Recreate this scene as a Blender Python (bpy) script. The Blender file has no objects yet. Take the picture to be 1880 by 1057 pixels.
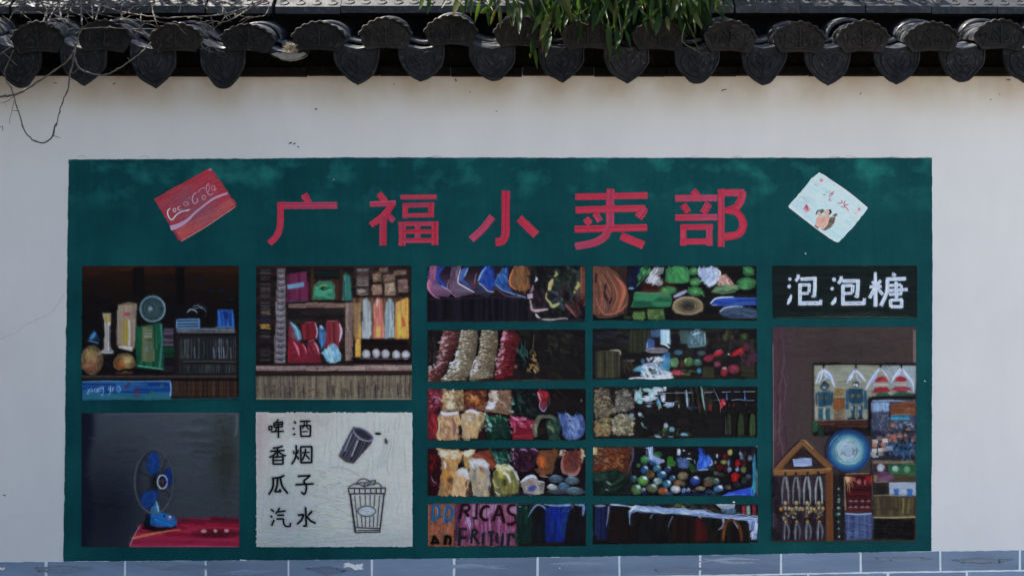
import bpy, bmesh, math, random
from mathutils import Vector, Matrix
from mathutils.geometry import tessellate_polygon

R = random.Random(7)
scene = bpy.context.scene
COL = scene.collection

# ------------------------------------------------------------------ camera, sky, sun, exposure
D, S, ZC = 5.0, 0.002, 1.55          # camera distance from wall (m), metres per photo pixel on the wall, lens height
cam_d = bpy.data.cameras.new('camera')
cam_d.sensor_width = 36.0
cam_d.lens = 36.0 * D / (1880 * S)
cam_d.clip_end = 400
cam = bpy.data.objects.new('camera', cam_d)
cam.location = (0, -D, ZC)
cam.rotation_euler = (math.radians(90), 0, 0)
COL.objects.link(cam)
scene.camera = cam

SUN_DIR = Vector((-0.44, 0.27, 0.86)).normalized()        # towards the sun: high, from the left, a little behind the wall
world = bpy.data.worlds.new('World')
scene.world = world
world.use_nodes = True
wn = world.node_tree
sky = wn.nodes.new('ShaderNodeTexSky')
sky.sky_type = 'NISHITA'
sky.sun_disc = False
sky.sun_elevation = math.asin(SUN_DIR.z)
sky.sun_rotation = math.atan2(SUN_DIR.x, SUN_DIR.y)
sky.dust_density = 2.0
wn.links.new(sky.outputs[0], wn.nodes['Background'].inputs[0])
wn.nodes['Background'].inputs[1].default_value = 0.10
sl = bpy.data.lights.new('sun', 'SUN')
sl.energy = 5.0
sl.angle = math.radians(0.53)
sl.color = (1.0, 0.95, 0.87)
sun = bpy.data.objects.new('sun', sl)
sun.rotation_euler = SUN_DIR.to_track_quat('Z', 'Y').to_euler()
sun.location = (-6, -1, 12)
COL.objects.link(sun)
vs = scene.view_settings
vs.view_transform = 'Standard'
vs.look = 'None'
vs.gamma = 1
vs.use_curve_mapping = False
vs.exposure = 1.90

# ------------------------------------------------------------------ helpers
KCH = (1.72, 1.72, 1.68)                                    # photographed shade colour -> surface base colour


def lin(v):
    v = max(0.0, min(255.0, v)) / 255.0
    return v / 12.92 if v <= 0.04045 else ((v + 0.055) / 1.055) ** 2.4


def alb(c):
    return tuple(min(0.86, lin(c[i]) * KCH[i]) for i in range(3)) + (1.0,)


def pig(c, gam=1.0):
    """Palette value of a brush stroke -> base colour of the dried, matt paint (gam darkens whole panels, partly for dimmer light put into the colour)."""
    l = 0.3 * c[0] + 0.59 * c[1] + 0.11 * c[2]
    return alb(tuple(255 * (max(0.0, min(255.0, v + (l - v) * 0.13)) / 255) ** gam for v in c))


def W(px, py, y=0.0):
    """A point at depth y whose photo pixel is (px, py)."""
    k = S * (D + y) / D
    return Vector(((px - 940) * k, y, ZC + (528.5 - py) * k))


def link(name, me, mat=None, parent=None, label=None):
    o = bpy.data.objects.new(name, me)
    COL.objects.link(o)
    if mat is not None and me is not None and not me.materials:
        me.materials.append(mat)
    if parent is not None:
        o.parent = parent
    if label:
        o['label'] = label
    return o


def thing(name, label, cat, loc=(0, 0, 0), group=None):
    o = bpy.data.objects.new(name, None)
    o.location = loc
    o.empty_display_size = 0.1
    COL.objects.link(o)
    o['label'] = label
    o['category'] = cat
    if group:
        o['group'] = group
    return o


def mesh(name, verts, faces, smooth=False, cols=None):
    me = bpy.data.meshes.new(name)
    me.from_pydata([tuple(v) for v in verts], [], faces)
    if smooth:
        me.polygons.foreach_set('use_smooth', [True] * len(me.polygons))
    if cols is not None:
        a = me.color_attributes.new('Paint', 'FLOAT_COLOR', 'POINT')
        flat = []
        for c in cols:
            flat.extend(c)
        a.data.foreach_set('color', flat)
    me.update()
    return me


class MB:
    """Collects boxes, tubes and plates into one mesh."""
    def __init__(s):
        s.v, s.f = [], []

    def add(s, v, f):
        n = len(s.v)
        s.v += [Vector(p) for p in v]
        s.f += [tuple(i + n for i in q) for q in f]

    def box(s, a, b):
        (x0, y0, z0), (x1, y1, z1) = a, b
        s.add([(x0, y0, z0), (x1, y0, z0), (x1, y1, z0), (x0, y1, z0), (x0, y0, z1), (x1, y0, z1), (x1, y1, z1), (x0, y1, z1)],
              [(0, 3, 2, 1), (4, 5, 6, 7), (0, 1, 5, 4), (1, 2, 6, 5), (2, 3, 7, 6), (3, 0, 4, 7)])

    def tube(s, pts, rad, n=6, flat=1.0):
        pts = [Vector(p) for p in pts]
        rs = rad if isinstance(rad, (list, tuple)) else [rad] * len(pts)
        rings = []
        for i, p in enumerate(pts):
            t = (pts[min(i + 1, len(pts) - 1)] - pts[max(i - 1, 0)]).normalized()
            ref = Vector((0, 1, 0)) if abs(t.y) < 0.9 else Vector((1, 0, 0))
            u = t.cross(ref).normalized()
            w = u.cross(t).normalized()
            rings.append([p + (u * math.cos(6.2832 * k / n) + w * math.sin(6.2832 * k / n) * flat) * rs[i] for k in range(n)])
        v = [q for r in rings for q in r]
        f = []
        for i in range(len(pts) - 1):
            for k in range(n):
                a, b = i * n + k, i * n + (k + 1) % n
                f.append((a, b, b + n, a + n))
        f.append(tuple(range(n - 1, -1, -1)))
        f.append(tuple((len(pts) - 1) * n + k for k in range(n)))
        s.add(v, f)

    def plate(s, outline, y0, y1):
        """A flat plate with the given (x, z) outline, from depth y0 (front) to y1 (back)."""
        n = len(outline)
        v = [(x, y0, z) for x, z in outline] + [(x, y1, z) for x, z in outline]
        tri = tessellate_polygon([[Vector((x, z, 0)) for x, z in outline]])
        f = [tuple(t) for t in tri] + [tuple(i + n for i in reversed(t)) for t in tri]
        f += [(i, (i + 1) % n, (i + 1) % n + n, i + n) for i in range(n)]
        s.add(v, f)

    def build(s, name, mat, parent=None, smooth=False, label=None):
        me = mesh(name, s.v, s.f, smooth)
        bm = bmesh.new()
        bm.from_mesh(me)
        bmesh.ops.recalc_face_normals(bm, faces=bm.faces)
        bm.to_mesh(me)
        bm.free()
        return link(name, me, mat, parent, label)


def crom(pts, step):
    """Catmull-Rom through pts (2-D or 3-D tuples), resampled about every step."""
    P = [Vector(p) for p in pts]
    if len(P) < 3:
        n = max(1, int((P[-1] - P[0]).length / step))
        return [P[0].lerp(P[-1], i / n) for i in range(n + 1)]
    Q = [P[0] * 2 - P[1]] + P + [P[-1] * 2 - P[-2]]
    out = []
    for i in range(1, len(Q) - 2):
        a, b, c, d = Q[i - 1:i + 3]
        n = max(1, int((c - b).length / step))
        for k in range(n):
            t = k / n
            out.append(0.5 * (2 * b + (c - a) * t + (2 * a - 5 * b + 4 * c - d) * t * t + (3 * b - a - 3 * c + d) * t ** 3))
    out.append(P[-1])
    return out


# ------------------------------------------------------------------ materials
def new_mat(name):
    m = bpy.data.materials.new(name)
    m.use_nodes = True
    nt = m.node_tree
    return m, nt, nt.nodes['Principled BSDF']


def node(nt, kind, **kw):
    n = nt.nodes.new(kind)
    for k, v in kw.items():
        if k.startswith('i_'):
            n.inputs[k[2:].replace('_', ' ')].default_value = v
        else:
            setattr(n, k, v)
    return n


def noise(nt, co, scale, detail=4, rough=0.6, stretch=None):
    if stretch:
        mp = node(nt, 'ShaderNodeMapping')
        mp.inputs['Scale'].default_value = stretch
        nt.links.new(co, mp.inputs['Vector'])
        co = mp.outputs[0]
    n = node(nt, 'ShaderNodeTexNoise', i_Scale=scale, i_Detail=detail, i_Roughness=rough)
    nt.links.new(co, n.inputs['Vector'])
    return n.outputs[0]


def ramp(nt, fac, stops):
    r = node(nt, 'ShaderNodeValToRGB')
    e = r.color_ramp.elements
    e[0].position, e[1].position = stops[0][0], stops[-1][0]
    for p, c in stops[1:-1]:
        e.new(p)
    for el, (p, c) in zip(e, stops):
        el.position = p
        el.color = c if len(c) == 4 else tuple(c) + (1,)
    nt.links.new(fac, r.inputs[0])
    return r.outputs[0]


def mix(nt, fac, a, b, mode='MIX'):
    m = node(nt, 'ShaderNodeMix', data_type='RGBA', blend_type=mode)
    for sock, v in ((m.inputs[0], fac), (m.inputs[6], a), (m.inputs[7], b)):
        if hasattr(v, 'is_linked'):
            nt.links.new(v, sock)
        else:
            sock.default_value = v if not isinstance(v, tuple) or len(v) == 4 else v + (1,)
    return m.outputs[2]


def math_n(nt, op, a, b=None, clamp=False):
    m = node(nt, 'ShaderNodeMath', operation=op, use_clamp=clamp)
    for sock, v in ((m.inputs[0], a), (m.inputs[1], b)):
        if v is None:
            continue
        if hasattr(v, 'is_linked'):
            nt.links.new(v, sock)
        else:
            sock.default_value = v
    return m.outputs[0]


def bump(nt, bsdf, h, strength, dist):
    b = node(nt, 'ShaderNodeBump', i_Strength=strength, i_Distance=dist)
    nt.links.new(h, b.inputs['Height'])
    nt.links.new(b.outputs[0], bsdf.inputs['Normal'])


def world_pos(nt):
    return node(nt, 'ShaderNodeNewGeometry').outputs['Position']


def g(v):
    return (v, v, v, 1)


def mat_paint(name, fine=0.09, rough=0.62):
    """Brushed wall paint: the colour lies in the brush strokes of the mesh; the nodes add the grain of bristles and plaster."""
    m, nt, b = new_mat(name)
    a = node(nt, 'ShaderNodeAttribute', attribute_name='Paint')
    co = world_pos(nt)
    n1 = noise(nt, co, 260, 3, 0.7)
    n2 = noise(nt, co, 90, 3, 0.6, (0.35, 1, 1.6))
    s = math_n(nt, 'ADD', math_n(nt, 'MULTIPLY', n1, 0.5), math_n(nt, 'MULTIPLY', n2, 0.5))
    f = ramp(nt, s, [(0.3, g(1 - fine)), (0.7, g(1 + fine))])
    nt.links.new(mix(nt, 1.0, a.outputs['Color'], f, 'MULTIPLY'), b.inputs['Base Color'])
    b.inputs['Roughness'].default_value = rough
    b.inputs['Specular IOR Level'].default_value = 0.05
    bump(nt, b, s, 0.16, 0.001)
    return m


M_PAINT = mat_paint('brushed_paint')


def mat_green():
    m, nt, b = new_mat('green_wall_paint')
    co = world_pos(nt)
    sep = node(nt, 'ShaderNodeSeparateXYZ')
    nt.links.new(co, sep.inputs[0])
    big = noise(nt, co, 3.2, 5, 0.62, (1, 1, 0.9))
    col = ramp(nt, big, [(0.3, alb((8, 48, 52))), (0.52, alb((10, 57, 60))), (0.75, alb((15, 68, 69)))])
    # cloudy pale patches along the upper edge: bleached paint, and sun dapples painted in
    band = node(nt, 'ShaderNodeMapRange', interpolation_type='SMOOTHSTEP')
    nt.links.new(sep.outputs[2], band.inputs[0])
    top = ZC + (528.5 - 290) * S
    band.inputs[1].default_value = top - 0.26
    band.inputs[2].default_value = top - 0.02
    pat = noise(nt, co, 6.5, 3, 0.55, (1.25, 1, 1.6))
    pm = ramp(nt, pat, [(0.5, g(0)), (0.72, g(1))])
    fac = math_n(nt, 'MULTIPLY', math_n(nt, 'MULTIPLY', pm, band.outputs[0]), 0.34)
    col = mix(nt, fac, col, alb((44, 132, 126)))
    st = noise(nt, co, 26, 4, 0.65, (1.6, 1, 0.10))
    col = mix(nt, 1.0, col, ramp(nt, st, [(0.3, g(0.93)), (0.7, g(1.06))]), 'MULTIPLY')
    sh = noise(nt, co, 30, 4, 0.65, (0.10, 1, 2.2))
    col = mix(nt, 1.0, col, ramp(nt, sh, [(0.3, g(0.97)), (0.7, g(1.03))]), 'MULTIPLY')
    fl = noise(nt, co, 170, 2, 0.5)
    col = mix(nt, 1.0, col, ramp(nt, fl, [(0.35, g(0.95)), (0.65, g(1.04))]), 'MULTIPLY')
    nt.links.new(col, b.inputs['Base Color'])
    b.inputs['Roughness'].default_value = 0.6
    b.inputs['Specular IOR Level'].default_value = 0.05
    bump(nt, b, math_n(nt, 'ADD', math_n(nt, 'MULTIPLY', noise(nt, co, 150, 5, 0.7), 0.35), math_n(nt, 'MULTIPLY', noise(nt, co, 5, 4, 0.55, (1, 1, 0.6)), 2.2)), 0.3, 0.004)
    return m


def mat_plaster():
    m, nt, b = new_mat('white_plaster')
    co = world_pos(nt)
    sep = node(nt, 'ShaderNodeSeparateXYZ')
    nt.links.new(co, sep.inputs[0])
    base = ramp(nt, noise(nt, co, 1.1, 4, 0.55), [(0.28, (0.675, 0.675, 0.672)), (0.5, (0.735, 0.733, 0.725)), (0.72, (0.775, 0.775, 0.77))])
    # water stains and dust below the eaves, warm eave shading put into the colour
    zt = ZC + (528.5 - 137) * S
    dn = node(nt, 'ShaderNodeMapRange', interpolation_type='SMOOTHSTEP')
    nt.links.new(sep.outputs[2], dn.inputs[0])
    dn.inputs[1].default_value = zt - 0.19
    dn.inputs[2].default_value = zt + 0.02
    drip = noise(nt, co, 4.6, 4, 0.55, (1, 1, 0.75))
    dm = ramp(nt, drip, [(0.32, g(0.15)), (0.68, g(1.0))])
    fac = math_n(nt, 'MULTIPLY', math_n(nt, 'MULTIPLY', dn.outputs[0], dm), 0.9)
    col = mix(nt, fac, base, (0.44, 0.33, 0.21))
    st = noise(nt, co, 7, 5, 0.62, (0.8, 1, 0.3))
    col = mix(nt, 1.0, col, ramp(nt, st, [(0.3, g(0.96)), (0.7, g(1.02))]), 'MULTIPLY')
    # fly specks and tiny chips
    vor = node(nt, 'ShaderNodeTexVoronoi', i_Scale=11.0)
    nt.links.new(co, vor.inputs['Vector'])
    sp = ramp(nt, vor.outputs['Distance'], [(0.0, g(1)), (0.035, g(0))])
    gate = ramp(nt, noise(nt, co, 2.3, 2), [(0.5, g(0)), (0.62, g(1))])
    col = mix(nt, math_n(nt, 'MULTIPLY', math_n(nt, 'MULTIPLY', sp, gate), 0.6), col, (0.16, 0.14, 0.12))
    nt.links.new(col, b.inputs['Base Color'])
    b.inputs['Roughness'].default_value = 0.85
    b.inputs['Specular IOR Level'].default_value = 0.2
    hh = math_n(nt, 'ADD', math_n(nt, 'MULTIPLY', noise(nt, co, 150, 5, 0.7), 0.35), math_n(nt, 'MULTIPLY', noise(nt, co, 5, 4, 0.55, (1, 1, 0.6)), 2.2))
    bump(nt, b, hh, 0.35, 0.004)
    return m


def mat_tile(name, dark, light, rough=0.34, spec=0.45, dust=(0.034, 0.034, 0.036, 1)):
    m, nt, b = new_mat(name)
    tc = node(nt, 'ShaderNodeTexCoord').outputs['Object']
    oi = node(nt, 'ShaderNodeObjectInfo')
    ad = node(nt, 'ShaderNodeVectorMath', operation='ADD')
    nt.links.new(tc, ad.inputs[0])
    nt.links.new(oi.outputs['Location'], ad.inputs[1])
    co = ad.outputs[0]
    n1 = noise(nt, co, 14, 5, 0.65)
    col = ramp(nt, n1, [(0.3, dark), (0.72, light)])
    n2 = noise(nt, co, 60, 4, 0.7)
    col = mix(nt, ramp(nt, n2, [(0.55, g(0)), (0.72, g(0.75))]), col, (light[0] * 3.0, light[1] * 2.9, light[2] * 2.6))
    col = mix(nt, 1.0, col, ramp(nt, oi.outputs['Random'], [(0, g(0.8)), (1, g(1.2))]), 'MULTIPLY')
    col = mix(nt, ramp(nt, oi.outputs['Random'], [(0.3, g(0)), (1, g(0.55))]), col, mix(nt, 1.0, col, (1.25, 1.0, 0.78, 1), 'MULTIPLY'))
    nz = node(nt, 'ShaderNodeSeparateXYZ')
    nt.links.new(node(nt, 'ShaderNodeNewGeometry').outputs['Normal'], nz.inputs[0])
    up = ramp(nt, nz.outputs[2], [(0.25, g(0)), (0.85, g(1))])
    dusty = ramp(nt, noise(nt, co, 18, 5, 0.7), [(0.35, g(0.45)), (0.65, g(1))])
    col = mix(nt, math_n(nt, 'MULTIPLY', up, dusty), col, dust)
    nt.links.new(col, b.inputs['Base Color'])
    rr = ramp(nt, noise(nt, co, 25, 3), [(0.3, g(rough - 0.08)), (0.7, g(rough + 0.18))])
    nt.links.new(rr, b.inputs['Roughness'])
    b.inputs['Specular IOR Level'].default_value = spec
    bump(nt, b, noise(nt, co, 110, 5, 0.7), 0.45, 0.003)
    return m


M_GREEN = mat_green()
M_PLASTER = mat_plaster()
M_TILE = mat_tile('fired_tile', (0.012, 0.0135, 0.017), (0.030, 0.034, 0.042))
M_PLATE = mat_tile('moulded_tile', (0.008, 0.0077, 0.0077), (0.022, 0.0208, 0.020), 0.65, 0.10)
M_DRIP = mat_tile('hanging_tile', (0.008, 0.0085, 0.010), (0.024, 0.025, 0.028), 0.6, 0.10)
M_RIDGE = mat_tile('ridge_slab', (0.022, 0.023, 0.027), (0.046, 0.048, 0.054), 0.6, 0.2, (0.027, 0.028, 0.031, 1))
M_MORTAR = mat_tile('black_mortar', (0.004, 0.004, 0.004), (0.009, 0.0088, 0.0085), 0.9, 0.03)  # near-black base colour of the eave bricks and the mortar bed


def mat_noise(name, c0, c1, scale, rough=0.8, stretch=None, b_s=0.3, b_d=0.003):
    m, nt, b = new_mat(name)
    co = world_pos(nt)
    n = noise(nt, co, scale, 5, 0.65, stretch)
    oi = node(nt, 'ShaderNodeObjectInfo')
    col = mix(nt, 1.0, ramp(nt, n, [(0.3, c0), (0.7, c1)]), ramp(nt, oi.outputs['Random'], [(0, g(0.85)), (1, g(1.12))]), 'MULTIPLY')
    nt.links.new(col, b.inputs['Base Color'])
    b.inputs['Roughness'].default_value = rough
    b.inputs['Specular IOR Level'].default_value = 0.25
    bump(nt, b, noise(nt, co, scale * 6, 4, 0.7, stretch), b_s, b_d)
    return m


M_BLOCK = mat_noise('grey_block_paint', alb((84, 99, 118)), alb((106, 122, 142)), 6, 0.65, (0.3, 1, 2.4), 0.25, 0.001)
M_LINE = mat_noise('white_line_paint', alb((165, 176, 192)), alb((185, 194, 206)), 40, 0.7, None, 0.25, 0.001)
M_GROUND = mat_noise('paving_ground', (0.205, 0.180, 0.148), (0.295, 0.262, 0.215), 3)
M_VINE = mat_noise('dry_vine_bark', (0.045, 0.038, 0.032), (0.15, 0.132, 0.112), 60, 0.9)
M_CULM = mat_noise('bamboo_culm', (0.10, 0.13, 0.04), (0.20, 0.22, 0.08), 12, 0.5)
M_STRAW = mat_noise('straw', (0.12, 0.09, 0.05), (0.42, 0.36, 0.26), 70, 0.9)
M_LIME = mat_noise('lime_mortar', (0.16, 0.15, 0.13), (0.32, 0.30, 0.27), 40, 0.9)


M_BRICK = mat_noise('grey_brick', (0.10, 0.10, 0.105), (0.17, 0.17, 0.172), 6)


def mat_leaf():
    m, nt, b = new_mat('bamboo_leaf')
    oi = node(nt, 'ShaderNodeObjectInfo')
    a = node(nt, 'ShaderNodeAttribute', attribute_name='Paint')
    tint = ramp(nt, oi.outputs['Random'], [(0, (0.012, 0.030, 0.008)), (0.55, (0.022, 0.044, 0.010)), (0.85, (0.044, 0.070, 0.014)), (1.0, (0.075, 0.075, 0.028))])
    col = mix(nt, 1.0, tint, a.outputs['Color'], 'MULTIPLY')
    nt.links.new(col, b.inputs['Base Color'])
    b.inputs['Roughness'].default_value = 0.42
    b.inputs['Specular IOR Level'].default_value = 0.12
    tr = node(nt, 'ShaderNodeBsdfTranslucent')
    nt.links.new(mix(nt, 1.0, col, (2.6, 2.9, 1.0, 1), 'MULTIPLY'), tr.inputs['Color'])
    ms = node(nt, 'ShaderNodeMixShader')
    ms.inputs[0].default_value = 0.36
    nt.links.new(b.outputs[0], ms.inputs[1])
    nt.links.new(tr.outputs[0], ms.inputs[2])
    nt.links.new(ms.outputs[0], nt.nodes['Material Output'].inputs[0])
    return m


M_LEAF = mat_leaf()

# ------------------------------------------------------------------ ground
gm = MB()
gm.add([(-60, -60, 0), (60, -60, 0), (60, 60, 0), (-60, 60, 0)], [(0, 1, 2, 3)])
ground = gm.build('ground', M_GROUND)
ground['kind'] = 'structure'

# ------------------------------------------------------------------ the courtyard wall with its tiled coping
wall = thing('tiled_wall', 'white plastered courtyard wall with black tiled coping, carrying the painted shop front', 'wall', (0, 0.14, 0))


def sub(o, parent, label=None):
    """Parent o (built in world coordinates) to a thing whose empty stands elsewhere."""
    o.parent = parent
    o.matrix_parent_inverse = Matrix.Translation(parent.location).inverted()
    if label:
        o['label'] = label
    return o


ZW = W(940, 137).z
b = MB()
b.box((-5.2, 0, -0.02), (5.2, 0.28, ZW + 0.07))
sub(b.build('plaster_face', M_PLASTER), wall, 'white limewashed plaster face with stains and painted warm shading below the eaves')


def zw(py, y):
    return W(940, py, y).z


# under the eaves: a course of thin black bricks, and the dark bed of mortar the tiles lie in
x = -5.2
b = None
brick_me = None
rr = random.Random(3)
while x < 5.2:
    L = 0.262
    if brick_me is None:
        t = MB()
        t.box((0, 0, 0), (L - 0.004, 0.05, 0.028))
        bo = t.build('eave_brick', M_MORTAR)
        brick_me = bo.data
    else:
        bo = link('eave_brick', brick_me)
    bo.location = (x, -0.046 + rr.uniform(-0.003, 0.003), zw(137, -0.046) + rr.uniform(-0.002, 0.0015))
    bo.rotation_euler = (0, rr.uniform(-0.004, 0.004), rr.uniform(-0.006, 0.006))
    sub(bo, wall)
    x += L
b = MB()
b.box((-5.2, -0.028, zw(122, -0.028)), (5.2, 0.3, zw(86, -0.028)))
b.box((-5.2, 0.118, zw(86, -0.028) + 0.001), (5.2, 0.30, zw(24, 0.118)))
sub(b.build('mortar_bed', M_MORTAR), wall)

SLOPE = 0.275


def arc_shell(a, h, th, y0, y1, z0, n=14, flare=0.0):
    """An upward-curved roof tile: half an elliptical shell."""
    v, f = [], []
    for yy, fl in ((y0, flare), (y0 + 0.02, 0), (y1, 0)):
        for aa, hh in ((a + fl, h + fl), (a - th, h - th)):
            for k in range(n + 1):
                t = math.pi * k / n
                v.append((math.cos(t) * aa, yy, z0 + math.sin(t) * hh + SLOPE * yy))
    m = n + 1
    for s in range(2):
        o0, i0, o1, i1 = 2 * s * m, (2 * s + 1) * m, (2 * s + 2) * m, (2 * s + 3) * m
        for k in range(n):
            f.append((o0 + k, o0 + k + 1, o1 + k + 1, o1 + k))
            f.append((i0 + k + 1, i0 + k, i1 + k, i1 + k + 1))
    for e in (0, 4 * m):
        for k in range(n):
            f.append((e + k, e + m + k, e + m + k + 1, e + k + 1))
    return v, f


def pan_shell(hw, sag, th, y0, y1, z0, n=10):
    v, f = [], []
    for yy in (y0, y1):
        for dz in (0, -th):
            for k in range(n + 1):
                t = -1 + 2 * k / n
                v.append((t * hw, yy, z0 + dz + sag * t * t + SLOPE * yy))
    m = n + 1
    for k in range(n):
        f.append((k, 2 * m + k, 2 * m + k + 1, k + 1))
        f.append((m + k, m + k + 1, 3 * m + k + 1, 3 * m + k))
        f.append((k, k + 1, m + k + 1, m + k))
        f.append((2 * m + k, 3 * m + k, 3 * m + k + 1, 2 * m + k + 1))
    return v, f


def barrel(y0, y1, a, z0, flare):
    t = MB()
    t.add(*arc_shell(a, a * 0.86, 0.012, y0, y1, z0, flare=flare))
    return t.build('cover_tile', M_TILE, smooth=True)


def fan_plate(seed):
    q = random.Random(seed)
    pts = [(-.092, .050), (-.078, .076), (-.040, .102), (0, .112), (.040, .102), (.078, .076), (.092, .050)]
    top = crom(pts, 0.003)
    n = len(top)
    rim = []
    for i, p in enumerate(top):
        w = math.sin(i / n * math.pi * 2 * 8.5) * 0.0024
        nrm = Vector((p.x, p.y + 0.02)).normalized()
        rim.append(p + nrm * w)
    out = [(p.x, p.y) for p in rim] + [(.084, .022), (.066, -.003), (.03, .003), (0, .005), (-.03, .003), (-.066, -.003), (-.084, .022)]
    t = MB()
    t.plate(out, 0.0, 0.013)
    t.tube([(p.x, -0.004, p.y - 0.001) for p in rim], [0.0052 + 0.0005 * math.sin(i / n * math.pi * 2 * 8.5) for i in range(n)], 6)

    def rel(pts, r=0.0026, step=0.006):
        r *= 1.35
        c = crom([(px + q.uniform(-.0015, .0015), pz + q.uniform(-.0015, .0015)) for px, pz in pts], step)
        t.tube([(p.x, -0.0008, p.y) for p in c], r, 5)
    for s in (-1, 1):
        rel([(s * .070, .058), (s * .066, .038), (s * .060, .022), (s * .050, .018)])
        rel([(s * .054, .066), (s * .050, .048), (s * .057, .028)], 0.0022)
        rel([(s * .012, .030), (s * .026, .036), (s * .030, .050), (s * .020, .058)], 0.0028)
        rel([(s * .006, .048), (s * .018, .066), (s * .030, .074)], 0.0028)
        rel([(s * .004, .075), (s * .012, .088)], 0.0026)
        rel([(s * .034, .030), (s * .040, .046)], 0.002)
    rel([(0, .022), (.001, .050), (0, .092)], 0.0034)
    rel([(-.060, .014), (0, .018), (.060, .014)], 0.0022)
    for _ in range(10):
        px, pz = q.uniform(-.03, .03), q.uniform(.03, .08)
        rel([(px, pz), (px + q.uniform(-.01, .01), pz + q.uniform(-.01, .01))], 0.003)
    return t.build('fan_plate', M_PLATE, smooth=False)


def drip_plate(seed, broken=False):
    q = random.Random(seed)
    half = [(.080, .026), (.081, -.022), (.074, -.058), (.053, -.092), (.024, -.119), (0, -.132)]
    if broken:
        half = [(.081, .026), (.072, .002), (.055, -.012), (.03, -.02), (0, -.022)]
    r = [(p.x, p.y) for p in crom([(a + q.uniform(-.004, .004), c + q.uniform(-.004, .004)) for a, c in half], 0.010)]
    l = [(-p.x, p.y) for p in crom([(a + q.uniform(-.004, .004), c + q.uniform(-.004, .004)) for a, c in half], 0.010)]
    top = [(-.05, .010), (0, .0), (.05, .010)]
    out = l[::1][:-1] + list(reversed(r))
    out = l[:-1] + [r[-1]] + list(reversed(r[:-1])) + list(reversed(top))
    t = MB()
    t.plate(out, 0.0, 0.013)
    if not broken:
        edge = l[2:-1] + [r[-1]] + list(reversed(r[2:-1]))
        t.tube([(p[0] * .955, -0.0015, p[1] * .955 - 0.001) for p in edge], 0.0042, 5)

        def rel(pts, rad=0.0028):
            rad *= 1.25
            c = crom([(px + q.uniform(-.002, .002), pz + q.uniform(-.002, .002)) for px, pz in pts], 0.007)
            t.tube([(p.x, -0.0006, p.y) for p in c], rad, 5)
        rel([(0, -.108), (-.036, -.088), (-.054, -.050), (-.046, -.022), (-.022, -.014), (0, -.028), (.022, -.014), (.046, -.022), (.054, -.050), (.036, -.088), (0, -.108)], 0.0032)
        rel([(0, -.030), (.002, -.060), (0, -.095)], 0.0036)
        for s in (-1, 1):
            rel([(s * .004, -.085), (s * .022, -.070), (s * .030, -.050)], 0.003)
            rel([(s * .004, -.062), (s * .018, -.046), (s * .026, -.030)], 0.003)
            rel([(s * .068, -.020), (s * .066, -.048), (s * .056, -.074)], 0.0024)
        for _ in range(9):
            px, pz = q.uniform(-.035, .035), q.uniform(-.09, -.03)
            rel([(px, pz), (px + q.uniform(-.012, .012), pz + q.uniform(-.012, .012))], 0.003)
    return t.build('drip_plate', M_DRIP)


FANS = [(-308, 41, 98), (-182, 41, 98), (-56, 41, 98), (70, 41, 97), (190, 38, 94), (323, 43, 95), (454, 46, 95), (585, 41, 93), (708, 34, 90), (828, 30, 84),
        (954, 31, 86), (1078, 35, 90), (1209, 38, 92), (1340, 39, 95), (1468, 41, 97), (1585, 39, 96), (1711, 42, 95), (1837, 37, 91), (1963, 38, 92),
        (2089, 38, 92), (2215, 38, 92)]
DRIPS = [(-343, 162), (-217, 162), (-91, 162), (34, 163), (153, 158), (281, 162), (408, 164), (530, 0), (656, 156), (773, 149), (904, 150), (1030, 152), (1151, 153), (1279, 155), (1402, 157),
         (1521, 157), (1645, 154), (1767, 152), (1883, 154), (2009, 154), (2135, 154)]
YF, YD = -0.20, -0.186
proto = {'lo': barrel(0.012, 0.215, 0.080, 0.028, 0.0), 'up': barrel(0.185, 0.40, 0.083, 0.036, 0.002)}
fan_protos = [fan_plate(10 + i) for i in range(7)]
rr = random.Random(21)
used = set()


def place(proto_ob, key, name, loc, rot, parent, scale=(1, 1, 1)):
    o = proto_ob if key not in used else proto_ob.copy()
    if key not in used:
        used.add(key)
    else:
        COL.objects.link(o)
    o.location = loc
    o.rotation_euler = rot
    o.scale = scale
    return o


for i, (px, pt, pb) in enumerate(FANS):
    base = W(px, pb, YF)
    top = W(px, pt, YF)
    sc = (top.z - base.z) / 0.112
    rot = (rr.uniform(-.05, .05), rr.uniform(-.055, .055), rr.uniform(-.05, .05))
    lo = place(proto['lo'], 'lo', 'cover_tile', base, rot, wall, (1 + rr.uniform(-.03, .03), 1, sc))
    sub(lo, wall)
    up = place(proto['up'], 'up', 'cover_tile', base + Vector((rr.uniform(-.004, .004), 0, rr.uniform(-.002, .003))), (rot[0] * .5, rot[1], rr.uniform(-.03, .03)), wall, (1, 1, sc))
    sub(up, wall)
    fp = place(fan_protos[i % 7], 'fan%d' % (i % 7), 'fan_plate', (0, 0, 0), (0, 0, 0), lo)
    fp.parent = lo
pan_lo = MB()
pan_lo.add(*pan_shell(0.090, 0.036, 0.012, 0.004, 0.20, 0.0))
pan_up = MB()
pan_up.add(*pan_shell(0.088, 0.036, 0.013, 0.15, 0.40, 0.014))
pan_lo = pan_lo.build('drip_tile', M_TILE, smooth=True)
pan_up = pan_up.build('pan_tile', M_TILE, smooth=True)
drip_protos = [drip_plate(50 + i) for i in range(7)]
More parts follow.
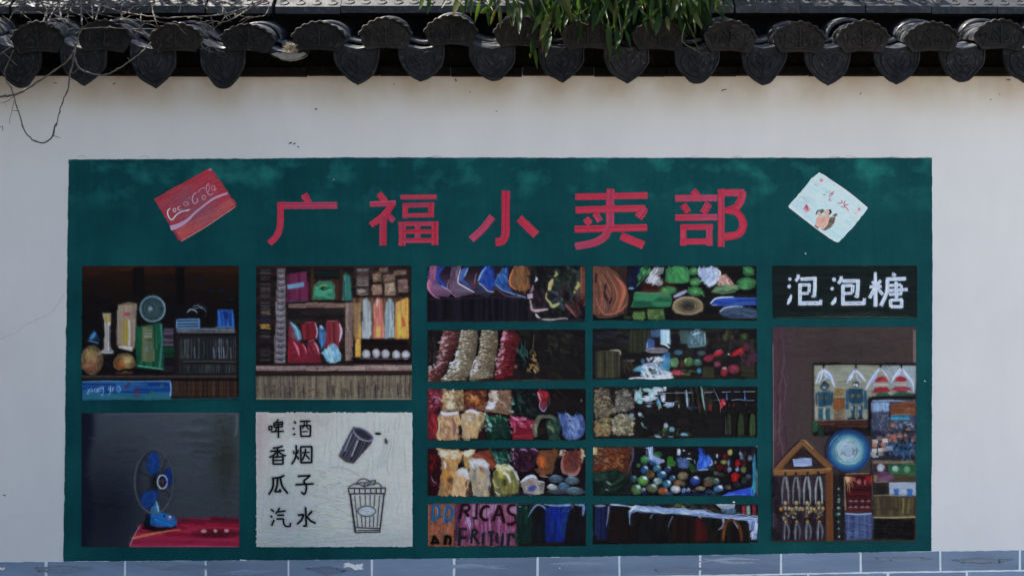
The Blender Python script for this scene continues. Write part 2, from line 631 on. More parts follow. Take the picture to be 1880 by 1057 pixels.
for i, (px, pb) in enumerate(DRIPS):
    broken = pb == 0
    fz = min(FANS, key=lambda q: abs(q[0] - px))
    pz = 90 if not broken else 97
    base = W(px, pz, YD)
    if not broken:
        tip = W(px, pb, YD)
        sc = (base.z - tip.z) / 0.131
    rot = (rr.uniform(-.06, .06), rr.uniform(-.05, .05), rr.uniform(-.05, .05))
    lo = place(pan_lo, 'plo', 'drip_tile', base, rot, wall)
    sub(lo, wall)
    up = place(pan_up, 'pup', 'pan_tile', base + Vector((0, 0, rr.uniform(-.002, .002))), (rot[0] * .3, 0, 0), wall)
    sub(up, wall)
    if broken:
        dp = drip_plate(99, True)
        dp.parent = lo
        lo['label'] = 'broken drip tile with its hanging plate snapped off and mortar showing'
    else:
        dp = place(drip_protos[i % 7], 'drip%d' % (i % 7), 'drip_plate', (0, 0, 0), (0, 0, 0), lo, (1, 1, sc))
        dp.parent = lo

# lime mortar and a tuft of straw left in the broken tile
t = MB()
c0 = W(530, 101, YD - 0.008)
pts = []
out = []
for k in range(13):
    a = -1 + k / 6
    out.append((c0.x + a * .062, c0.z + .004 - .020 * (1 - a * a) + R.uniform(-.0015, .0015)))
out += [(c0.x + (1 - k / 6) * .060, c0.z + .008 + R.uniform(-.003, .003)) for k in range(1, 12)]
t.plate(out, YD - 0.006, YD + 0.03)
sub(t.build('lime_mortar', M_LIME), wall)
t = MB()
for k in range(150):
    a, r0 = R.uniform(0, 6.28), R.uniform(.004, .026)
    c = W(533, 88, YD - 0.012) + Vector((math.cos(a) * r0, R.uniform(-.012, .012), math.sin(a) * r0 * .7))
    d = Vector((R.uniform(-1, 1), R.uniform(-.5, .5), R.uniform(-1, 1))).normalized() * R.uniform(.005, .014)
    t.tube([c - d, c + Vector((R.uniform(-.003, .003), 0, R.uniform(-.003, .003))), c + d], 0.0007, 3)
o = sub(t.build('straw_tuft', M_STRAW), wall)
o['kind'] = 'stuff'

# ridge: sloping slabs with a scroll relief, laid end to end
YS = 0.055
zb, zt = zw(25, YS), zw(10.5, YS)
sw = 121 * S * (D + YS) / D


def ridge_slab(seed):
    q = random.Random(seed)
    prof = [(YS, zb), (YS, zt - .003), (YS + .003, zt), (YS + .15, zt + .115), (YS + .15, zb), (YS + .02, zb)]
    t = MB()
    L = sw - 0.004
    n = len(prof)
    v = [(0, y, z) for y, z in prof] + [(L, y, z) for y, z in prof]
    t.add(v, [tuple(range(n)), tuple(range(2 * n - 1, n - 1, -1))] + [(i, i + n, (i + 1) % n + n, (i + 1) % n) for i in range(n)])
    o = t.build('ridge_slab', M_RIDGE)
    s = MB()
    for k in range(4):
        cx = (k + .5) * L / 4
        pts = []
        for j in range(16):
            a = -2.4 + j * .33
            r = .024 - j * .0010
            u, w = cx + math.cos(a) * r * .95, .030 + math.sin(a) * r
            pts.append((u, YS + .003 + w * .79 - .001, zt + w * .61 + .0012))
        s.tube(pts, [.0007 + .0016 * math.sin(j / 15 * 3.14) for j in range(16)], 5)
    for w in (.066, .082):
        s.tube([(0, YS + .003 + w * .79, zt + w * .61), (L, YS + .003 + w * .79, zt + w * .61)], .003, 5)
    r = s.build('scroll_relief', M_RIDGE)
    r.parent = o
    return o, r


slab, relief = ridge_slab(1)
for i in range(-24, 25):
    px = 380 + 121 * i
    xx = W(px, 0, YS).x
    if abs(xx) > 5.2:
        continue
    if i == 0:
        o, r = slab, relief
    else:
        o, r = slab.copy(), relief.copy()
        COL.objects.link(o)
        COL.objects.link(r)
        r.parent = o
    o.location = (xx, R.uniform(-.003, .003), R.uniform(-.0025, .0025))
    o.rotation_euler = (0, R.uniform(-.004, .004), R.uniform(-.006, .006))
    sub(o, wall)
b = MB()
b.box((-5.2, YS + .155, zb - .05), (5.2, YS + .30, zt + .125))
n = 12
v, f = [], []
for xx in (-5.2, 5.2):
    for k in range(n + 1):
        a = math.pi * k / n
        v.append((xx, YS + .2275 - math.cos(a) * .085, zt + .120 + math.sin(a) * .075))
for k in range(n):
    f.append((k, k + 1, n + 2 + k, n + 1 + k))
f += [tuple(range(n + 1)), tuple(range(2 * n + 1, n, -1))]
b.add(v, f)
sub(b.build('ridge_cap', M_RIDGE), wall)

# ------------------------------------------------------------------ painted stone base along the foot of the wall
dado = thing('painted_stone_base', 'band of grey blocks with white joints along the foot of the white wall', 'wall base', (0, -0.002, 0))


def dado_y(px):
    pts = [(-900, 1037), (0, 1030.5), (530, 1027), (985, 1022), (1285, 1018), (1580, 1013), (1880, 1009), (2800, 1000)]
    for (a, ya), (c, yc) in zip(pts, pts[1:]):
        if px <= c:
            return ya + (yc - ya) * (px - a) / (c - a)
    return 1000


def dado_h(px):
    return 37 + (940 - px) * 0.0012


b = MB()
vv = []
for k in range(0, 61):
    px = -900 + k * 62
    vv.append(((W(px, 0).x), -0.0012, W(0, dado_y(px)).z + R.uniform(-.0012, .0012)))
v = vv + [(p[0], -0.0012, 0.0) for p in vv]
n = len(vv)
b.add(v, [(i, i + n, i + 1 + n, i + 1) for i in range(n - 1)])
sub(b.build('white_joint', M_LINE), dado)
joints = [-360, -212, -62, 85, 230, 378, 530, 683, 834, 987, 1137, 1285, 1434, 1580, 1726, 1872, 2018, 2166]
joints2 = [-310, -162, -12, 135, 280, 428, 580, 733, 884, 1037, 1187, 1335, 1484, 1630, 1775, 1922, 2068, 2216]


def block(a, c, course):
    q = random.Random(int(a * 7 + course))
    ya = lambda px: dado_y(px) + (0.5 if course == 0 else course * (dado_h(px) + 3.0))
    yb = lambda px: dado_y(px) + (course + 1) * (dado_h(px) + 3.0) - 3.2
    t = MB()
    nseg = 12
    up = [(a + 2.3 + (c - a - 4.6) * k / nseg, 0) for k in range(nseg + 1)]
    out = [(px + (q.uniform(-.7, .7) if k in (0, nseg) else 0), ya(px) + q.uniform(-.5, .5)) for k, (px, _) in enumerate(up)]
    out += [(px + (q.uniform(-.7, .7) if k in (0, nseg) else 0), yb(px) + q.uniform(-.5, .5)) for k, (px, _) in reversed(list(enumerate(up)))]
    pts = [(W(px, 0).x, W(0, py).z) for px, py in out]
    t.plate(pts, -0.0032, -0.0008)
    return sub(t.build('block', M_BLOCK), dado)


for ci in range(0, 15):
    js = joints if ci % 2 == 0 else joints2
    if ci < 3:
        for a, c in zip(js, js[1:]):
            block(a, c, ci)

# dark strip out of view, added to cut bounce light on the wall's left end
bm_ = MB()
bm_.add([(-7, -3.0, .004), (-0.35, -3.0, .004), (-0.35, -0.004, .004), (-7, -0.004, .004)], [(0, 1, 2, 3)])
bed = bm_.build('added_dark_ground', mat_noise('dim_bounce_strip', (0.025, 0.021, 0.016), (0.05, 0.042, 0.032), 9))
bed['kind'] = 'structure'

# ------------------------------------------------------------------ brush work
class Pic:
    """One painted picture on the wall: every brush stroke is a small ribbon of coloured faces, laid over the strokes before it."""

    def __init__(s, name, clip, parent, label=None, y0=-0.0030, seed=1, dz=7e-6, gam=1.18, wet=0.0):
        s.name, s.clip, s.parent, s.label = name, clip, parent, label
        s.q = random.Random(seed)
        s.y, s.dz = y0, dz
        s.buf = {}
        s.order = []
        s.lab = {}
        s.cnt = 0
        s.grid = {}
        s.soft = 0.72
        s.gam = gam
        s.wet = wet
        s.to(None)
        s.m(0, 0, 1)

    def m(s, ox, oy, sc):
        s.ox, s.oy, s.sc = ox, oy, sc

    def to(s, name=None, label=None, new=True):
        key = name
        if name is not None:
            s.cnt += 1
            key = (name, s.cnt)
        if key not in s.buf:
            s.buf[key] = ([], [], [])
            s.order.append(key)
        if label:
            s.lab[key] = label
        s.cur = s.buf[key]

    def lift(s):
        s.y -= s.dz

    def P(s, p):
        return Vector((s.ox + p[0] / s.sc, s.oy + p[1] / s.sc))

    def emit(s, pts, faces, cols):
        V, F, C = s.cur
        n = len(V)
        x0, y0, x1, y1 = s.clip
        for p in pts:
            V.append((min(max(p[0], x0), x1), min(max(p[1], y0), y1), s.y))
        F.extend(tuple(i + n for i in f) for f in faces)
        C.extend(cols)

    # what is painted so far, on a grid of two pixels: later strokes blend into it at their edges
    def under(s, p, c):
        return s.grid.get((int(p[0] * .5), int(p[1] * .5)), c)

    def splat(s, p, c):
        s.grid[(int(p[0] * .5), int(p[1] * .5))] = c

    def lay(s, p, c, a):
        if a >= 1:
            return c
        u = s.under(p, c)
        return tuple(u[i] + (c[i] - u[i]) * a for i in range(3))

    def jc(s, c, var):
        d = s.q.gauss(0, var)
        return tuple(c[i] + d + s.q.gauss(0, var * 0.35) for i in range(3))

    def pick(s, cols, x=0, y=0):
        if callable(cols):
            return cols(x, y)
        if isinstance(cols, list):
            return s.q.choice(cols)
        return cols

    # a brush stroke along pts; w in local units, one value or one per point
    def st(s, pts, w, col, var=7, ends=0.12, edge=0.05, col2=None, across=None, nb=None, raw=False, soft=None, op=1.0):
        s.lift()
        soft = s.soft if soft is None else soft
        new = []
        if raw:
            path, ww = pts, w
        else:
            path = crom([s.P(p) for p in pts], 2.2)
            ww = w
        n = len(path)
        if isinstance(ww, (list, tuple)):
            k = len(ww) - 1
            ws = []
            for i in range(n):
                t = i / max(1, n - 1) * k
                a = min(int(t), k - 1)
                ws.append((ww[a] + (ww[a + 1] - ww[a]) * (t - a)) / (1 if raw else s.sc))
        else:
            ws = [ww / (1 if raw else s.sc)] * n
        wm = max(ws)
        if nb is None:
            nb = max(2, min(9, int(wm / 1.3) + 1))
        br = [s.q.gauss(0, var) for _ in range(nb + 1)]
        e0 = [s.q.uniform(-ends, ends) * wm for _ in range(nb + 1)]
        e1 = [s.q.uniform(-ends, ends) * wm for _ in range(nb + 1)]
        pts2, cols = [], []
        for i, p in enumerate(path):
            t = (path[min(i + 1, n - 1)] - path[max(i - 1, 0)])
            t = t.normalized() if t.length > 1e-9 else Vector((1, 0))
            nr = Vector((-t.y, t.x))
            c = col if col2 is None else tuple(col[j] + (col2[j] - col[j]) * i / max(1, n - 1) for j in range(3))
            for j in range(nb + 1):
                u = j / nb - 0.5
                o = nr * (u * ws[i])
                if j in (0, nb):
                    o += nr * s.q.gauss(0, edge) * wm * 0.4
                if i == 0:
                    o += t * e0[j]
                if i == n - 1:
                    o += t * e1[j]
                pts2.append(p + o)
                cc = c
                if across is not None:
                    cc = tuple(c[k2] + (across[k2] - c[k2]) * (u + .5) for k2 in range(3))
                d = br[j] + s.q.gauss(0, var * 0.4)
                a = op
                if j in (0, nb):
                    a *= 1 - soft
                if i in (0, n - 1):
                    a *= 1 - soft
                cc = s.lay(pts2[-1], (cc[0] + d, cc[1] + d, cc[2] + d), a)
                new.append((pts2[-1], cc))
                cols.append(tuple(cc))
        for q, cc in new:
            s.splat(q, cc)
        m = nb + 1
        s.emit(pts2, [(i * m + j, i * m + j + 1, (i + 1) * m + j + 1, (i + 1) * m + j) for i in range(n - 1) for j in range(nb)], cols)

    # flat shape
    def pg(s, pts, col, var=5, jit=0.35, rag=True):
        s.lift()
        P = [s.P(p) for p in pts]
        out = []
        for a, b in zip(P, P[1:] + P[:1]):
            n = max(1, int((b - a).length / 4.0)) if rag else 1
            for k in range(n):
                q = a.lerp(b, k / n)
                out.append(q + Vector((s.q.gauss(0, jit), s.q.gauss(0, jit))))
        tri = tessellate_polygon([[Vector((p.x, p.y, 0)) for p in out]])
        cs = [s.jc(s.pick(col, p.x, p.y), var) for p in out]
        s.emit(out, [tuple(t) for t in tri], [tuple(c) for c in cs])
        x0, x1 = min(p.x for p in out), max(p.x for p in out)
        y0, y1 = min(p.y for p in out), max(p.y for p in out)
        m = tuple(sum(c[i] for c in cs) / len(cs) for i in range(3))
        y = y0 + 1
        while y < y1:
            xs = sorted(a.x + (b.x - a.x) * (y - a.y) / (b.y - a.y) for a, b in zip(P, P[1:] + P[:1]) if (a.y > y) != (b.y > y))
            for a, b in zip(xs[::2], xs[1::2]):
                x = a
                while x < b:
                    s.splat((x, y), m)
                    x += 2
            y += 2

    # filled ellipse with a centre and a rim colour
    def bl(s, x, y, rx, ry, col, rim=None, rot=0, var=6, jit=0.06, off=(0, 0), n=None):
        s.lift()
        rim = rim or col
        r = math.radians(rot)
        big = max(rx, ry) / s.sc
        n = n or max(10, min(34, int(big * 1.4)))
        c0 = s.P((x + off[0] * rx, y + off[1] * ry))
        pts, cols = [c0], [s.jc(col, var)]
        ph = [s.q.gauss(0, jit) for _ in range(n)]
        for f in (0.55, 1.0):
            for k in range(n):
                a = 6.28318 * k / n
                u, w = math.cos(a) * rx * (1 + ph[k]), math.sin(a) * ry * (1 + ph[k])
                p = s.P((x + u * math.cos(r) - w * math.sin(r), y + u * math.sin(r) + w * math.cos(r)))
                pts.append(c0.lerp(p, f))
                c = s.jc(col if f < 1 else rim, var)
                if f == 1.0:
                    c = s.lay(pts[-1], c, 1 - s.soft * .6)
                cols.append(tuple(c))
                for h in (.25, .5, .75):
                    s.splat(c0.lerp(pts[-1], h), c)
        F = [(0, 1 + k, 1 + (k + 1) % n) for k in range(n)]
        F += [(1 + k, 1 + n + k, 1 + n + (k + 1) % n, 1 + (k + 1) % n) for k in range(n)]
        s.emit(pts, F, cols)

    # outline of an ellipse
    def rg(s, x, y, rx, ry, w, col, rot=0, a0=0, a1=360, var=7, soft=None):
        r = math.radians(rot)
        k = max(8, int(abs(a1 - a0) / 18))
        pts = []
        for i in range(k + 1):
            a = math.radians(a0 + (a1 - a0) * i / k)
            u, v = math.cos(a) * rx, math.sin(a) * ry
            pts.append((x + u * math.cos(r) - v * math.sin(r), y + u * math.sin(r) + v * math.cos(r)))
        s.st(pts, w, col, var, soft=soft)

    # brush a shape over with parallel strokes; cols: a colour, a list, or f(local x, local y)
    def hf(s, poly, ang, w, cols, var=6, gap=0.62, maxlen=None, wob=0.12):
        P = [Vector(p) for p in poly]
        a = math.radians(ang)
        d, nr = Vector((math.cos(a), math.sin(a))), Vector((-math.sin(a), math.cos(a)))
        lo = min(p.dot(nr) for p in P)
        hi = max(p.dot(nr) for p in P)
        base = s.y
        k, o = 0, lo + w * 0.3
        top = base
        row = 0
        while o < hi:
            row += 1
            k = 0
            xs = []
            for p, q in zip(P, P[1:] + P[:1]):
                u, v = p.dot(nr) - o, q.dot(nr) - o
                if (u < 0) != (v < 0):
                    xs.append((p.lerp(q, u / (u - v))).dot(d))
            xs.sort()
            for t0, t1 in zip(xs[::2], xs[1::2]):
                while t0 < t1 - 1e-6:
                    L = (t1 - t0) if maxlen is None else min(t1 - t0, maxlen * s.q.uniform(.6, 1.4))
                    if t1 - t0 - L < 0.35 * (maxlen or 0):
                        L = t1 - t0
                    e = t0 + L
                    m = nr * o + d * (t0 + e) / 2
                    c = s.pick(cols, m.x, m.y)
                    s.y = base - s.dz * (1 + (row % 4) * 2 + k % 2)
                    k += 1
                    j = [s.q.gauss(0, wob) * w for _ in range(3)]
                    pts = [nr * (o + j[0]) + d * t0, nr * (o + j[1]) + d * (t0 + e) / 2, nr * (o + j[2]) + d * e]
                    s.y += s.dz
                    s.st([tuple(p) for p in pts], w, c, var, ends=0.05)
                    top = min(top, s.y)
                    t0 = e
            o += w * gap
        s.y = top

    def rect(s, x0, y0, x1, y1):
        return [(x0, y0), (x1, y0), (x1, y1), (x0, y1)]

    # a smooth ground colour over a rectangle: f(local x, local y) gives the colour
    def gf(s, x0, y0, x1, y1, f, step=3.2, var=1.5):
        s.lift()
        a, b = s.P((x0, y0)), s.P((x1, y1))
        nx, ny = max(1, int((b.x - a.x) / step)), max(1, int((b.y - a.y) / step))
        pts, cols = [], []
        for j in range(ny + 1):
            for i in range(nx + 1):
                u, v = i / nx, j / ny
                c = s.jc(f(x0 + (x1 - x0) * u, y0 + (y1 - y0) * v), var)
                p = Vector((a.x + (b.x - a.x) * u, a.y + (b.y - a.y) * v))
                pts.append(p)
                cols.append(tuple(c))
                for q in ((0, 0), (1.7, 0), (0, 1.7), (1.7, 1.7)):
                    s.splat((p.x + q[0], p.y + q[1]), c)
        m = nx + 1
        s.emit(pts, [(j * m + i, j * m + i + 1, (j + 1) * m + i + 1, (j + 1) * m + i) for j in range(ny) for i in range(nx)], cols)

    # short dabs scattered inside a polygon
    def db(s, poly, n, l, w, ang, cols, var=9, spread=30, bend=0.15, layers=True):
        P = [Vector(p) for p in poly]
        x0, x1 = min(p.x for p in P), max(p.x for p in P)
        y0, y1 = min(p.y for p in P), max(p.y for p in P)
        for _ in range(n):
            for _t in range(30):
                x, y = s.q.uniform(x0, x1), s.q.uniform(y0, y1)
                ins = False
                for a, b in zip(P, P[1:] + P[:1]):
                    if (a.y > y) != (b.y > y) and x < (b.x - a.x) * (y - a.y) / (b.y - a.y) + a.x:
                        ins = not ins
                if ins:
                    break
            th = math.radians(ang + s.q.uniform(-spread, spread))
            L = l * s.q.uniform(.6, 1.3) / 2
            d, nr = Vector((math.cos(th), math.sin(th))), Vector((-math.sin(th), math.cos(th)))
            c = Vector((x, y))
            pts = [tuple(c - d * L), tuple(c + nr * L * s.q.uniform(-bend, bend) * 2), tuple(c + d * L)]
            ww = w * s.q.uniform(.7, 1.25)
            s.st(pts, [ww * .45, ww, ww * .5], s.pick(cols, x, y), var, nb=2)

    # letters: a list of polylines with a width
    def ch(s, strokes, w, col, var=5, ends=0.06):
        for q in strokes:
            ww = w
            if isinstance(q, tuple):
                q, ww = q
            s.st(corner(q, (ww[0] if isinstance(ww, list) else ww) * .30), ww, col, var, ends=ends, edge=0.035, soft=.18)

    def blend(s, pts, cols, key):
        """Palette colours -> paint: each point takes on some of what lies around it, as wet paint worked together does."""
        k = s.wet
        if key and ('letter' in key[0] or 'character' in key[0]):
            k *= .3
        if k <= 0:
            return [pig(c, s.gam) for c in cols]
        out = []
        for (x, y, _), c in zip(pts, cols):
            i, j = int(x * .5), int(y * .5)
            acc, n = [0.0, 0.0, 0.0], 0.0
            for a in (-1, 0, 1):
                for b in (-1, 0, 1):
                    q = s.grid.get((i + a, j + b))
                    if q:
                        w = 2.0 if a == b == 0 else 1.0
                        acc[0] += q[0] * w
                        acc[1] += q[1] * w
                        acc[2] += q[2] * w
                        n += w
            if n:
                c = tuple(c[t] + (acc[t] / n - c[t]) * k for t in range(3))
            out.append(pig(c, s.gam))
        return out

    def build(s):
        root = None
        for key in s.order:
            V, F, C = s.buf[key]
            if not F:
                continue
            name = s.name if key is None else key[0]
            me = mesh(name, [W(x, y, d) for x, y, d in V], F, cols=s.blend(V, C, key))
            o = link(name, me, M_PAINT)
            if key is None:
                root = o
                if s.label:
                    o['label'] = s.label
                sub(o, s.parent)
            else:
                o.parent = root
                if key in s.lab:
                    o['label'] = s.lab[key]
        return root


def corner(pts, r):
    """Keep the corners of a lettered stroke tight when it is smoothed."""
    if len(pts) < 3:
        return pts
    out = [pts[0]]
    for a, b, c in zip(pts, pts[1:], pts[2:]):
        A, B, C = Vector(a), Vector(b), Vector(c)
        u, v = (A - B), (C - B)
        if u.length > 2.2 * r and v.length > 2.2 * r and u.angle(v) < 2.2:
            out += [tuple(B + u.normalized() * r), tuple(B + (u.normalized() + v.normalized()) * r * .18), tuple(B + v.normalized() * r)]
        else:
            out.append(b)
    out.append(pts[-1])
    return out

# ------------------------------------------------------------------ the painted shop front
mural = thing('shop_mural', 'wall painting of a green village shop front with red characters and shelves of goods', 'mural', (0, -0.004, W(0, 1028).z))


def green_field():
    top = [(126, 293.5), (200, 292.5), (330, 292), (470, 291.5), (620, 289.5), (900, 289.5), (1300, 290), (1711, 290)]
    right = [(1711, 290), (1712, 500), (1711, 760), (1710, 1010.5)]
    bot = [(1710, 1011), (1580, 1013.5), (1285, 1018.5), (985, 1022.5), (530, 1027.5), (116, 1030)]
    left = [(116, 1029), (119, 860), (122, 600), (124, 440), (126, 293.5)]
    out = []
    q = random.Random(5)
    for side, amp in ((top, .45), (right, .35), (bot, .4), (left, .6)):
        for (x0, y0), (x1, y1) in zip(side, side[1:]):
            n = int(math.hypot(x1 - x0, y1 - y0) / 2.6)
            drift = 0
            for k in range(n):
                t = k / n
                drift = drift * .8 + q.gauss(0, amp * .4)
                nx, ny = -(y1 - y0), (x1 - x0)
                L = math.hypot(nx, ny)
                out.append((x0 + (x1 - x0) * t + nx / L * drift, y0 + (y1 - y0) * t + ny / L * drift))
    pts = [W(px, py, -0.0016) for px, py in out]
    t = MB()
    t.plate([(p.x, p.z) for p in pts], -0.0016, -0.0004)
    return sub(t.build('green_ground', M_GREEN), mural, 'dark teal green ground colour, bleached and painted with sun dapples in patches along the top')


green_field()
BIG = (0, 0, 1880, 1057)

# ---- five red characters of the heading
RED, RED2 = (166, 34, 58), (152, 50, 78)


def heading(strokes, ox, oy, seed, label):
    p = Pic('red_character', BIG, mural, label, -0.0022, seed, gam=.98)
    p.m(ox, oy, 4.947)
    for i, (pts, w) in enumerate(strokes):
        p.st(corner(pts, (w[0] if isinstance(w, list) else w) * .35), w, RED if i % 2 == 0 else (156, 44, 68), 6, ends=.05, edge=.05, soft=.05, col2=RED2 if i % 3 == 1 else (166, 40, 60))
    p.build()


heading([([(1425, 330), (1470, 412)], 62), ([(1183, 432), (1450, 432), (1727, 430)], 62), ([(1212, 405), (1210, 600), (1182, 700), (1110, 776)], [56, 60, 60, 58])], 270, 290, 31, 'red character 广')
heading([([(225, 175), (285, 250)], 60), ([(145, 272), (380, 262)], 50), ([(352, 262), (270, 375), (150, 462)], [62, 62, 54]), ([(265, 385), (262, 647)], 66), ([(300, 365), (360, 425)], 55),
         ([(422, 208), (748, 205)], 44), ([(465, 262), (465, 400)], 50), ([(440, 284), (728, 276)], 42), ([(702, 258), (700, 390)], 50), ([(442, 374), (725, 370)], 40),
         ([(402, 450), (765, 448)], 42), ([(437, 435), (437, 648)], 62), ([(735, 435), (735, 642)], 62), ([(578, 450), (578, 620)], 50), ([(440, 520), (735, 520)], 40), ([(440, 602), (735, 600)], 44)], 650, 320, 32, 'red character 福')
heading([([(1378, 150), (1376, 400), (1375, 545), (1350, 608), (1286, 616)], [78, 74, 74, 76, 72]), ([(1258, 385), (1165, 500), (1065, 592)], 66), ([(1500, 400), (1655, 550)], 74)], 650, 320, 33, 'red character 小')
heading([([(130, 205), (785, 192)], 58), ([(450, 132), (445, 300), (445, 480)], 74), ([(132, 325), (460, 315), (765, 310)], 62), ([(765, 300), (748, 330), (700, 392)], [50, 78, 76]), ([(310, 355), (355, 427)], 60),
         ([(222, 400), (265, 452)], 64), ([(125, 500), (782, 484)], 64), ([(445, 470), (400, 560), (300, 620), (130, 655)], [70, 70, 68, 64]), ([(545, 560), (750, 645)], 72)], 1030, 320, 34, 'red character 卖')
heading([([(1195, 150), (1245, 200)], 62), ([(1038, 218), (1420, 215)], 60), ([(1108, 275), (1155, 345)], 60), ([(1345, 265), (1290, 352)], 66), ([(1038, 394), (1420, 390)], 58), ([(1110, 455), (1110, 648)], 56),
         ([(1085, 480), (1380, 478)], 52), ([(1348, 458), (1348, 648)], 58), ([(1090, 612), (1375, 608)], 54), ([(1455, 135), (1455, 657)], 60), ([(1430, 168), (1665, 168)], 66),
         ([(1652, 155), (1640, 220), (1590, 300), (1490, 330)], [64, 72, 66, 50]), ([(1490, 328), (1600, 350), (1655, 450), (1615, 540), (1485, 570)], [50, 62, 70, 68, 72])], 1030, 320, 35, 'red character 部')

# ---- red card with white script
p = Pic('red_card', BIG, mural, 'tilted red card with white cursive lettering', -0.0021, 41, gam=1.04)
p.m(270, 300, 7.044)
q4 = [(92, 468), (450, 270), (810, 62), (850, 95), (1155, 520), (1150, 560), (760, 820), (445, 1012), (405, 985)]
p.pg(q4, (150, 48, 62), 5, .5)


def card_col(x, y):
    u = (x - 92) * .86 - (y - 468) * .5
    v = (x - 92) * .5 + (y - 468) * .86
    d = ((x - 620) / 420) ** 2 + ((y - 560) / 300) ** 2
    c = (165, 42, 56) if R.random() < .6 else (150, 60, 72)
    gcol = (122, 78, 92) if R.random() < .7 else (140, 62, 78)
    k = max(0.0, 1 - d) * .75
    if (y - 468) > -.58 * (x - 92) + 560:
        c = (172, 72, 72)
    return tuple(c[i] + (gcol[i] - c[i]) * k for i in range(3))


p.hf([(110, 475), (805, 75), (1140, 535), (445, 995)], -29, 34, card_col, 5, .5, 190)
p.hf([(110, 475), (805, 75), (1140, 535), (445, 995)], -29, 18, card_col, 4, 1.1, 120)
p.st([(95, 470), (450, 275), (805, 75)], 16, (176, 46, 58), 5)
p.st([(445, 1003), (760, 815), (1145, 555)], 18, (160, 105, 110), 6)
p.st([(790, 90), (840, 80)], 30, (150, 110, 125), 6)
p.to('white_ribbon')
p.st([(300, 838), (400, 808), (520, 735), (620, 640), (730, 550), (850, 462), (950, 418), (1048, 385)], [70, 62, 40, 26, 22, 28, 34, 24], (168, 132, 158), 8)
p.to('script_lettering')
WH, PK = (222, 212, 224), (184, 146, 168)
p.st([(306, 578), (268, 612), (275, 680), (320, 728), (380, 665), (450, 622), (545, 600)], [16, 20, 20, 22, 18, 16, 14], WH, 7)
p.st([(505, 622), (560, 588)], 14, WH)
p.rg(355, 604, 18, 22, 13, WH)
p.st([(432, 552), (398, 570), (405, 602), (448, 590)], 13, (208, 190, 208))
p.rg(498, 522, 24, 26, 12, PK)
p.st([(528, 492), (532, 530), (545, 538)], 12, PK)
p.bl(545, 446, 8, 8, PK)
p.st([(640, 372), (598, 412), (586, 475), (612, 520), (655, 490), (655, 460), (632, 458)], 16, PK)
p.st([(655, 378), (690, 335), (725, 318), (765, 322)], 12, PK)
p.rg(735, 440, 24, 28, 14, PK)
p.st([(798, 250), (768, 300), (776, 380), (805, 330), (800, 280)], 11, PK)
p.st([(776, 380), (820, 410), (860, 380)], 16, PK)
p.rg(856, 318, 24, 30, 11, PK)
p.st([(880, 290), (870, 350), (910, 318)], 10, PK)
p.st([(760, 290), (810, 262)], 10, PK)
p.build()

# ---- pale card with a drawing
p = Pic('pale_card', BIG, mural, 'tilted pale blue card with a small figure and red lettering', -0.0021, 42, gam=1.02)
p.m(1400, 290, 5.5625)
q4 = [(262, 492), (430, 300), (490, 220), (580, 148), (640, 180), (870, 350), (1075, 512), (940, 690), (775, 862), (730, 850), (620, 772), (450, 640)]
p.pg(q4, (168, 194, 198), 5, .4)
p.hf([(275, 492), (580, 158), (1062, 512), (768, 850)], 36, 30, lambda x, y: R.choice([(172, 200, 202), (164, 190, 200), (160, 190, 196), (150, 186, 208) if x < 480 or y > 650 else (172, 198, 196)]), 4, .55, 200)
p.st([(600, 165), (870, 348), (1070, 512)], 14, (196, 208, 190), 5)
p.st([(270, 500), (450, 640), (620, 768), (768, 858)], 12, (196, 216, 222), 5)
p.to('painted_stamp')
p.bl(602, 228, 21, 21, (206, 112, 124), (200, 130, 140))
for a, c in (((530, 262), (575, 300)), ((545, 255), (580, 275)), ((525, 275), (560, 285))):
    p.st([a, c], 8, (196, 140, 150))
p.bl(985, 525, 18, 20, (206, 112, 124), (200, 130, 140))
for a, c in (((930, 552), (965, 578)), ((945, 540), (985, 568))):
    p.st([a, c], 9, (196, 130, 142))
p.bl(452, 520, 36, 42, (205, 112, 118), (196, 150, 155))
p.st([(430, 530), (450, 480), (458, 545)], 20, (170, 60, 80))
for i in range(5):
    x, y = 400 + i * 22, 388 + i * 8
    for k in range(5):
        t0 = k / 5 + .02
        a = (x - t0 * 80, y + t0 * 112)
        c = (x - (t0 + .13) * 80, y + (t0 + .13) * 112)
        if R.random() < .85:
            p.st([a, c], 11, (142, 84, 112) if i % 2 else (168, 70, 100))
p.to('red_lettering', 'two small red characters 汽水')
rc = (166, 44, 76)
for a in ([(682, 328), (694, 348)], [(650, 352), (668, 348)], [(616, 382), (646, 372)], [(735, 338), (706, 358), (690, 345)], [(682, 368), (730, 362)], [(694, 380), (722, 372)], [(676, 384), (700, 395)],
          [(692, 405), (680, 430), (712, 440)], [(846, 432), (832, 470), (838, 500), (795, 498)], [(800, 428), (815, 458), (760, 462)], [(882, 472), (840, 482)], [(834, 490), (858, 512), (882, 545)]):
    p.st(a, [13, 13] if len(a) == 2 else [12, 13, 10] if len(a) == 3 else [12, 14, 13, 10], rc, 8)
p.to('painted_figure', 'small painted figure in a pale pink top')
p.pg([(555, 545), (580, 560), (610, 585), (680, 590), (690, 630), (650, 700), (610, 728), (530, 690), (560, 630), (580, 600), (550, 565)], (196, 148, 132), 7)
p.db([(560, 600), (680, 600), (640, 700), (540, 690)], 14, 60, 24, 100, [(206, 160, 142), (184, 134, 122)], 6)
p.bl(660, 555, 30, 28, (196, 150, 130), (180, 130, 112))
p.pg([(672, 528), (700, 532), (708, 560), (688, 582), (664, 580), (684, 555)], (40, 34, 36))
p.pg([(576, 545), (606, 515), (632, 540), (600, 572)], (62, 74, 66), 12)
p.st([(545, 580), (560, 545), (585, 530)], 16, (46, 40, 40))
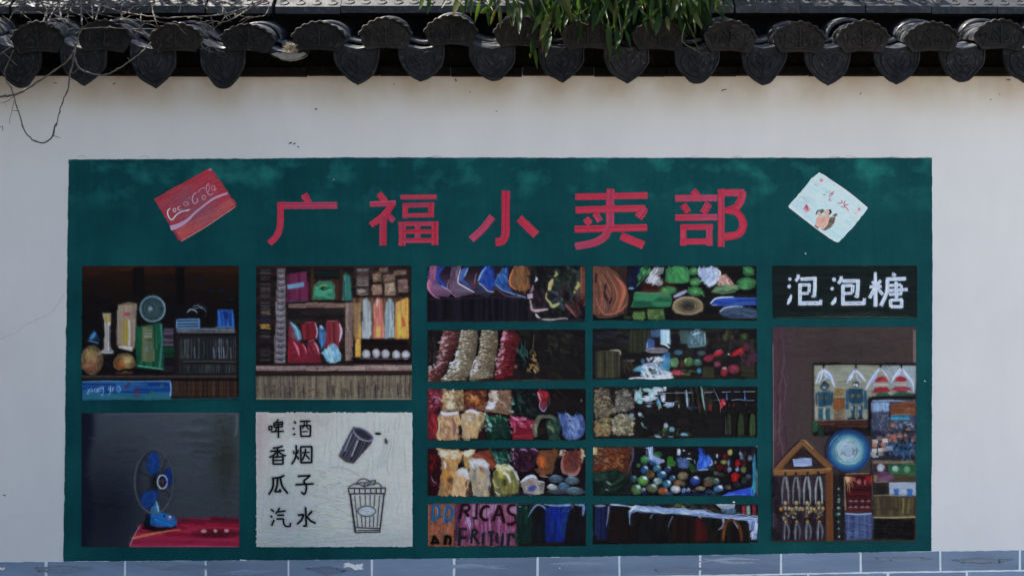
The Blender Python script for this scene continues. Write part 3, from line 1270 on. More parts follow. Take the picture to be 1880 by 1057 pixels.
p.pg([(690, 605), (740, 600), (745, 640), (712, 700), (640, 742), (608, 735), (660, 690)], (98, 82, 72), 10)
p.pg([(705, 590), (742, 565), (770, 575), (745, 605)], (96, 88, 78), 10)
p.st([(745, 620), (735, 665), (700, 700)], 8, (190, 196, 196))
p.st([(530, 690), (575, 722)], 18, (80, 72, 70))
p.build()

# ---- counter with scales, peaches and a bookcase
p = Pic('painted_panel', (149, 488, 438.5, 735), mural, 'painted panel of a dark shop counter with peaches, green scales and a bookcase', seed=51, wet=.45)
p.m(110, 480, 3.774)
p.pg([(156, 32), (1242, 28), (1242, 955), (150, 962)], (24, 20, 22), 3)


def a_bg(x, y):
    if y < 80:
        return R.choice([(66, 36, 24), (52, 30, 22), (44, 26, 22), (78, 44, 26) if x < 800 else (40, 26, 24)])
    if y < 240:
        return R.choice([(42, 26, 22), (32, 22, 22), (26, 20, 22), (34, 26, 26)]) if not (510 < x < 580) else (20, 18, 22)
    return R.choice([(26, 22, 24), (20, 18, 22), (30, 25, 26), (24, 22, 28)])


p.gf(154, 32, 1240, 786, lambda x, y: (26 + 26 * math.exp(-((y - 30) / 60) ** 2) + 12 * math.exp(-((y - 120) / 120) ** 2), 21 + 9 * math.exp(-((y - 30) / 60) ** 2) + 5 * math.exp(-((y - 120) / 120) ** 2), 22 + 2 * math.sin(x * .01)))
p.db(p.rect(160, 36, 1236, 420), 90, 150, 16, 0, a_bg, 2, 8)
p.hf(p.rect(515, 40, 578, 240), 90, 22, [(18, 16, 20), (22, 18, 20)], 3)
p.hf(p.rect(798, 40, 858, 300), 90, 22, [(18, 16, 18), (22, 18, 20)], 3)
for x, y in ((985, 125), (1040, 205), (1118, 200), (1190, 260)):
    p.bl(x, y, 30, 16, (24, 36, 62), (24, 24, 32))
p.db(p.rect(200, 640, 800, 780), 40, 120, 20, 0, [(30, 28, 34), (20, 20, 26), (38, 32, 36)], 4)
# counter
p.to('painted_counter')
p.hf(p.rect(780, 822, 1236, 938), 90, 13, [(74, 50, 38), (56, 38, 30), (88, 60, 44), (62, 46, 40)], 6, .7)
p.hf(p.rect(150, 786, 1228, 812), 0, 12, [(66, 56, 54), (82, 70, 66), (58, 48, 46)], 5, .6)
p.st([(150, 818), (600, 816), (1232, 814)], 16, (26, 20, 20), 3)
p.st([(155, 950), (700, 952), (1240, 944)], 14, (48, 78, 78), 6)
p.to('painted_banner', 'blue banner lettered zhong guo')
p.pg([(152, 830), (300, 826), (770, 824), (776, 850), (774, 940), (152, 962)], (32, 88, 142), 5)
p.hf(p.rect(154, 830, 770, 955), 0, 15, lambda x, y: (46, 112, 128) if y > 915 else R.choice([(34, 96, 152), (26, 76, 138), (24, 60, 126), (44, 110, 160)]), 6, .55, 170)
p.st([(152, 832), (300, 828), (560, 830), (765, 826)], 9, (112, 150, 184), 8)
p.st([(764, 832), (770, 880), (764, 936)], 12, (150, 176, 196), 8)
p.m(145, 690, 10.44)
LW = (176, 204, 226)
for a in ([(150, 262), (205, 258), (155, 340), (205, 335)], [(232, 200), (228, 320)], [(228, 265), (258, 255), (262, 318)], [(290, 300), (300, 245), (345, 245), (345, 300), (295, 300)], [(368, 220), (370, 300)],
          [(368, 235), (400, 215), (402, 295)], [(440, 190), (470, 210), (440, 250), (420, 205), (445, 188)], [(468, 205), (465, 330), (435, 375), (405, 345)], [(565, 195), (600, 190), (598, 260), (562, 258), (565, 200)],
          [(600, 195), (602, 310), (575, 365), (545, 340)], [(640, 200), (645, 285), (668, 200)], [(720, 230), (740, 300), (785, 290), (780, 205), (730, 200), (716, 240)]):
    p.st(a, 17, LW, 9)
p.st([(870, 240), (920, 180), (1000, 120)], 34, (120, 38, 72), 10)
p.st([(880, 190), (945, 255)], 24, (128, 36, 66), 10)
p.rg(1125, 255, 38, 50, 24, (116, 46, 88))
p.rg(1100, 345, 40, 42, 24, (120, 44, 84))
p.bl(1398, 330, 44, 50, (48, 110, 80), (66, 118, 110))
p.bl(1590, 185, 38, 40, (60, 120, 110), (52, 104, 128))
p.m(110, 480, 3.774)
p.to('painted_kettle')
p.pg([(236, 470), (268, 520), (278, 560), (262, 580), (192, 556), (205, 515)], (30, 60, 84), 8)
p.st([(245, 485), (225, 520), (205, 535)], [20, 34, 16], (66, 130, 178), 12)
p.st([(195, 545), (270, 565)], 10, (86, 120, 150), 10)
p.to('painted_vase')
p.pg([(296, 357), (356, 357), (352, 440), (346, 520), (354, 600), (374, 620), (370, 636), (300, 638), (282, 622), (305, 604), (312, 500), (306, 420)], (160, 158, 156), 5)
p.hf([(300, 360), (352, 360), (348, 440), (318, 440)], 90, 14, [(158, 136, 72), (140, 120, 66), (170, 148, 90)], 6, .6)
p.hf([(314, 420), (346, 420), (340, 620), (306, 620)], 90, 11, [(196, 192, 190), (176, 170, 168), (206, 204, 204), (150, 140, 130)], 6, .6)
p.st([(344, 440), (346, 600)], 12, (92, 88, 86), 6)
p.st([(285, 625), (330, 632), (372, 628)], 11, (190, 192, 196), 6)
p.to('painted_bag')
p.pg([(402, 300), (485, 283), (535, 294), (530, 420), (518, 590), (500, 622), (395, 582), (392, 480)], (142, 122, 108), 5)
p.hf([(404, 304), (530, 298), (514, 600), (398, 572)], 88, 16, [(150, 130, 114), (138, 118, 106), (160, 138, 124), (132, 116, 100)], 6, .55, 150)
p.hf([(438, 400), (474, 400), (470, 580), (430, 570)], 90, 14, [(168, 148, 70), (156, 136, 66)], 6, .6)
p.st([(478, 400), (484, 500), (480, 590)], 14, (186, 184, 178), 7)
p.st([(430, 312), (500, 308)], 9, (186, 160, 70), 7)
p.bl(464, 366, 27, 15, (190, 58, 74), (170, 70, 84))
p.st([(402, 590), (450, 598), (505, 606)], [16, 30, 34], (196, 186, 178), 7)
p.st([(398, 612), (460, 628), (505, 632)], 16, (24, 20, 22), 3)
p.to('painted_scales')
p.bl(642, 328, 92, 92, (62, 92, 92), (52, 80, 86), jit=.02)
p.rg(642, 328, 84, 86, 18, (104, 140, 150))
p.rg(642, 328, 56, 58, 20, (58, 88, 90))
p.rg(642, 328, 86, 88, 8, (142, 170, 178), a0=-70, a1=60)
p.bl(628, 328, 30, 32, (92, 106, 118), (70, 90, 98))
p.bl(627, 326, 15, 16, (164, 178, 186), (120, 140, 150))
p.pg([(525, 452), (560, 448), (700, 420), (712, 560), (724, 752), (640, 742), (530, 738)], (26, 88, 62), 5)
p.hf([(530, 455), (702, 425), (718, 745), (534, 735)], 92, 18, [(28, 96, 66), (22, 72, 52), (36, 106, 76), (24, 84, 62)], 6, .6, 140)
p.st([(700, 430), (706, 560), (690, 740)], 18, (64, 128, 116), 8)
p.pg([(572, 450), (642, 445), (656, 692), (568, 694)], (98, 108, 76), 5)
p.hf([(574, 452), (640, 448), (652, 690), (570, 690)], 90, 14, [(104, 112, 78), (92, 104, 70), (112, 116, 84)], 5, .6)
for y in (478, 500, 520, 545):
    p.st([(585, y), (640, y - 4)], 9, R.choice([(120, 140, 148), (56, 76, 74), (150, 160, 166)]), 8)
p.db(p.rect(598, 590, 640, 650), 10, 40, 12, 90, [(120, 140, 156), (80, 96, 110)], 8)
p.st([(535, 720), (620, 732), (716, 745)], 10, (108, 172, 152), 8)
p.to('painted_books')
p.hf(p.rect(716, 458, 790, 590), 0, 20, [(86, 74, 92), (50, 42, 50), (70, 60, 74), (110, 98, 112)], 6, .8)
p.hf(p.rect(716, 592, 796, 668), 0, 20, [(26, 72, 46), (22, 60, 42)], 5, .6)
p.hf(p.rect(716, 672, 796, 770), 0, 22, [(44, 40, 46), (32, 28, 34)], 4, .6)
p.to('painted_bookcase')
p.pg([(796, 470), (1234, 470), (1238, 782), (792, 782)], (38, 32, 34), 4)
p.hf(p.rect(798, 500, 826, 780), 90, 14, [(48, 36, 36), (40, 32, 32)], 4)
p.pg([(820, 520), (1222, 515), (1222, 775), (828, 775)], (40, 42, 46), 4)
for k in range(46):
    x = 835 + k * 8.4
    p.st([(x, 532 + R.uniform(-4, 8)), (x + R.uniform(-3, 6), 600), (x + R.uniform(-2, 6), 676)], R.uniform(3.5, 8), R.choice([(72, 74, 74), (92, 94, 92), (54, 54, 56), (110, 116, 124), (34, 34, 38), (84, 88, 82)]), 7)
for k in range(7):
    x = R.choice([930, 985, 1040, 1062, 1100, 1130, 1180])
    p.st([(x, 590), (x + 8, 676)], 7, (128, 142, 158), 8)
p.st([(845, 692), (1000, 690), (1224, 694)], 9, (96, 82, 72), 7)
p.st([(840, 702), (1224, 704)], 8, (24, 22, 24), 4)
for k in range(46):
    x = 835 + k * 8.4
    p.st([(x, 712), (x + R.uniform(-3, 5), 772)], R.uniform(4, 8), R.choice([(66, 72, 70), (80, 82, 74), (52, 54, 58), (92, 100, 102), (40, 42, 46)]), 7)
p.st([(805, 476), (1000, 470), (1215, 474)], 24, (106, 112, 118), 7)
p.st([(812, 490), (1215, 490)], 8, (132, 138, 144), 7)
p.st([(806, 503), (1224, 505)], 12, (32, 22, 24), 3)
p.to('painted_box', 'pale blue slatted box on the bookcase')
p.pg([(804, 396), (972, 392), (974, 462), (806, 468)], (56, 80, 108), 5)
for y in (402, 422, 442, 460):
    p.st([(806, y), (970, y - 3)], 10, (104, 146, 184), 8)
p.st([(812, 398), (808, 464)], 11, (120, 160, 196), 6)
p.st([(962, 396), (966, 462)], 10, (96, 136, 176), 6)
p.to('painted_hat')
p.st([(878, 356), (905, 332), (935, 338), (955, 360)], [8, 14, 12, 6], (150, 168, 186), 8)
p.st([(915, 315), (955, 305), (1000, 330), (1010, 355)], [5, 10, 8, 4], (112, 140, 160), 8)
p.st([(930, 325), (975, 318), (990, 330)], 5, (170, 184, 194), 8)
p.rg(960, 345, 60, 48, 7, (44, 62, 76), a0=-120, a1=60)
p.to('painted_card')
p.pg([(1094, 332), (1200, 330), (1213, 456), (1090, 458)], (42, 92, 164), 6)
p.hf([(1098, 338), (1196, 336), (1206, 450), (1096, 452)], 85, 16, [(48, 100, 174), (30, 66, 138), (60, 116, 186)], 7, .7)
p.pg([(1130, 350), (1165, 350), (1160, 420)], (24, 42, 104), 5)
p.st([(1070, 456), (1150, 452), (1212, 458)], 8, (110, 142, 170), 8)
p.to('painted_peach')
p.bl(222, 682, 82, 104, (166, 136, 92), (160, 130, 86), jit=.02, off=(-.1, -.1))
p.bl(205, 640, 52, 44, (176, 156, 102), (168, 142, 94))
p.bl(225, 690, 58, 50, (168, 132, 88), (164, 130, 88))
p.bl(205, 728, 54, 40, (158, 104, 78), (160, 116, 82))
p.db([(175, 600), (260, 620), (270, 740), (170, 750)], 12, 50, 30, 80, [(172, 138, 92), (164, 122, 82)], 4, 12)
p.bl(215, 740, 34, 14, (134, 70, 66), (150, 88, 70))
p.to('painted_peach')
p.bl(447, 704, 80, 74, (178, 146, 92), (170, 138, 86), jit=.03)
p.bl(470, 672, 46, 32, (186, 160, 108), (180, 150, 98))
p.bl(420, 708, 40, 42, (166, 96, 52), (174, 124, 72))
p.bl(408, 716, 22, 26, (164, 70, 38), (172, 96, 52))
p.bl(470, 690, 30, 16, (190, 166, 122), (184, 154, 104))
p.st([(372, 742), (410, 762), (450, 748), (480, 752), (525, 738)], [10, 20, 16, 22, 12], (30, 20, 22), 3)
p.st([(380, 768), (450, 776), (515, 768)], 14, (96, 50, 34), 8)
p.build()

# ---- the blue table fan
p = Pic('painted_panel', (149, 757, 439.5, 1003.5), mural, 'painted panel of a blue table fan on a red table against a grey wall', seed=52, gam=1.12, wet=.45)
p.m(110, 740, 3.334)
p.pg([(132, 60), (260, 58), (1098, 55), (1100, 878), (130, 880)], (40, 44, 52), 3)


def b_bg(x, y):
    if x < 210:
        return R.choice([(16, 17, 34), (20, 20, 34), (14, 15, 28)])
    k = min(1, max(0, (x - 210) / 600))
    f = min(1, max(0, (y - 70) / 450))
    a = (64 - 30 * f, 71 - 34 * f, 82 - 36 * f)
    c = (70 - 24 * f, 77 - 26 * f, 86 - 30 * f)
    c0 = tuple(a[i] * (1 - k) + c[i] * k for i in range(3))
    if x > 760 and 90 < y < 330 and R.random() < .35:
        return (52, 54, 54)
    if x < 480 and y > 400:
        return R.choice([(26, 27, 36), (22, 22, 30), (30, 32, 40)])
    d = R.uniform(-6, 6)
    return tuple(v + d for v in c0)


def b_ground(x, y):
    k = min(1, max(0, (x - 200) / 520))
    f = min(1, max(0, (y - 60) / 560))
    c = [66 + 9 * k - 25 * f * (1 - .45 * k), 73 + 9 * k - 27 * f * (1 - .45 * k), 82 + 7 * k - 27 * f * (1 - .45 * k)]
    d = math.exp(-((x - 330) / 190) ** 2 - ((y - 640) / 300) ** 2) * 16
    e = math.exp(-((x - 1010) / 75) ** 2 - ((y - 300) / 230) ** 2) * 17
    h = math.exp(-((x - 840) / 150) ** 2 - ((y - 200) / 90) ** 2) * 6 * math.sin(y * .09)
    w = 1 / (1 + math.exp((x - 190 - 18 * math.sin(y * .012)) / 9))
    c = [c[0] - d - e + h, c[1] - d - e * 1.15 + h, c[2] - d * .8 - e * 1.9 + h]
    n = (24, 26, 44)
    return tuple(c[i] * (1 - w) + n[i] * w for i in range(3))


p.gf(134, 60, 1098, 876, b_ground)
p.db(p.rect(215, 70, 1090, 690), 150, 150, 16, 0, lambda x, y: tuple(v + R.uniform(-4, 4) for v in b_ground(x, y)), 2, 8)
p.db(p.rect(930, 100, 1075, 520), 40, 130, 18, 90, lambda x, y: tuple(v + R.uniform(-5, 4) for v in b_ground(x, y)), 2, 12)
p.db(p.rect(760, 110, 1000, 340), 26, 150, 8, 0, [(66, 74, 82), (72, 80, 88), (56, 60, 64)], 2, 8)
p.st([(1080, 70), (1082, 150), (1070, 200)], 14, (88, 96, 106), 5)
p.st([(260, 66), (600, 62), (1090, 62)], 10, (84, 92, 102), 5)
p.to('painted_table')
p.pg([(422, 878), (455, 800), (492, 740), (600, 712), (720, 700), (1098, 702), (1098, 878)], (138, 28, 52), 5)
p.hf([(428, 874), (495, 745), (720, 704), (1096, 704), (1096, 876)], 2, 20, lambda x, y: R.choice([(92, 26, 42), (110, 24, 44)]) if y < 735 else R.choice([(152, 28, 50), (138, 26, 50), (164, 36, 66)]) if y < 820 else R.choice([(172, 44, 82), (158, 36, 72), (146, 34, 62)]), 5, .55, 220)
p.st([(440, 826), (520, 808), (640, 784), (740, 772)], [16, 18, 12, 6], (184, 106, 62), 10)
p.st([(428, 872), (445, 828), (490, 745)], 8, (200, 150, 160), 8)
p.st([(425, 876), (760, 876), (1096, 876)], 6, (190, 110, 130), 8)
p.to('painted_plate')
p.bl(955, 795, 158, 32, (66, 14, 26), (84, 16, 32), jit=.02)
for x, y, rx in ((882, 782, 20), (952, 780, 14), (1020, 779, 18)):
    p.bl(x, y, rx, 13, (214, 178, 178), (170, 120, 124), off=(-.2, -.3))
    p.st([(x - rx, y + 10), (x, y + 16), (x + rx, y + 10)], 9, (70, 16, 28), 3)
p.to('painted_fan', 'blue three bladed table fan')
p.st([(500, 760), (600, 772), (715, 752)], [14, 26, 12], (30, 12, 24), 3)
p.rg(588, 478, 110, 190, 9, (40, 44, 52), soft=.2)
for a in ((100, 180), (150, -150), (200, 120), (232, 60), (30, 0), (-30, 20), (310, 60)):
    t = math.radians(a[0])
    p.st([(600, 480), (585 + math.cos(t) * 108, 478 + math.sin(t) * 188)], 6, (28, 28, 34), 4)
p.pg([(598, 420), (560, 440), (532, 400), (535, 345), (560, 308), (585, 300), (606, 325), (610, 380)], (22, 62, 128), 5)
p.db([(545, 330), (590, 310), (600, 400), (550, 420)], 12, 70, 18, 85, [(26, 70, 142), (20, 54, 118)], 5, 15)
p.pg([(630, 425), (655, 398), (682, 402), (694, 440), (690, 490), (665, 515), (640, 500)], (18, 42, 104), 5)
p.db([(650, 410), (686, 420), (680, 500), (655, 500)], 8, 60, 16, 80, [(22, 50, 118), (16, 34, 90)], 5, 15)
p.pg([(600, 540), (596, 580), (560, 625), (520, 640), (496, 600), (505, 555), (545, 530)], (22, 64, 132), 5)
p.db([(510, 560), (590, 545), (560, 615), (520, 625)], 10, 60, 18, 100, [(26, 74, 146), (20, 54, 118)], 5, 15)
p.bl(604, 483, 58, 64, (14, 13, 20), (20, 20, 28), jit=.03)
p.rg(627, 480, 30, 41, 11, (196, 200, 212))
p.rg(632, 476, 34, 44, 5, (230, 232, 238), a0=100, a1=250)
p.bl(627, 480, 22, 30, (30, 22, 32), (40, 34, 46))
p.bl(628, 480, 12, 18, (104, 62, 72), (70, 44, 56))
p.pg([(588, 588), (600, 620), (612, 668), (548, 668), (560, 640), (578, 620)], (50, 112, 172), 6)
p.st([(590, 595), (598, 630), (604, 664)], [4, 10, 14], (150, 196, 220), 8)
p.pg([(552, 674), (630, 668), (690, 688), (720, 715), (716, 742), (690, 757), (610, 756), (552, 742)], (28, 104, 172), 5)
p.hf([(560, 680), (640, 674), (712, 722), (690, 752), (600, 750)], 20, 16, [(34, 118, 190), (28, 100, 168), (44, 128, 200), (24, 84, 146)], 5, .6)
p.pg([(532, 685), (553, 676), (552, 744), (600, 760), (530, 762), (510, 745)], (14, 16, 28), 4)
p.bl(670, 702, 14, 13, (186, 120, 122), (140, 74, 80))
p.bl(674, 692, 10, 6, (220, 216, 220))
p.bl(640, 687, 7, 6, (14, 16, 26))
p.rg(577, 478, 118, 196, 8, (80, 84, 94), soft=.15)
p.rg(569, 478, 117, 196, 7, (62, 67, 78), a0=90, a1=280, soft=.15)
p.rg(578, 478, 117, 194, 3, (124, 128, 138), a0=40, a1=130)
p.build()

# ---- shelves of books, bags and eggs
p = Pic('painted_panel', (469.5, 488, 756, 733.5), mural, 'painted panel of shelves with red bags, white eggs and stacked books', seed=53, wet=.45)
p.m(460, 480, 3.987)
p.pg([(42, 30), (1176, 28), (1184, 1010), (36, 1010)], (42, 32, 32), 4)
p.hf(p.rect(44, 34, 1172, 750), 0, 24, [(44, 32, 32), (36, 28, 30), (54, 38, 34), (30, 24, 26)], 4, .55, 150)
p.st([(40, 38), (600, 34), (1168, 38)], 20, (66, 40, 34), 6)
p.to('painted_books', 'column of dark book spines')
for k in range(70):
    y = 56 + k * 9.8
    c = (168, 148, 116) if 362 < y < 388 else (190, 150, 62) if 462 < y < 492 else (44, 42, 66) if 398 < y < 452 else R.choice([(62, 58, 58), (44, 40, 42), (84, 78, 74), (34, 30, 32), (98, 92, 86) if y < 360 else (52, 48, 50)])
    p.st([(68 + R.uniform(-4, 6), y), (110, y + R.uniform(-4, 4)), (148 + R.uniform(-6, 4), y + R.uniform(-4, 4))], R.uniform(6, 14), c, 8)
p.to('painted_cups', 'tall stack of pale cups')
p.hf([(196, 48), (252, 46), (254, 744), (176, 746)], 90, 16, [(126, 118, 124), (112, 104, 110), (138, 130, 136)], 6, .6, 120)
for k in range(15):
    y = 78 + k * 45
    x0 = 198 - (y - 50) * .025
    p.st([(x0, y), (225, y + 10), (252, y - 2)], [8, 13, 8], (70, 60, 66), 8)
    p.st([(x0, y + 18), (225, y + 27), (250, y + 16)], [6, 12, 6], (152, 146, 154), 8)
p.to('painted_book', 'magenta book with a pale blue label')
p.pg([(264, 92), (410, 68), (430, 290), (268, 298)], (104, 38, 70), 5)
p.hf([(268, 96), (406, 74), (424, 286), (272, 294)], 88, 22, [(110, 40, 74), (98, 36, 66), (116, 48, 82)], 4, .6)
p.pg([(268, 168), (388, 150), (393, 184), (272, 202)], (104, 152, 182), 6)
p.st([(278, 293), (424, 291)], 9, (106, 124, 160), 6)
p.to('painted_bag', 'green bag in a dark niche')
p.hf(p.rect(440, 52, 676, 288), 90, 26, [(72, 42, 32), (62, 36, 30), (82, 50, 36)], 5, .6)
p.hf(p.rect(458, 62, 655, 132), 0, 22, [(18, 34, 32), (24, 40, 36), (22, 28, 28)], 4, .6)
p.pg([(452, 278), (464, 175), (500, 142), (590, 141), (614, 168), (620, 276)], (58, 132, 104), 6)
p.hf([(464, 270), (474, 175), (590, 150), (608, 270)], 10, 18, [(70, 150, 118), (56, 128, 98), (80, 158, 124), (46, 108, 84)], 6, .6, 90)
p.st([(498, 204), (540, 186), (520, 208), (585, 192)], 12, (22, 52, 44), 5)
p.st([(500, 180), (560, 172)], 12, (140, 168, 96), 8)
p.to('painted_book')
p.pg([(680, 92), (700, 78), (730, 108), (746, 286), (672, 286)], (52, 110, 98), 6)
p.hf([(684, 96), (728, 112), (740, 284), (676, 284)], 88, 16, [(60, 122, 112), (44, 96, 88), (70, 128, 120)], 6, .6)
p.to('painted_shelf')
p.hf([(275, 308), (700, 302), (692, 336), (275, 338)], 0, 14, [(146, 116, 102), (132, 104, 92), (120, 92, 84), (158, 128, 112)], 6, .6, 130)
p.hf([(692, 300), (746, 296), (742, 726), (696, 728)], 90, 14, [(146, 122, 112), (134, 108, 102), (156, 130, 122)], 6, .6, 160)
p.hf(p.rect(275, 344, 688, 440), 0, 24, [(44, 38, 38), (36, 30, 32), (54, 44, 42)], 4, .6, 140)
p.st([(278, 296), (500, 292), (740, 292)], 9, (26, 22, 26), 3)
p.to('painted_bag', 'crumpled red bags heaped on the lower shelf')
p.pg([(285, 446), (330, 520), (372, 600), (392, 742), (272, 744), (276, 500)], (132, 34, 48), 6)
p.pg([(368, 455), (470, 438), (486, 562), (384, 578)], (118, 30, 40), 6)
p.hf([(374, 460), (462, 448), (470, 560), (388, 572)], 86, 20, [(124, 34, 42), (106, 28, 36), (132, 44, 52)], 6, .6)
p.st([(470, 445), (488, 505), (480, 565)], [8, 16, 10], (212, 176, 196), 8)
p.st([(395, 448), (462, 440)], 8, (186, 80, 96), 8)
p.pg([(556, 436), (648, 434), (668, 470), (664, 560), (644, 640), (612, 648), (548, 690), (536, 650), (560, 520)], (128, 42, 54), 6)
p.hf([(562, 444), (640, 442), (640, 620), (560, 640)], 88, 20, [(132, 42, 54), (114, 38, 46), (122, 58, 62), (140, 52, 60)], 7, .6)
p.st([(648, 450), (664, 510), (650, 590)], [10, 22, 8], (214, 186, 206), 9)
p.st([(560, 436), (640, 434)], 8, (190, 110, 120), 8)
p.pg([(276, 600), (300, 562), (340, 580), (372, 680), (366, 742), (272, 744)], (138, 42, 58), 7)
p.st([(312, 585), (340, 630), (356, 690)], [12, 24, 10], (216, 112, 136), 10)
p.st([(282, 620), (285, 730)], 18, (150, 26, 44), 8)
p.pg([(372, 600), (400, 620), (412, 690), (400, 742), (372, 742)], (128, 36, 54), 7)
p.st([(378, 600), (402, 640), (408, 680)], [10, 16, 8], (214, 112, 138), 10)
p.pg([(420, 580), (470, 575), (500, 640), (518, 742), (395, 742), (412, 660)], (126, 38, 52), 7)
p.st([(462, 585), (488, 625), (502, 680)], [10, 20, 8], (214, 130, 150), 10)
p.st([(422, 585), (470, 570)], 8, (206, 120, 138), 8)
p.st([(432, 610), (470, 690), (480, 735)], 16, (132, 26, 42), 8)
p.to('painted_cloth', 'pale blue plastic bag')
p.pg([(286, 438), (330, 462), (366, 512), (374, 570), (345, 580), (318, 500)], (96, 160, 184), 7)
p.st([(292, 444), (335, 490), (356, 565)], 14, (126, 188, 204), 8)
p.pg([(504, 462), (535, 478), (556, 522), (546, 600), (520, 645), (500, 580)], (58, 112, 166), 7)
p.st([(508, 468), (528, 490)], 22, (206, 214, 226), 8)
p.st([(516, 520), (525, 620)], 16, (72, 136, 186), 8)
p.pg([(516, 665), (580, 622), (606, 596), (640, 622), (664, 682), (660, 724), (608, 744), (560, 732), (540, 690)], (138, 186, 206), 7)
p.db([(540, 665), (606, 606), (650, 670), (640, 720), (580, 728)], 24, 60, 18, 60, [(160, 204, 220), (112, 164, 196), (88, 140, 182), (180, 214, 226)], 8, 50)
p.to('painted_jars', 'jars and paper boxes on the upper shelf')
p.hf(p.rect(752, 42, 1170, 258), 0, 26, [(52, 38, 36), (42, 30, 30), (62, 46, 42)], 5, .6, 120)
for y in range(66, 250, 17):
    p.st([(772, y), (820, y + 7), (868, y)], 14, R.choice([(140, 126, 118), (120, 106, 100), (156, 144, 136), (98, 84, 80)]), 9)
p.st([(776, 60), (868, 58)], 10, (150, 152, 160), 8)
p.bl(810, 216, 36, 18, (176, 166, 160), (130, 118, 112))
p.st([(770, 188), (868, 190)], 12, (46, 34, 34), 4)
for x0, y0, x1, y1, c in ((892, 82, 956, 152, (128, 100, 86)), (888, 166, 964, 246, (150, 122, 104)), (972, 92, 1056, 148, (130, 102, 88)), (980, 150, 1062, 250, (154, 132, 110)), (1078, 128, 1152, 228, (128, 100, 92)),
                          (946, 40, 1010, 82, (120, 96, 84)), (1046, 62, 1140, 100, (132, 104, 92))):
    p.pg([(x0, y0 + 6), (x1 - 4, y0), (x1, y1 - 5), (x0 + 5, y1)], c, 8)
    p.db(p.rect(x0 + 8, y0 + 8, x1 - 8, y1 - 8), 9, 40, 20, 0, [c, tuple(v + 24 for v in c), tuple(v - 24 for v in c)], 8, 60)
p.to('painted_bottles', 'row of hanging white, pink and yellow packets')
p.hf(p.rect(752, 262, 1160, 566), 90, 22, [(104, 76, 56), (84, 60, 48), (120, 92, 64)], 6, .6, 150)
p.hf([(756, 300), (806, 300), (806, 700), (762, 700)], 90, 14, lambda x, y: (150, 118, 84) if y < 520 else (212, 160, 72), 7, .6, 160)
p.st([(790, 560), (788, 690)], 22, (214, 158, 66), 8)
for pts, cs in (([(826, 280), (850, 262), (880, 300), (882, 540), (868, 566), (818, 566)], [(158, 166, 170), (172, 178, 178), (136, 144, 148)]), ([(908, 300), (930, 260), (962, 280), (982, 560), (898, 562)], [(196, 116, 106), (180, 100, 92), (206, 140, 118)]),
                ([(990, 310), (1018, 264), (1044, 300), (1052, 556), (984, 566)], [(150, 164, 170), (170, 178, 180), (130, 146, 154)]), ([(1064, 300), (1150, 262), (1152, 568), (1058, 568)], [(214, 160, 74), (196, 120, 70), (180, 140, 92), (226, 180, 80)])):
    p.pg(pts, cs[0], 6)
    p.hf(pts, 89, 15, cs, 8, .62, 120)
p.st([(936, 470), (934, 555)], 36, (222, 172, 84), 8)
p.st([(930, 270), (926, 330)], 20, (190, 182, 172), 8)
p.st([(1110, 400), (1128, 480)], [12, 26], (198, 84, 62), 8)
p.st([(1085, 370), (1095, 540)], 24, (234, 184, 70), 8)
p.to('painted_eggs', 'row of white eggs on a tray')
p.hf(p.rect(808, 572, 1148, 650), 0, 20, [(32, 22, 22), (44, 30, 26), (24, 18, 20)], 4, .6)
p.st([(735, 704), (800, 728), (900, 740), (1050, 732), (1180, 714)], [14, 30, 24, 22, 16], (26, 16, 18), 4)
for x, y in ((847, 676), (920, 672), (988, 676), (1067, 682), (1136, 682)):
    p.to('painted_egg')
    p.bl(x, y, 34, 37, (222, 222, 228), (176, 176, 188), jit=.03, off=(0, -.25))
p.to('painted_tray')
p.st([(800, 706), (1000, 712), (1170, 702)], 9, (120, 108, 108), 6)
p.to('painted_counter', 'pale plank counter with a pleated cloth front')
p.st([(150, 752), (600, 748), (1176, 744)], 14, (48, 32, 34), 4)
p.hf([(36, 768), (1184, 756), (1184, 800), (36, 800)], 0, 15, [(170, 146, 136), (154, 130, 124), (162, 134, 126), (142, 116, 112)], 6, .55, 190)
p.st([(40, 818), (300, 812), (700, 822), (1182, 806)], [12, 18, 20, 16], (50, 28, 30), 6)
for x in (487, 847):
    p.st([(x, 766), (x + 2, 800)], 9, (116, 58, 50), 6)
p.hf([(36, 836), (1184, 828), (1184, 1008), (36, 1008)], 90, 20, [(128, 116, 96), (112, 102, 86), (136, 124, 102), (104, 92, 82)], 6, .55, 120)
for x in (105, 205, 248, 290, 325, 388, 480, 560, 615, 670, 740, 790, 840, 912, 960, 1020, 1080, 1135, 1165):
    p.st([(x + R.uniform(-4, 4), R.uniform(836, 900)), (x + R.uniform(-6, 6), 940), (x + R.uniform(-6, 6), 1000)], [4, R.uniform(8, 16), 5], R.choice([(62, 48, 50), (74, 58, 56), (52, 44, 52), (92, 64, 58)]), 8)
p.st([(40, 1004), (600, 1006), (1180, 1006)], 8, (150, 140, 124), 8)
p.build()

# ---- the white price board
p = Pic('painted_panel', (469.5, 756, 757.5, 1003.5), mural, 'painted white price board with black characters, a tumbler and a basket', seed=54, gam=1.0, wet=.22)
p.m(460, 745, 3.987)
p.pg([(38, 45), (130, 44), (140, 52), (800, 48), (1184, 46), (1186, 1028), (46, 1030)], (158, 168, 172), 3)


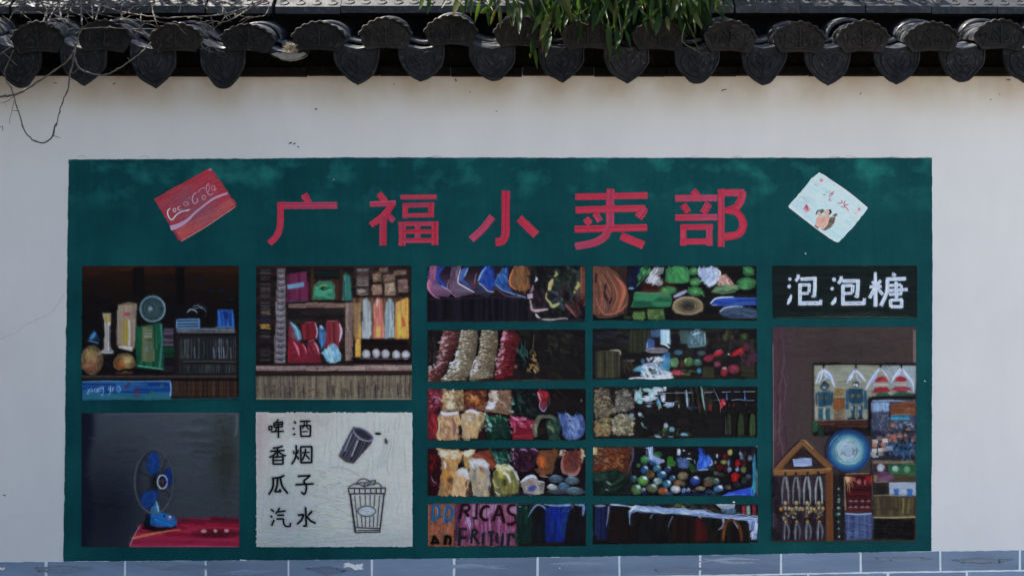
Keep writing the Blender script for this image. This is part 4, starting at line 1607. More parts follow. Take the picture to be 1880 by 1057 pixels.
def d_bg(x, y):
    base = (162, 172, 176)
    if x < 140 and y < 450:
        base = R.choice([(172, 150, 148), (164, 146, 146), (166, 160, 162)])
    elif y < 230 and x < 560:
        base = R.choice([(172, 152, 150), (160, 158, 160), (166, 168, 172)])
    elif x < 420 and y > 450:
        base = R.choice([(150, 160, 162), (142, 152, 154), (156, 158, 164)])
    elif y > 850:
        base = R.choice([(158, 158, 164), (150, 160, 164), (164, 170, 174)])
    else:
        base = R.choice([(164, 176, 178), (158, 170, 174), (170, 178, 182)])
    return base


def d_ground(x, y):
    w = math.exp(-((x - 40) / 95) ** 2 - ((y - 260) / 330) ** 2) * 1.0 + .55 * math.exp(-((x - 330) / 260) ** 2 - ((y - 110) / 80) ** 2)
    gsh = .7 * math.exp(-((x - 250) / 260) ** 2 - ((y - 760) / 260) ** 2) + .5 * math.exp(-((y - 1010) / 90) ** 2)
    w = min(1, w)
    c = (178, 179, 172)
    c = tuple(c[i] + ((170, 152, 148)[i] - c[i]) * w for i in range(3))
    return tuple(c[i] + ((146, 152, 154)[i] - c[i]) * min(1, gsh) for i in range(3))


p.gf(44, 50, 1182, 1026, d_ground)
p.db(p.rect(60, 60, 1170, 1015), 260, 150, 26, 90, lambda x, y: tuple(v + R.uniform(-5, 4) for v in d_ground(x, y)), 1.5, 8)
p.db(p.rect(50, 60, 560, 240), 50, 160, 9, 0, lambda x, y: tuple(v + R.uniform(-8, 4) for v in d_ground(x, y)), 3, 6)
p.db(p.rect(60, 820, 1170, 1015), 90, 190, 16, 0, lambda x, y: tuple(v + R.uniform(-8, 5) for v in d_ground(x, y)), 1.5, 5)
p.db(p.rect(480, 430, 760, 860), 50, 140, 22, 5, lambda x, y: tuple(v + R.uniform(-7, 3) for v in d_ground(x, y)), 1.5, 12)
for k in range(4):
    p.rg(800, 260, 190 + k * 22, 180 + k * 18, 7, (172, 179, 178), a0=-10, a1=60, var=3)
BK = (16, 17, 20)
p.soft = .25


def black(strokes, w, lab, oy):
    p.to('black_character', lab)
    p.m(480, oy, 8.808)
    p.ch(strokes, w, BK, 4)
    p.m(460, 745, 3.987)


black([[(122, 232), (125, 305)], [(118, 240), (170, 236), (165, 298)], [(125, 296), (168, 290)], [(278, 122), (240, 178)], [(200, 180), (206, 255)], [(198, 186), (342, 168), (336, 248)], [(205, 216), (338, 205)], [(208, 254), (338, 244)], [(270, 176), (270, 250)],
       [(245, 262), (228, 318)], [(152, 326), (362, 318)], [(275, 250), (275, 426)]], 28, 'black character 啤', 755)
black([[(525, 162), (562, 190)], [(508, 266), (538, 284)], [(514, 380), (548, 354)], [(622, 158), (796, 155)], [(630, 228), (640, 402)], [(628, 232), (796, 226), (790, 402)], [(638, 400), (792, 398)], ([(690, 165), (690, 225), (660, 276)], 22), ([(735, 165), (735, 255), (772, 288)], 22), ([(660, 326), (746, 322)], 22)], 30, 'black character 酒', 755)
black([[(180, 592), (270, 580), (348, 560)], [(140, 642), (376, 626)], [(262, 580), (258, 722)], [(255, 640), (200, 702), (128, 740)], [(270, 640), (330, 692), (398, 716)], [(190, 728), (190, 852)], [(188, 738), (352, 728), (348, 848)], ([(195, 790), (345, 785)], 24), [(188, 848), (352, 846)]], 30, 'black character 香', 755)
black([([(515, 632), (532, 692)], 26), ([(602, 615), (580, 682)], 26), [(562, 542), (562, 680), (535, 780), (486, 850)], [(570, 718), (606, 772)], [(635, 566), (640, 834)], [(632, 570), (816, 566), (812, 834)], [(640, 826), (814, 822)], ([(660, 666), (778, 658)], 26), ([(715, 598), (705, 680), (660, 792)], 28), ([(715, 690), (778, 772)], 28)], 32, 'black character 烟', 755)
black([[(172, 110), (290, 95), (374, 62)], [(192, 108), (185, 250), (120, 374)], [(260, 105), (255, 222), (218, 326), (315, 322)], [(290, 284), (318, 328)], [(305, 105), (340, 240), (430, 356)]], 34, 'black character 瓜', 865)
black([[(588, 76), (790, 64), (680, 156)], [(680, 156), (725, 232), (715, 340), (690, 370), (642, 328)], [(546, 212), (848, 198)]], 32, 'black character 子', 865)
black([[(152, 608), (206, 648)], [(145, 714), (178, 742)], [(206, 776), (164, 878)], [(292, 582), (275, 625), (228, 684)], [(268, 652), (392, 634)], [(255, 706), (368, 702)], [(242, 766), (355, 765), (360, 840), (400, 884), (465, 882), (470, 828)]], 30, 'black character 汽', 865)
black([[(715, 575), (725, 882), (672, 874)], [(588, 706), (682, 694), (650, 780), (576, 852)], [(822, 636), (756, 708)], [(732, 716), (790, 790), (880, 838)]], 34, 'black character 水', 865)
p.to('painted_tumbler', 'tipped dark metal tumbler')
p.pg([(752, 152), (830, 178), (900, 238), (880, 280), (760, 412), (700, 408), (648, 362), (690, 270)], (50, 49, 58), 4)
p.hf([(752, 165), (890, 245), (758, 408), (656, 360)], 117, 14, [(38, 36, 44), (48, 46, 56), (56, 52, 60), (42, 38, 42), (72, 72, 86)], 6, .6)
p.st([(740, 200), (690, 330)], [10, 14], (120, 122, 142), 8)
p.st([(785, 250), (740, 370)], [14, 8], (132, 134, 150), 8)
p.st([(650, 362), (700, 402), (760, 415)], 12, (60, 56, 58), 6)
p.bl(826, 205, 80, 30, (34, 33, 44), (50, 50, 64), rot=30, jit=.03)
p.rg(826, 207, 80, 34, 8, (100, 100, 124), rot=30)
p.st([(755, 190), (800, 240), (860, 255), (895, 242)], 6, (150, 152, 168), 6)
p.to('painted_seed')
p.bl(933, 202, 26, 10, (26, 26, 30), rot=3)
p.to('painted_seed')
p.bl(992, 258, 11, 21, (70, 72, 78), (24, 24, 28), rot=-12)
p.to('painted_basket', 'line drawing of a striped basket of sunflower seeds')
LN = (44, 38, 46)
for a, w in (([(714, 600), (850, 602), (990, 598)], 10), ([(718, 642), (850, 640), (988, 640)], 10), ([(716, 596), (722, 645)], 9), ([(988, 596), (984, 645)], 9)):
    p.st(a, w, (34, 30, 36), 5)
for x in (760, 797, 838, 880, 920, 955):
    p.st([(x, 600), (x + 1, 640)], 9, (40, 36, 42), 5)
for a, w in (([(730, 645), (748, 780), (768, 925)], 15), ([(978, 645), (962, 780), (945, 922)], 11), ([(765, 926), (850, 922), (948, 920)], 9), ([(772, 888), (860, 892), (942, 894)], 9), ([(785, 910), (938, 908)], 7)):
    p.st(a, w, LN, 6)
for a in ([(762, 650), (786, 885)], [(800, 650), (806, 735)], [(812, 800), (818, 885)], [(840, 650), (842, 728)], [(842, 808), (842, 885)], [(876, 650), (876, 728)], [(874, 808), (872, 885)], [(910, 650), (904, 738)], [(904, 800), (898, 885)], [(946, 650), (926, 885)]):
    p.st(a, 8, (66, 60, 68), 6)
p.bl(850, 768, 62, 35, (160, 170, 174), (150, 160, 164))
p.rg(850, 768, 65, 37, 9, (64, 62, 70))
for a in ([(722, 590), (768, 566), (815, 580), (840, 592)], [(775, 565), (800, 538), (838, 533), (870, 548)], [(828, 588), (850, 558), (916, 543), (890, 572), (828, 588)], [(895, 580), (930, 562), (962, 590)], [(770, 578), (800, 560), (840, 562)], [(850, 578), (890, 552)]):
    p.st(a, 8, (56, 50, 56), 6)
p.st([(570, 450), (640, 445), (720, 465), (800, 510)], 4, (146, 148, 152), 4)
p.build()

# ---- boots on a dark shelf
p = Pic('painted_panel', (784, 488, 1074.5, 591), mural, 'painted shelf of rubber boots and shoes', seed=55, wet=.45)
p.m(775, 480, 4.597)
p.pg([(44, 40), (1372, 38), (1374, 505), (42, 512)], (26, 23, 31), 3)
p.hf(p.rect(46, 300, 900, 505), 90, 26, [(26, 24, 32), (32, 28, 38), (20, 19, 25), (38, 32, 44)], 3, .55)
p.hf(p.rect(900, 42, 1370, 500), 75, 34, [(28, 26, 30), (36, 32, 34), (24, 22, 24), (40, 40, 40)], 4, .6, 120)
p.st([(60, 320), (300, 312), (700, 300), (900, 310)], 12, (50, 40, 50), 4)
p.st([(50, 500), (500, 505), (1370, 494)], 7, (58, 54, 62), 5)
p.to('painted_boot', 'pink and blue rubber boot')
p.pg([(60, 42), (136, 42), (118, 150), (150, 195), (250, 250), (228, 300), (90, 292), (42, 215), (46, 150)], (108, 72, 104), 7)
p.db([(70, 50), (130, 50), (110, 180), (60, 200)], 16, 90, 20, 100, [(150, 88, 124), (172, 96, 128), (130, 80, 114)], 8, 12)
p.pg([(136, 42), (196, 40), (150, 112), (186, 170), (228, 222), (226, 244), (150, 194), (114, 140)], (40, 58, 138), 7)
p.st([(160, 60), (130, 130), (190, 200)], 16, (56, 84, 168), 8)
p.st([(62, 150), (50, 220), (100, 290), (150, 310)], [20, 24, 16, 8], (190, 120, 150), 9)
p.st([(158, 202), (200, 228), (244, 258)], 12, (160, 176, 208), 8)
p.to('painted_boot')
p.pg([(250, 45), (332, 42), (304, 168), (330, 196), (420, 246), (436, 270), (300, 304), (232, 240), (226, 190)], (98, 76, 96), 7)
p.db([(250, 60), (315, 50), (290, 200), (240, 230)], 12, 100, 20, 95, [(122, 92, 112), (84, 64, 88), (140, 104, 122)], 7, 10)
p.pg([(338, 58), (396, 48), (372, 110), (348, 150), (408, 200), (416, 226), (350, 190), (306, 160)], (58, 90, 162), 8)
p.st([(385, 60), (355, 130)], 18, (128, 160, 196), 10)
p.st([(326, 60), (302, 168), (345, 206), (446, 262)], [8, 12, 16, 12], (206, 208, 222), 8)
p.st([(225, 150), (215, 230), (290, 302)], [10, 14, 8], (150, 118, 136), 9)
p.to('painted_boot')
p.pg([(500, 62), (544, 42), (604, 44), (622, 180), (600, 244), (560, 240), (480, 180)], (34, 62, 146), 8)
p.db([(510, 60), (600, 60), (600, 220), (520, 190)], 18, 80, 22, 85, [(38, 70, 166), (28, 50, 122), (46, 80, 160)], 8, 20)
p.pg([(452, 200), (480, 190), (610, 262), (560, 296), (440, 280)], (58, 52, 72), 6)
p.st([(545, 44), (505, 90), (482, 140), (470, 170)], [8, 14, 22, 14], (124, 166, 208), 9)
p.st([(474, 178), (510, 205), (560, 250), (612, 254)], [12, 14, 14, 12], (150, 178, 212), 9)
p.st([(462, 95), (448, 140), (440, 205)], [14, 18, 8], (140, 104, 116), 9)
p.to('painted_boot')
p.pg([(636, 140), (690, 52), (726, 44), (722, 200), (766, 262), (680, 232), (612, 190)], (40, 82, 150), 8)
p.db([(650, 140), (715, 60), (720, 220), (660, 210)], 16, 80, 20, 70, [(52, 100, 170), (34, 66, 130), (76, 122, 180)], 8, 25)
p.st([(690, 52), (640, 120), (614, 180)], 8, (120, 160, 198), 8)
p.st([(616, 186), (670, 236), (760, 270), (880, 304)], [14, 16, 20, 14], (104, 132, 172), 12)
p.st([(640, 244), (720, 290), (840, 304)], 18, (80, 68, 92), 7)
p.st([(780, 265), (800, 290), (790, 262)], 14, (80, 110, 160), 8)
p.to('painted_bag', 'orange brown bag')
p.pg([(762, 62), (800, 42), (910, 44), (912, 240), (840, 254), (780, 236), (740, 200), (738, 150)], (122, 84, 58), 7)
p.db([(770, 60), (900, 50), (900, 230), (800, 230)], 30, 100, 26, 85, [(140, 90, 54), (112, 92, 58), (150, 100, 62), (96, 74, 56)], 8, 15)
p.st([(770, 62), (742, 140), (745, 200), (800, 240)], [10, 20, 20, 10], (188, 116, 78), 9)
p.to('painted_shoe')
p.db(p.rect(905, 45, 1060, 290), 22, 90, 36, 70, [(24, 26, 30), (34, 30, 34), (48, 40, 44)], 5, 25)
p.st([(958, 128), (968, 150), (950, 172)], [10, 24, 10], (214, 212, 220), 8)
p.st([(936, 195), (928, 240), (910, 262)], [12, 22, 18], (168, 140, 152), 9)
p.pg([(888, 276), (928, 268), (932, 308), (890, 314)], (206, 190, 202), 7)
p.db(p.rect(930, 260, 1040, 380), 16, 60, 30, 80, [(58, 36, 48), (44, 30, 40), (72, 48, 60)], 6, 20)
p.st([(912, 318), (920, 370), (940, 412), (1066, 402)], [14, 26, 30, 14], (176, 148, 154), 12)
p.st([(940, 420), (1000, 412), (1066, 400)], 9, (214, 196, 200), 8)
p.st([(955, 436), (975, 466), (1000, 478)], [14, 22, 10], (190, 186, 190), 8)
p.st([(1005, 486), (1090, 490), (1200, 478), (1232, 486)], [14, 22, 16, 10], (158, 148, 148), 9)
p.to('painted_shoe', 'dark green shoe with a yellow rim')
p.db([(1060, 80), (1340, 60), (1330, 330), (1180, 420), (1070, 360)], 60, 90, 44, 60, [(46, 60, 50), (38, 48, 40), (60, 74, 76), (74, 84, 96), (40, 44, 34)], 7, 40)
p.st([(1122, 82), (1136, 105), (1112, 130)], [16, 30, 14], (170, 166, 104), 9)
p.st([(1106, 145), (1080, 190), (1075, 250)], [16, 34, 30], (190, 184, 128), 12)
p.st([(1100, 170), (1096, 210)], 22, (176, 120, 78), 9)
p.st([(1052, 260), (1046, 310), (1080, 350), (1100, 380), (1162, 352)], [14, 16, 26, 34, 20], (160, 160, 108), 11)
p.bl(1200, 222, 26, 28, (78, 30, 36), (52, 40, 40))
p.bl(1170, 284, 22, 20, (86, 26, 32), (56, 32, 34))
p.bl(1180, 320, 10, 18, (80, 130, 120), (60, 90, 86))
p.st([(1310, 165), (1320, 200), (1290, 240), (1286, 272)], [18, 36, 22, 20], (172, 166, 108), 10)
p.to('painted_shoe', 'reddish brown box')
p.hf(p.rect(1338, 42, 1372, 320), 90, 18, [(120, 66, 48), (104, 56, 46), (136, 84, 60)], 8, .6)
p.pg([(1198, 362), (1244, 312), (1346, 440), (1304, 474)], (52, 40, 42), 6)
p.st([(1208, 358), (1236, 390), (1306, 468)], [26, 26, 20], (132, 88, 86), 8)
p.st([(1244, 314), (1300, 372), (1346, 440)], 9, (98, 66, 66), 8)
p.db(p.rect(1290, 230, 1370, 440), 16, 60, 24, 60, [(96, 40, 40), (70, 34, 36), (120, 60, 52)], 8, 50)
p.build()

CREAM = [(206, 184, 150), (186, 158, 118), (160, 130, 92), (128, 104, 76), (196, 176, 150), (216, 206, 190)]

# ---- columns of sweets
p = Pic('painted_panel', (785, 604.5, 1075, 701), mural, 'painted shelf of heaped pink, cream and red sweets', seed=56, gam=1.0, wet=.45)
p.m(775, 480, 4.597)
p.pg([(46, 578), (1376, 575), (1374, 1002), (46, 1018)], (19, 17, 19), 2)
p.db(p.rect(800, 590, 1370, 1000), 70, 110, 40, 60, [(20, 20, 20), (28, 26, 22), (34, 32, 24), (24, 20, 22)], 3, 60)
p.db(p.rect(1050, 620, 1260, 760), 16, 60, 30, 30, [(38, 38, 28), (44, 42, 30)], 3, 40)
p.db(p.rect(50, 640, 140, 860), 14, 80, 26, 80, [(44, 34, 32), (34, 28, 28), (60, 46, 42)], 5, 20)
p.st([(400, 1010), (1000, 1000), (1372, 998)], 6, (70, 84, 84), 6)


def column(poly, n, cols, hl, hpoly, nh, label, l=36, w=16):
    p.to('painted_sweets', label)
    p.pg(poly, tuple(v * .40 for v in cols[0]), 8, 1.0)
    PV = [Vector(q) for q in poly]
    ranked = sorted(cols, key=lambda c: -sum(c))

    def shade(x, y):
        xs = [a.x + (b.x - a.x) * (y - a.y) / (b.y - a.y) for a, b in zip(PV, PV[1:] + PV[:1]) if (a.y > y) != (b.y > y)]
        t = (x - min(xs)) / max(1, max(xs) - min(xs)) if xs else .5
        t = min(.99, max(0, t + p.q.gauss(0, .22)))
        return tuple(v * (1.06 - .34 * t) for v in ranked[int(t * len(ranked))])

    x0, x1 = min(q[0] for q in poly), max(q[0] for q in poly)
    y0, y1 = min(q[1] for q in poly), max(q[1] for q in poly)
    y = y0 + 10
    while y < y1 - 6:                              # rows of rounded pieces, each with a dark line beneath
        xs = sorted(a.x + (b.x - a.x) * (y - a.y) / (b.y - a.y) for a, b in zip(PV, PV[1:] + PV[:1]) if (a.y > y) != (b.y > y))
        for a, b in zip(xs[::2], xs[1::2]):
            x = a + l * p.q.uniform(.2, .5)
            while x < b - l * .25:
                yy = y + p.q.gauss(0, 4)
                L = l * p.q.uniform(.7, 1.15)
                c = shade(x, y)
                p.st([(x - L * .45, yy + w * .55), (x, yy + w * .9), (x + L * .45, yy + w * .5)], [w * .2, w * .4, w * .2], tuple(v * .45 for v in c), 6, nb=2)
                p.st([(x - L * .5, yy + w * .2), (x, yy - w * .3), (x + L * .5, yy + w * .1)], [w * .4, w, w * .4], c, 8, nb=2)
                x += L * .85
        y += w * 1.15
    if hl:
        p.db(hpoly, nh, l * .9, w * 1.1, -20, hl, 8, 30, .5)


PKR = [(140, 62, 64), (120, 48, 52), (160, 84, 80), (176, 116, 116), (104, 44, 46), (190, 140, 120)]
column([(176, 588), (318, 584), (300, 690), (262, 800), (200, 900), (150, 1008), (50, 1014), (46, 920), (130, 880), (140, 760)], 100, PKR, [(206, 168, 180), (214, 188, 196)], [(150, 630), (210, 640), (180, 860), (50, 930), (50, 880), (125, 860)], 30, 'column of pink sweets')
column([(326, 580), (474, 580), (460, 760), (420, 900), (370, 1004), (150, 1008), (240, 900), (300, 740)], 150, CREAM, [(222, 220, 222), (206, 206, 206)], [(282, 740), (318, 740), (320, 880), (300, 945), (200, 940), (240, 860)], 28, 'column of cream sweets')
column([(500, 580), (636, 584), (640, 700), (610, 900), (600, 980), (400, 1004), (410, 900), (480, 760)], 140, CREAM, [(222, 220, 224), (206, 206, 210)], [(425, 845), (490, 850), (500, 910), (410, 930)], 12, 'column of cream sweets beside the red ones')
column([(682, 580), (800, 584), (830, 660), (790, 800), (770, 960), (690, 1000), (612, 990), (630, 850), (660, 720)], 110, [(150, 32, 42), (176, 44, 56), (120, 26, 38), (168, 70, 84), (134, 40, 48)], [(206, 150, 168), (214, 176, 190)], [(690, 590), (720, 600), (690, 760), (660, 960), (620, 960), (640, 760)], 38, 'column of red sweets')
p.to('painted_bottles')
p.db([(820, 640), (880, 660), (880, 860), (790, 940)], 22, 70, 18, 60, [(30, 66, 60), (24, 48, 46), (44, 96, 84)], 7, 40)
p.db([(905, 740), (950, 760), (990, 920), (890, 940)], 34, 44, 18, 60, [(150, 114, 62), (120, 92, 52), (166, 132, 80), (90, 72, 44)], 9, 50)
p.st([(945, 610), (938, 700), (930, 760)], 12, (74, 66, 40), 7)
p.bl(790, 886, 16, 20, (130, 80, 50), (100, 60, 46))
p.build()

# ---- green bags, drum and bowls
p = Pic('painted_panel', (1088, 488, 1390, 588.5), mural, 'painted shelf of green bags, a brown drum and blue dishes', seed=57, wet=.45)
p.m(1080, 480, 4.597)
p.pg([(38, 42), (1420, 38), (1424, 490), (38, 496)], (21, 20, 24), 3)
p.hf(p.rect(330, 44, 1418, 490), 0, 34, [(20, 20, 24), (28, 24, 26), (24, 24, 30), (32, 28, 26)], 3, .6, 200)
p.hf(p.rect(450, 185, 740, 255), 0, 22, [(60, 28, 24), (72, 34, 28), (48, 24, 22)], 4)
p.to('painted_drum', 'big brown woven drum')
p.pg([(40, 44), (170, 44), (250, 100), (310, 190), (342, 290), (332, 380), (270, 450), (180, 478), (90, 478), (40, 440)], (112, 74, 60), 6)
for k in range(52):
    t = R.random()
    x0 = 40 + R.random() * 150
    p.st([(x0, 60 + R.random() * 120), (x0 + 30 + R.random() * 60, 240 + R.random() * 60), (x0 + R.random() * 120, 400 + R.random() * 60)], [6, R.uniform(12, 26), 6], R.choice([(140, 84, 66), (120, 78, 64), (98, 60, 50), (108, 84, 76), (150, 96, 76)]), 8)
for k in range(30):
    t = R.random()
    p.st([(200 + t * 60, 90 + t * 60), (270 + t * 55, 240), (230 + t * 40, 430 - t * 30)], [6, R.uniform(10, 20), 6], R.choice([(150, 84, 60), (132, 70, 50), (170, 108, 86), (120, 62, 46)]), 8)
p.st([(60, 300), (130, 440), (260, 420), (330, 350)], [10, 16, 18, 12], (168, 108, 86), 9)
for a in ([(70, 100), (60, 180)], [(130, 250), (160, 340)], [(200, 300), (180, 360)], [(150, 180), (140, 250)]):
    p.st(a, 18, (44, 32, 32), 5)
p.to('painted_bag', 'small green, blue and white bags')
p.db(p.rect(340, 55, 420, 200), 12, 90, 36, 80, [(22, 30, 92), (28, 36, 76), (20, 24, 60)], 6, 20)
p.bl(362, 226, 28, 11, (150, 168, 208), (110, 130, 176))
p.db([(430, 60), (515, 56), (500, 110), (440, 200), (415, 200)], 24, 60, 24, 110, [(62, 132, 82), (80, 156, 98), (46, 98, 76)], 8, 30)
p.pg([(478, 168), (530, 90), (560, 54), (640, 50), (632, 100), (590, 120), (632, 180), (600, 212), (560, 190), (500, 186)], (136, 138, 146), 8)
p.db([(490, 165), (555, 65), (600, 80), (570, 180)], 24, 70, 20, 125, [(168, 170, 178), (196, 198, 204), (120, 112, 116)], 9, 25)
p.db([(590, 120), (630, 130), (630, 200), (590, 205)], 8, 50, 18, 90, [(90, 74, 72), (170, 164, 168)], 8, 30)
p.to('painted_bag', 'large green bag')
p.pg([(656, 62), (700, 48), (840, 46), (856, 110), (846, 176), (760, 188), (652, 172)], (64, 132, 80), 7)
p.db([(668, 62), (840, 60), (840, 165), (670, 165)], 46, 80, 24, 75, [(72, 150, 88), (58, 122, 74), (86, 162, 96), (48, 100, 72)], 8, 40)
p.to('painted_bag')
for x, y, rx, ry in ((890, 82, 42, 42), (904, 170, 52, 42), (680, 240, 74, 38), (906, 250, 72, 46), (1335, 186, 90, 56), (1352, 82, 52, 46)):
    p.to('painted_bag')
    p.bl(x, y, rx, ry, (74, 150, 86), (48, 104, 66), off=(0, -.2))
    p.db(p.rect(x - rx * .7, y - ry * .6, x + rx * .7, y + ry * .6), 9, rx * .9, 16, R.uniform(-20, 20), [(84, 160, 92), (60, 128, 74), (96, 166, 100)], 8, 30)
p.to('painted_bag', 'white plastic bag')
p.pg([(928, 56), (1060, 42), (1118, 90), (1100, 150), (1086, 186), (1024, 220), (968, 160), (926, 110)], (156, 170, 196), 6)
p.db([(940, 62), (1060, 54), (1105, 95), (1070, 180), (1020, 200), (960, 140)], 40, 80, 20, 120, [(170, 184, 208), (146, 162, 192), (188, 198, 216), (128, 146, 180)], 7, 30)
p.st([(1072, 60), (1114, 92), (1092, 170)], [12, 16, 10], (206, 212, 226), 7)
p.to('painted_bag', 'pink and olive bundle')
p.pg([(1108, 118), (1160, 108), (1200, 150), (1238, 200), (1160, 206), (1090, 204)], (172, 136, 126), 8)
p.db([(1110, 120), (1170, 120), (1210, 190), (1110, 196)], 16, 40, 16, 60, [(196, 160, 150), (120, 70, 66), (184, 148, 130)], 9, 60)
p.pg([(1036, 262), (1070, 215), (1170, 196), (1250, 204), (1276, 232), (1230, 262), (1140, 276)], (92, 128, 90), 7)
p.db([(1060, 250), (1090, 212), (1230, 208), (1250, 240)], 18, 80, 16, -8, [(112, 146, 106), (78, 112, 80), (130, 140, 112)], 8, 14)
p.to('painted_box', 'long green box')
p.pg([(386, 258), (520, 260), (696, 250), (708, 330), (696, 382), (560, 388), (356, 388), (380, 330)], (46, 110, 76), 6)
p.hf([(392, 264), (690, 256), (700, 376), (372, 382)], 2, 20, lambda x, y: (88, 116, 76) if y < 276 else R.choice([(50, 120, 84), (44, 104, 72), (56, 126, 90), (36, 88, 66)]), 6, .6, 150)
p.st([(400, 258), (560, 262), (690, 254)], 10, (120, 130, 92), 8)
p.st([(715, 300), (780, 272), (838, 244)], [26, 38, 22], (150, 156, 180), 10)
p.to('painted_bowl', 'coiled brown bowl')
p.pg([(712, 370), (740, 318), (820, 298), (920, 308), (972, 390), (966, 424), (860, 450), (740, 440), (708, 400)], (128, 112, 88), 7)
for ry, c in ((70, (150, 130, 104)), (56, (112, 104, 82)), (44, (86, 80, 66)), (30, (54, 48, 46))):
    p.rg(842, 374, ry * 1.75, ry, 18, c)
p.bl(836, 372, 66, 26, (40, 34, 36), (62, 56, 50))
p.st([(720, 350), (790, 304), (900, 306)], 14, (166, 142, 116), 9)
p.to('painted_dish', 'blue oblong dish')
p.pg([(1026, 362), (1060, 318), (1110, 298), (1420, 302), (1422, 370), (1200, 380), (1060, 374)], (34, 62, 146), 6)
p.hf([(1060, 330), (1110, 306), (1418, 310), (1418, 366), (1070, 368)], 0, 14, [(40, 72, 166), (30, 54, 130), (50, 88, 176), (60, 90, 150)], 7, .6, 140)
p.st([(1030, 358), (1066, 318), (1120, 303), (1230, 299)], [12, 16, 14, 8], (194, 206, 230), 8)
p.st([(1040, 368), (1090, 366)], 12, (150, 172, 212), 8)
p.to('painted_dish')
p.pg([(1104, 422), (1150, 390), (1240, 376), (1320, 384), (1420, 400), (1418, 480), (1200, 482), (1120, 450)], (54, 70, 92), 6)
p.db([(1130, 400), (1400, 400), (1400, 470), (1160, 460)], 24, 110, 18, 4, [(64, 84, 110), (46, 60, 80), (76, 98, 122)], 6, 8)
p.st([(1108, 426), (1150, 392), (1230, 378), (1310, 382)], [12, 16, 12, 8], (166, 184, 208), 9)
p.to('painted_box', 'small olive boxes')
for x0, y0, x1, y1 in ((378, 420, 480, 490), (500, 396, 646, 490)):
    p.to('painted_box', 'small olive box')
    p.pg([(x0, y0 + 5), (x1 - 8, y0), (x1, y1), (x0 + 5, y1)], (76, 104, 58), 8)
    p.db(p.rect(x0 + 8, y0 + 8, x1 - 8, y1 - 6), 14, 50, 20, 60, [(92, 124, 68), (70, 98, 56), (104, 132, 76)], 8, 60)
p.bl(330, 472, 40, 18, (58, 76, 52), (40, 50, 40))
p.build()

# ---- glass jars, white crockery and red things
p = Pic('painted_panel', (1088, 603, 1390.5, 696), mural, 'painted shelf of glass jars, white crockery and red bundles', seed=58, gam=1.02, wet=.45)
p.m(1080, 480, 4.597)
p.pg([(38, 568), (1424, 566), (1426, 985), (36, 996)], (23, 20, 22), 3)
p.hf(p.rect(42, 574, 1418, 980), 0, 36, [(22, 20, 24), (28, 24, 24), (34, 32, 26), (20, 18, 20)], 3, .6, 180)
p.db(p.rect(60, 575, 340, 690), 16, 90, 22, 0, [(26, 30, 46), (34, 42, 56), (40, 42, 36)], 4, 10)
p.db(p.rect(980, 580, 1410, 740), 24, 70, 40, 80, [(34, 34, 28), (46, 46, 32), (40, 32, 38)], 4, 20)
p.db(p.rect(1140, 590, 1240, 640), 6, 50, 26, 90, [(66, 66, 42)], 4, 10)
p.bl(1316, 632, 30, 30, (58, 84, 42), (44, 60, 36))
p.db(p.rect(1290, 760, 1415, 870), 16, 60, 36, 60, [(62, 34, 52), (76, 40, 58), (54, 30, 44)], 5, 40)
p.to('painted_jar', 'dark olive jar')
p.pg([(60, 752), (262, 748), (272, 780), (266, 980), (62, 986)], (40, 40, 34), 4)
p.hf(p.rect(66, 758, 264, 980), 90, 22, [(44, 38, 34), (54, 52, 38), (64, 62, 42), (36, 32, 32), (70, 70, 44)], 4, .6)
p.st([(180, 748), (262, 752), (272, 790)], [8, 16, 14], (160, 160, 140), 8)
p.to('painted_jar')
p.hf([(350, 576), (512, 572), (500, 740), (440, 775), (330, 762)], 90, 24, [(38, 42, 30), (32, 36, 28), (46, 50, 34)], 3, .6)
p.to('painted_jug', 'white and blue jugs')
p.pg([(526, 576), (606, 574), (604, 640), (528, 640)], (46, 70, 104), 7)
p.pg([(492, 700), (500, 660), (526, 648), (556, 664), (564, 720), (548, 742), (494, 738)], (50, 78, 140), 7)
p.st([(500, 680), (494, 735)], 12, (120, 150, 188), 8)
p.pg([(610, 574), (684, 572), (692, 600), (694, 700), (612, 692)], (138, 176, 200), 6)
p.hf(p.rect(616, 580, 688, 690), 88, 16, [(150, 186, 206), (126, 166, 194), (170, 198, 214)], 7, .6)
p.st([(606, 692), (650, 700), (690, 730)], [12, 18, 12], (186, 196, 206), 8)
p.to('painted_plate')
p.bl(580, 750, 102, 24, (100, 96, 106), (140, 132, 136))
p.rg(580, 748, 92, 18, 8, (160, 152, 160))
p.to('painted_jar', 'clear glass jars')
p.pg([(768, 578), (848, 578), (850, 690), (780, 694)], (54, 74, 72), 6)
p.pg([(858, 580), (950, 576), (992, 596), (994, 712), (850, 728), (836, 700)], (70, 98, 108), 6)
p.db([(870, 590), (960, 590), (975, 690), (870, 690)], 18, 70, 18, 80, [(84, 116, 130), (58, 80, 86), (110, 140, 160)], 7, 30)
p.st([(880, 620), (920, 604), (950, 600)], 14, (160, 184, 204), 8)
p.st([(982, 600), (988, 700)], 10, (150, 178, 182), 8)
p.st([(850, 722), (920, 716), (992, 704)], 14, (70, 110, 106), 7)
p.bl(956, 770, 40, 24, (66, 92, 96), (52, 70, 74))
p.to('painted_crockery', 'heap of white crockery')
p.bl(762, 766, 42, 24, (60, 110, 146), (40, 70, 100))
p.pg([(628, 790), (664, 764), (690, 768), (694, 850), (680, 900), (618, 880)], (42, 98, 152), 7)
p.st([(640, 790), (652, 870)], 16, (76, 140, 190), 8)
p.pg([(376, 914), (420, 880), (486, 870), (490, 926), (400, 926)], (76, 146, 178), 8)
p.bl(460, 840, 20, 26, (60, 110, 140), (40, 70, 90))
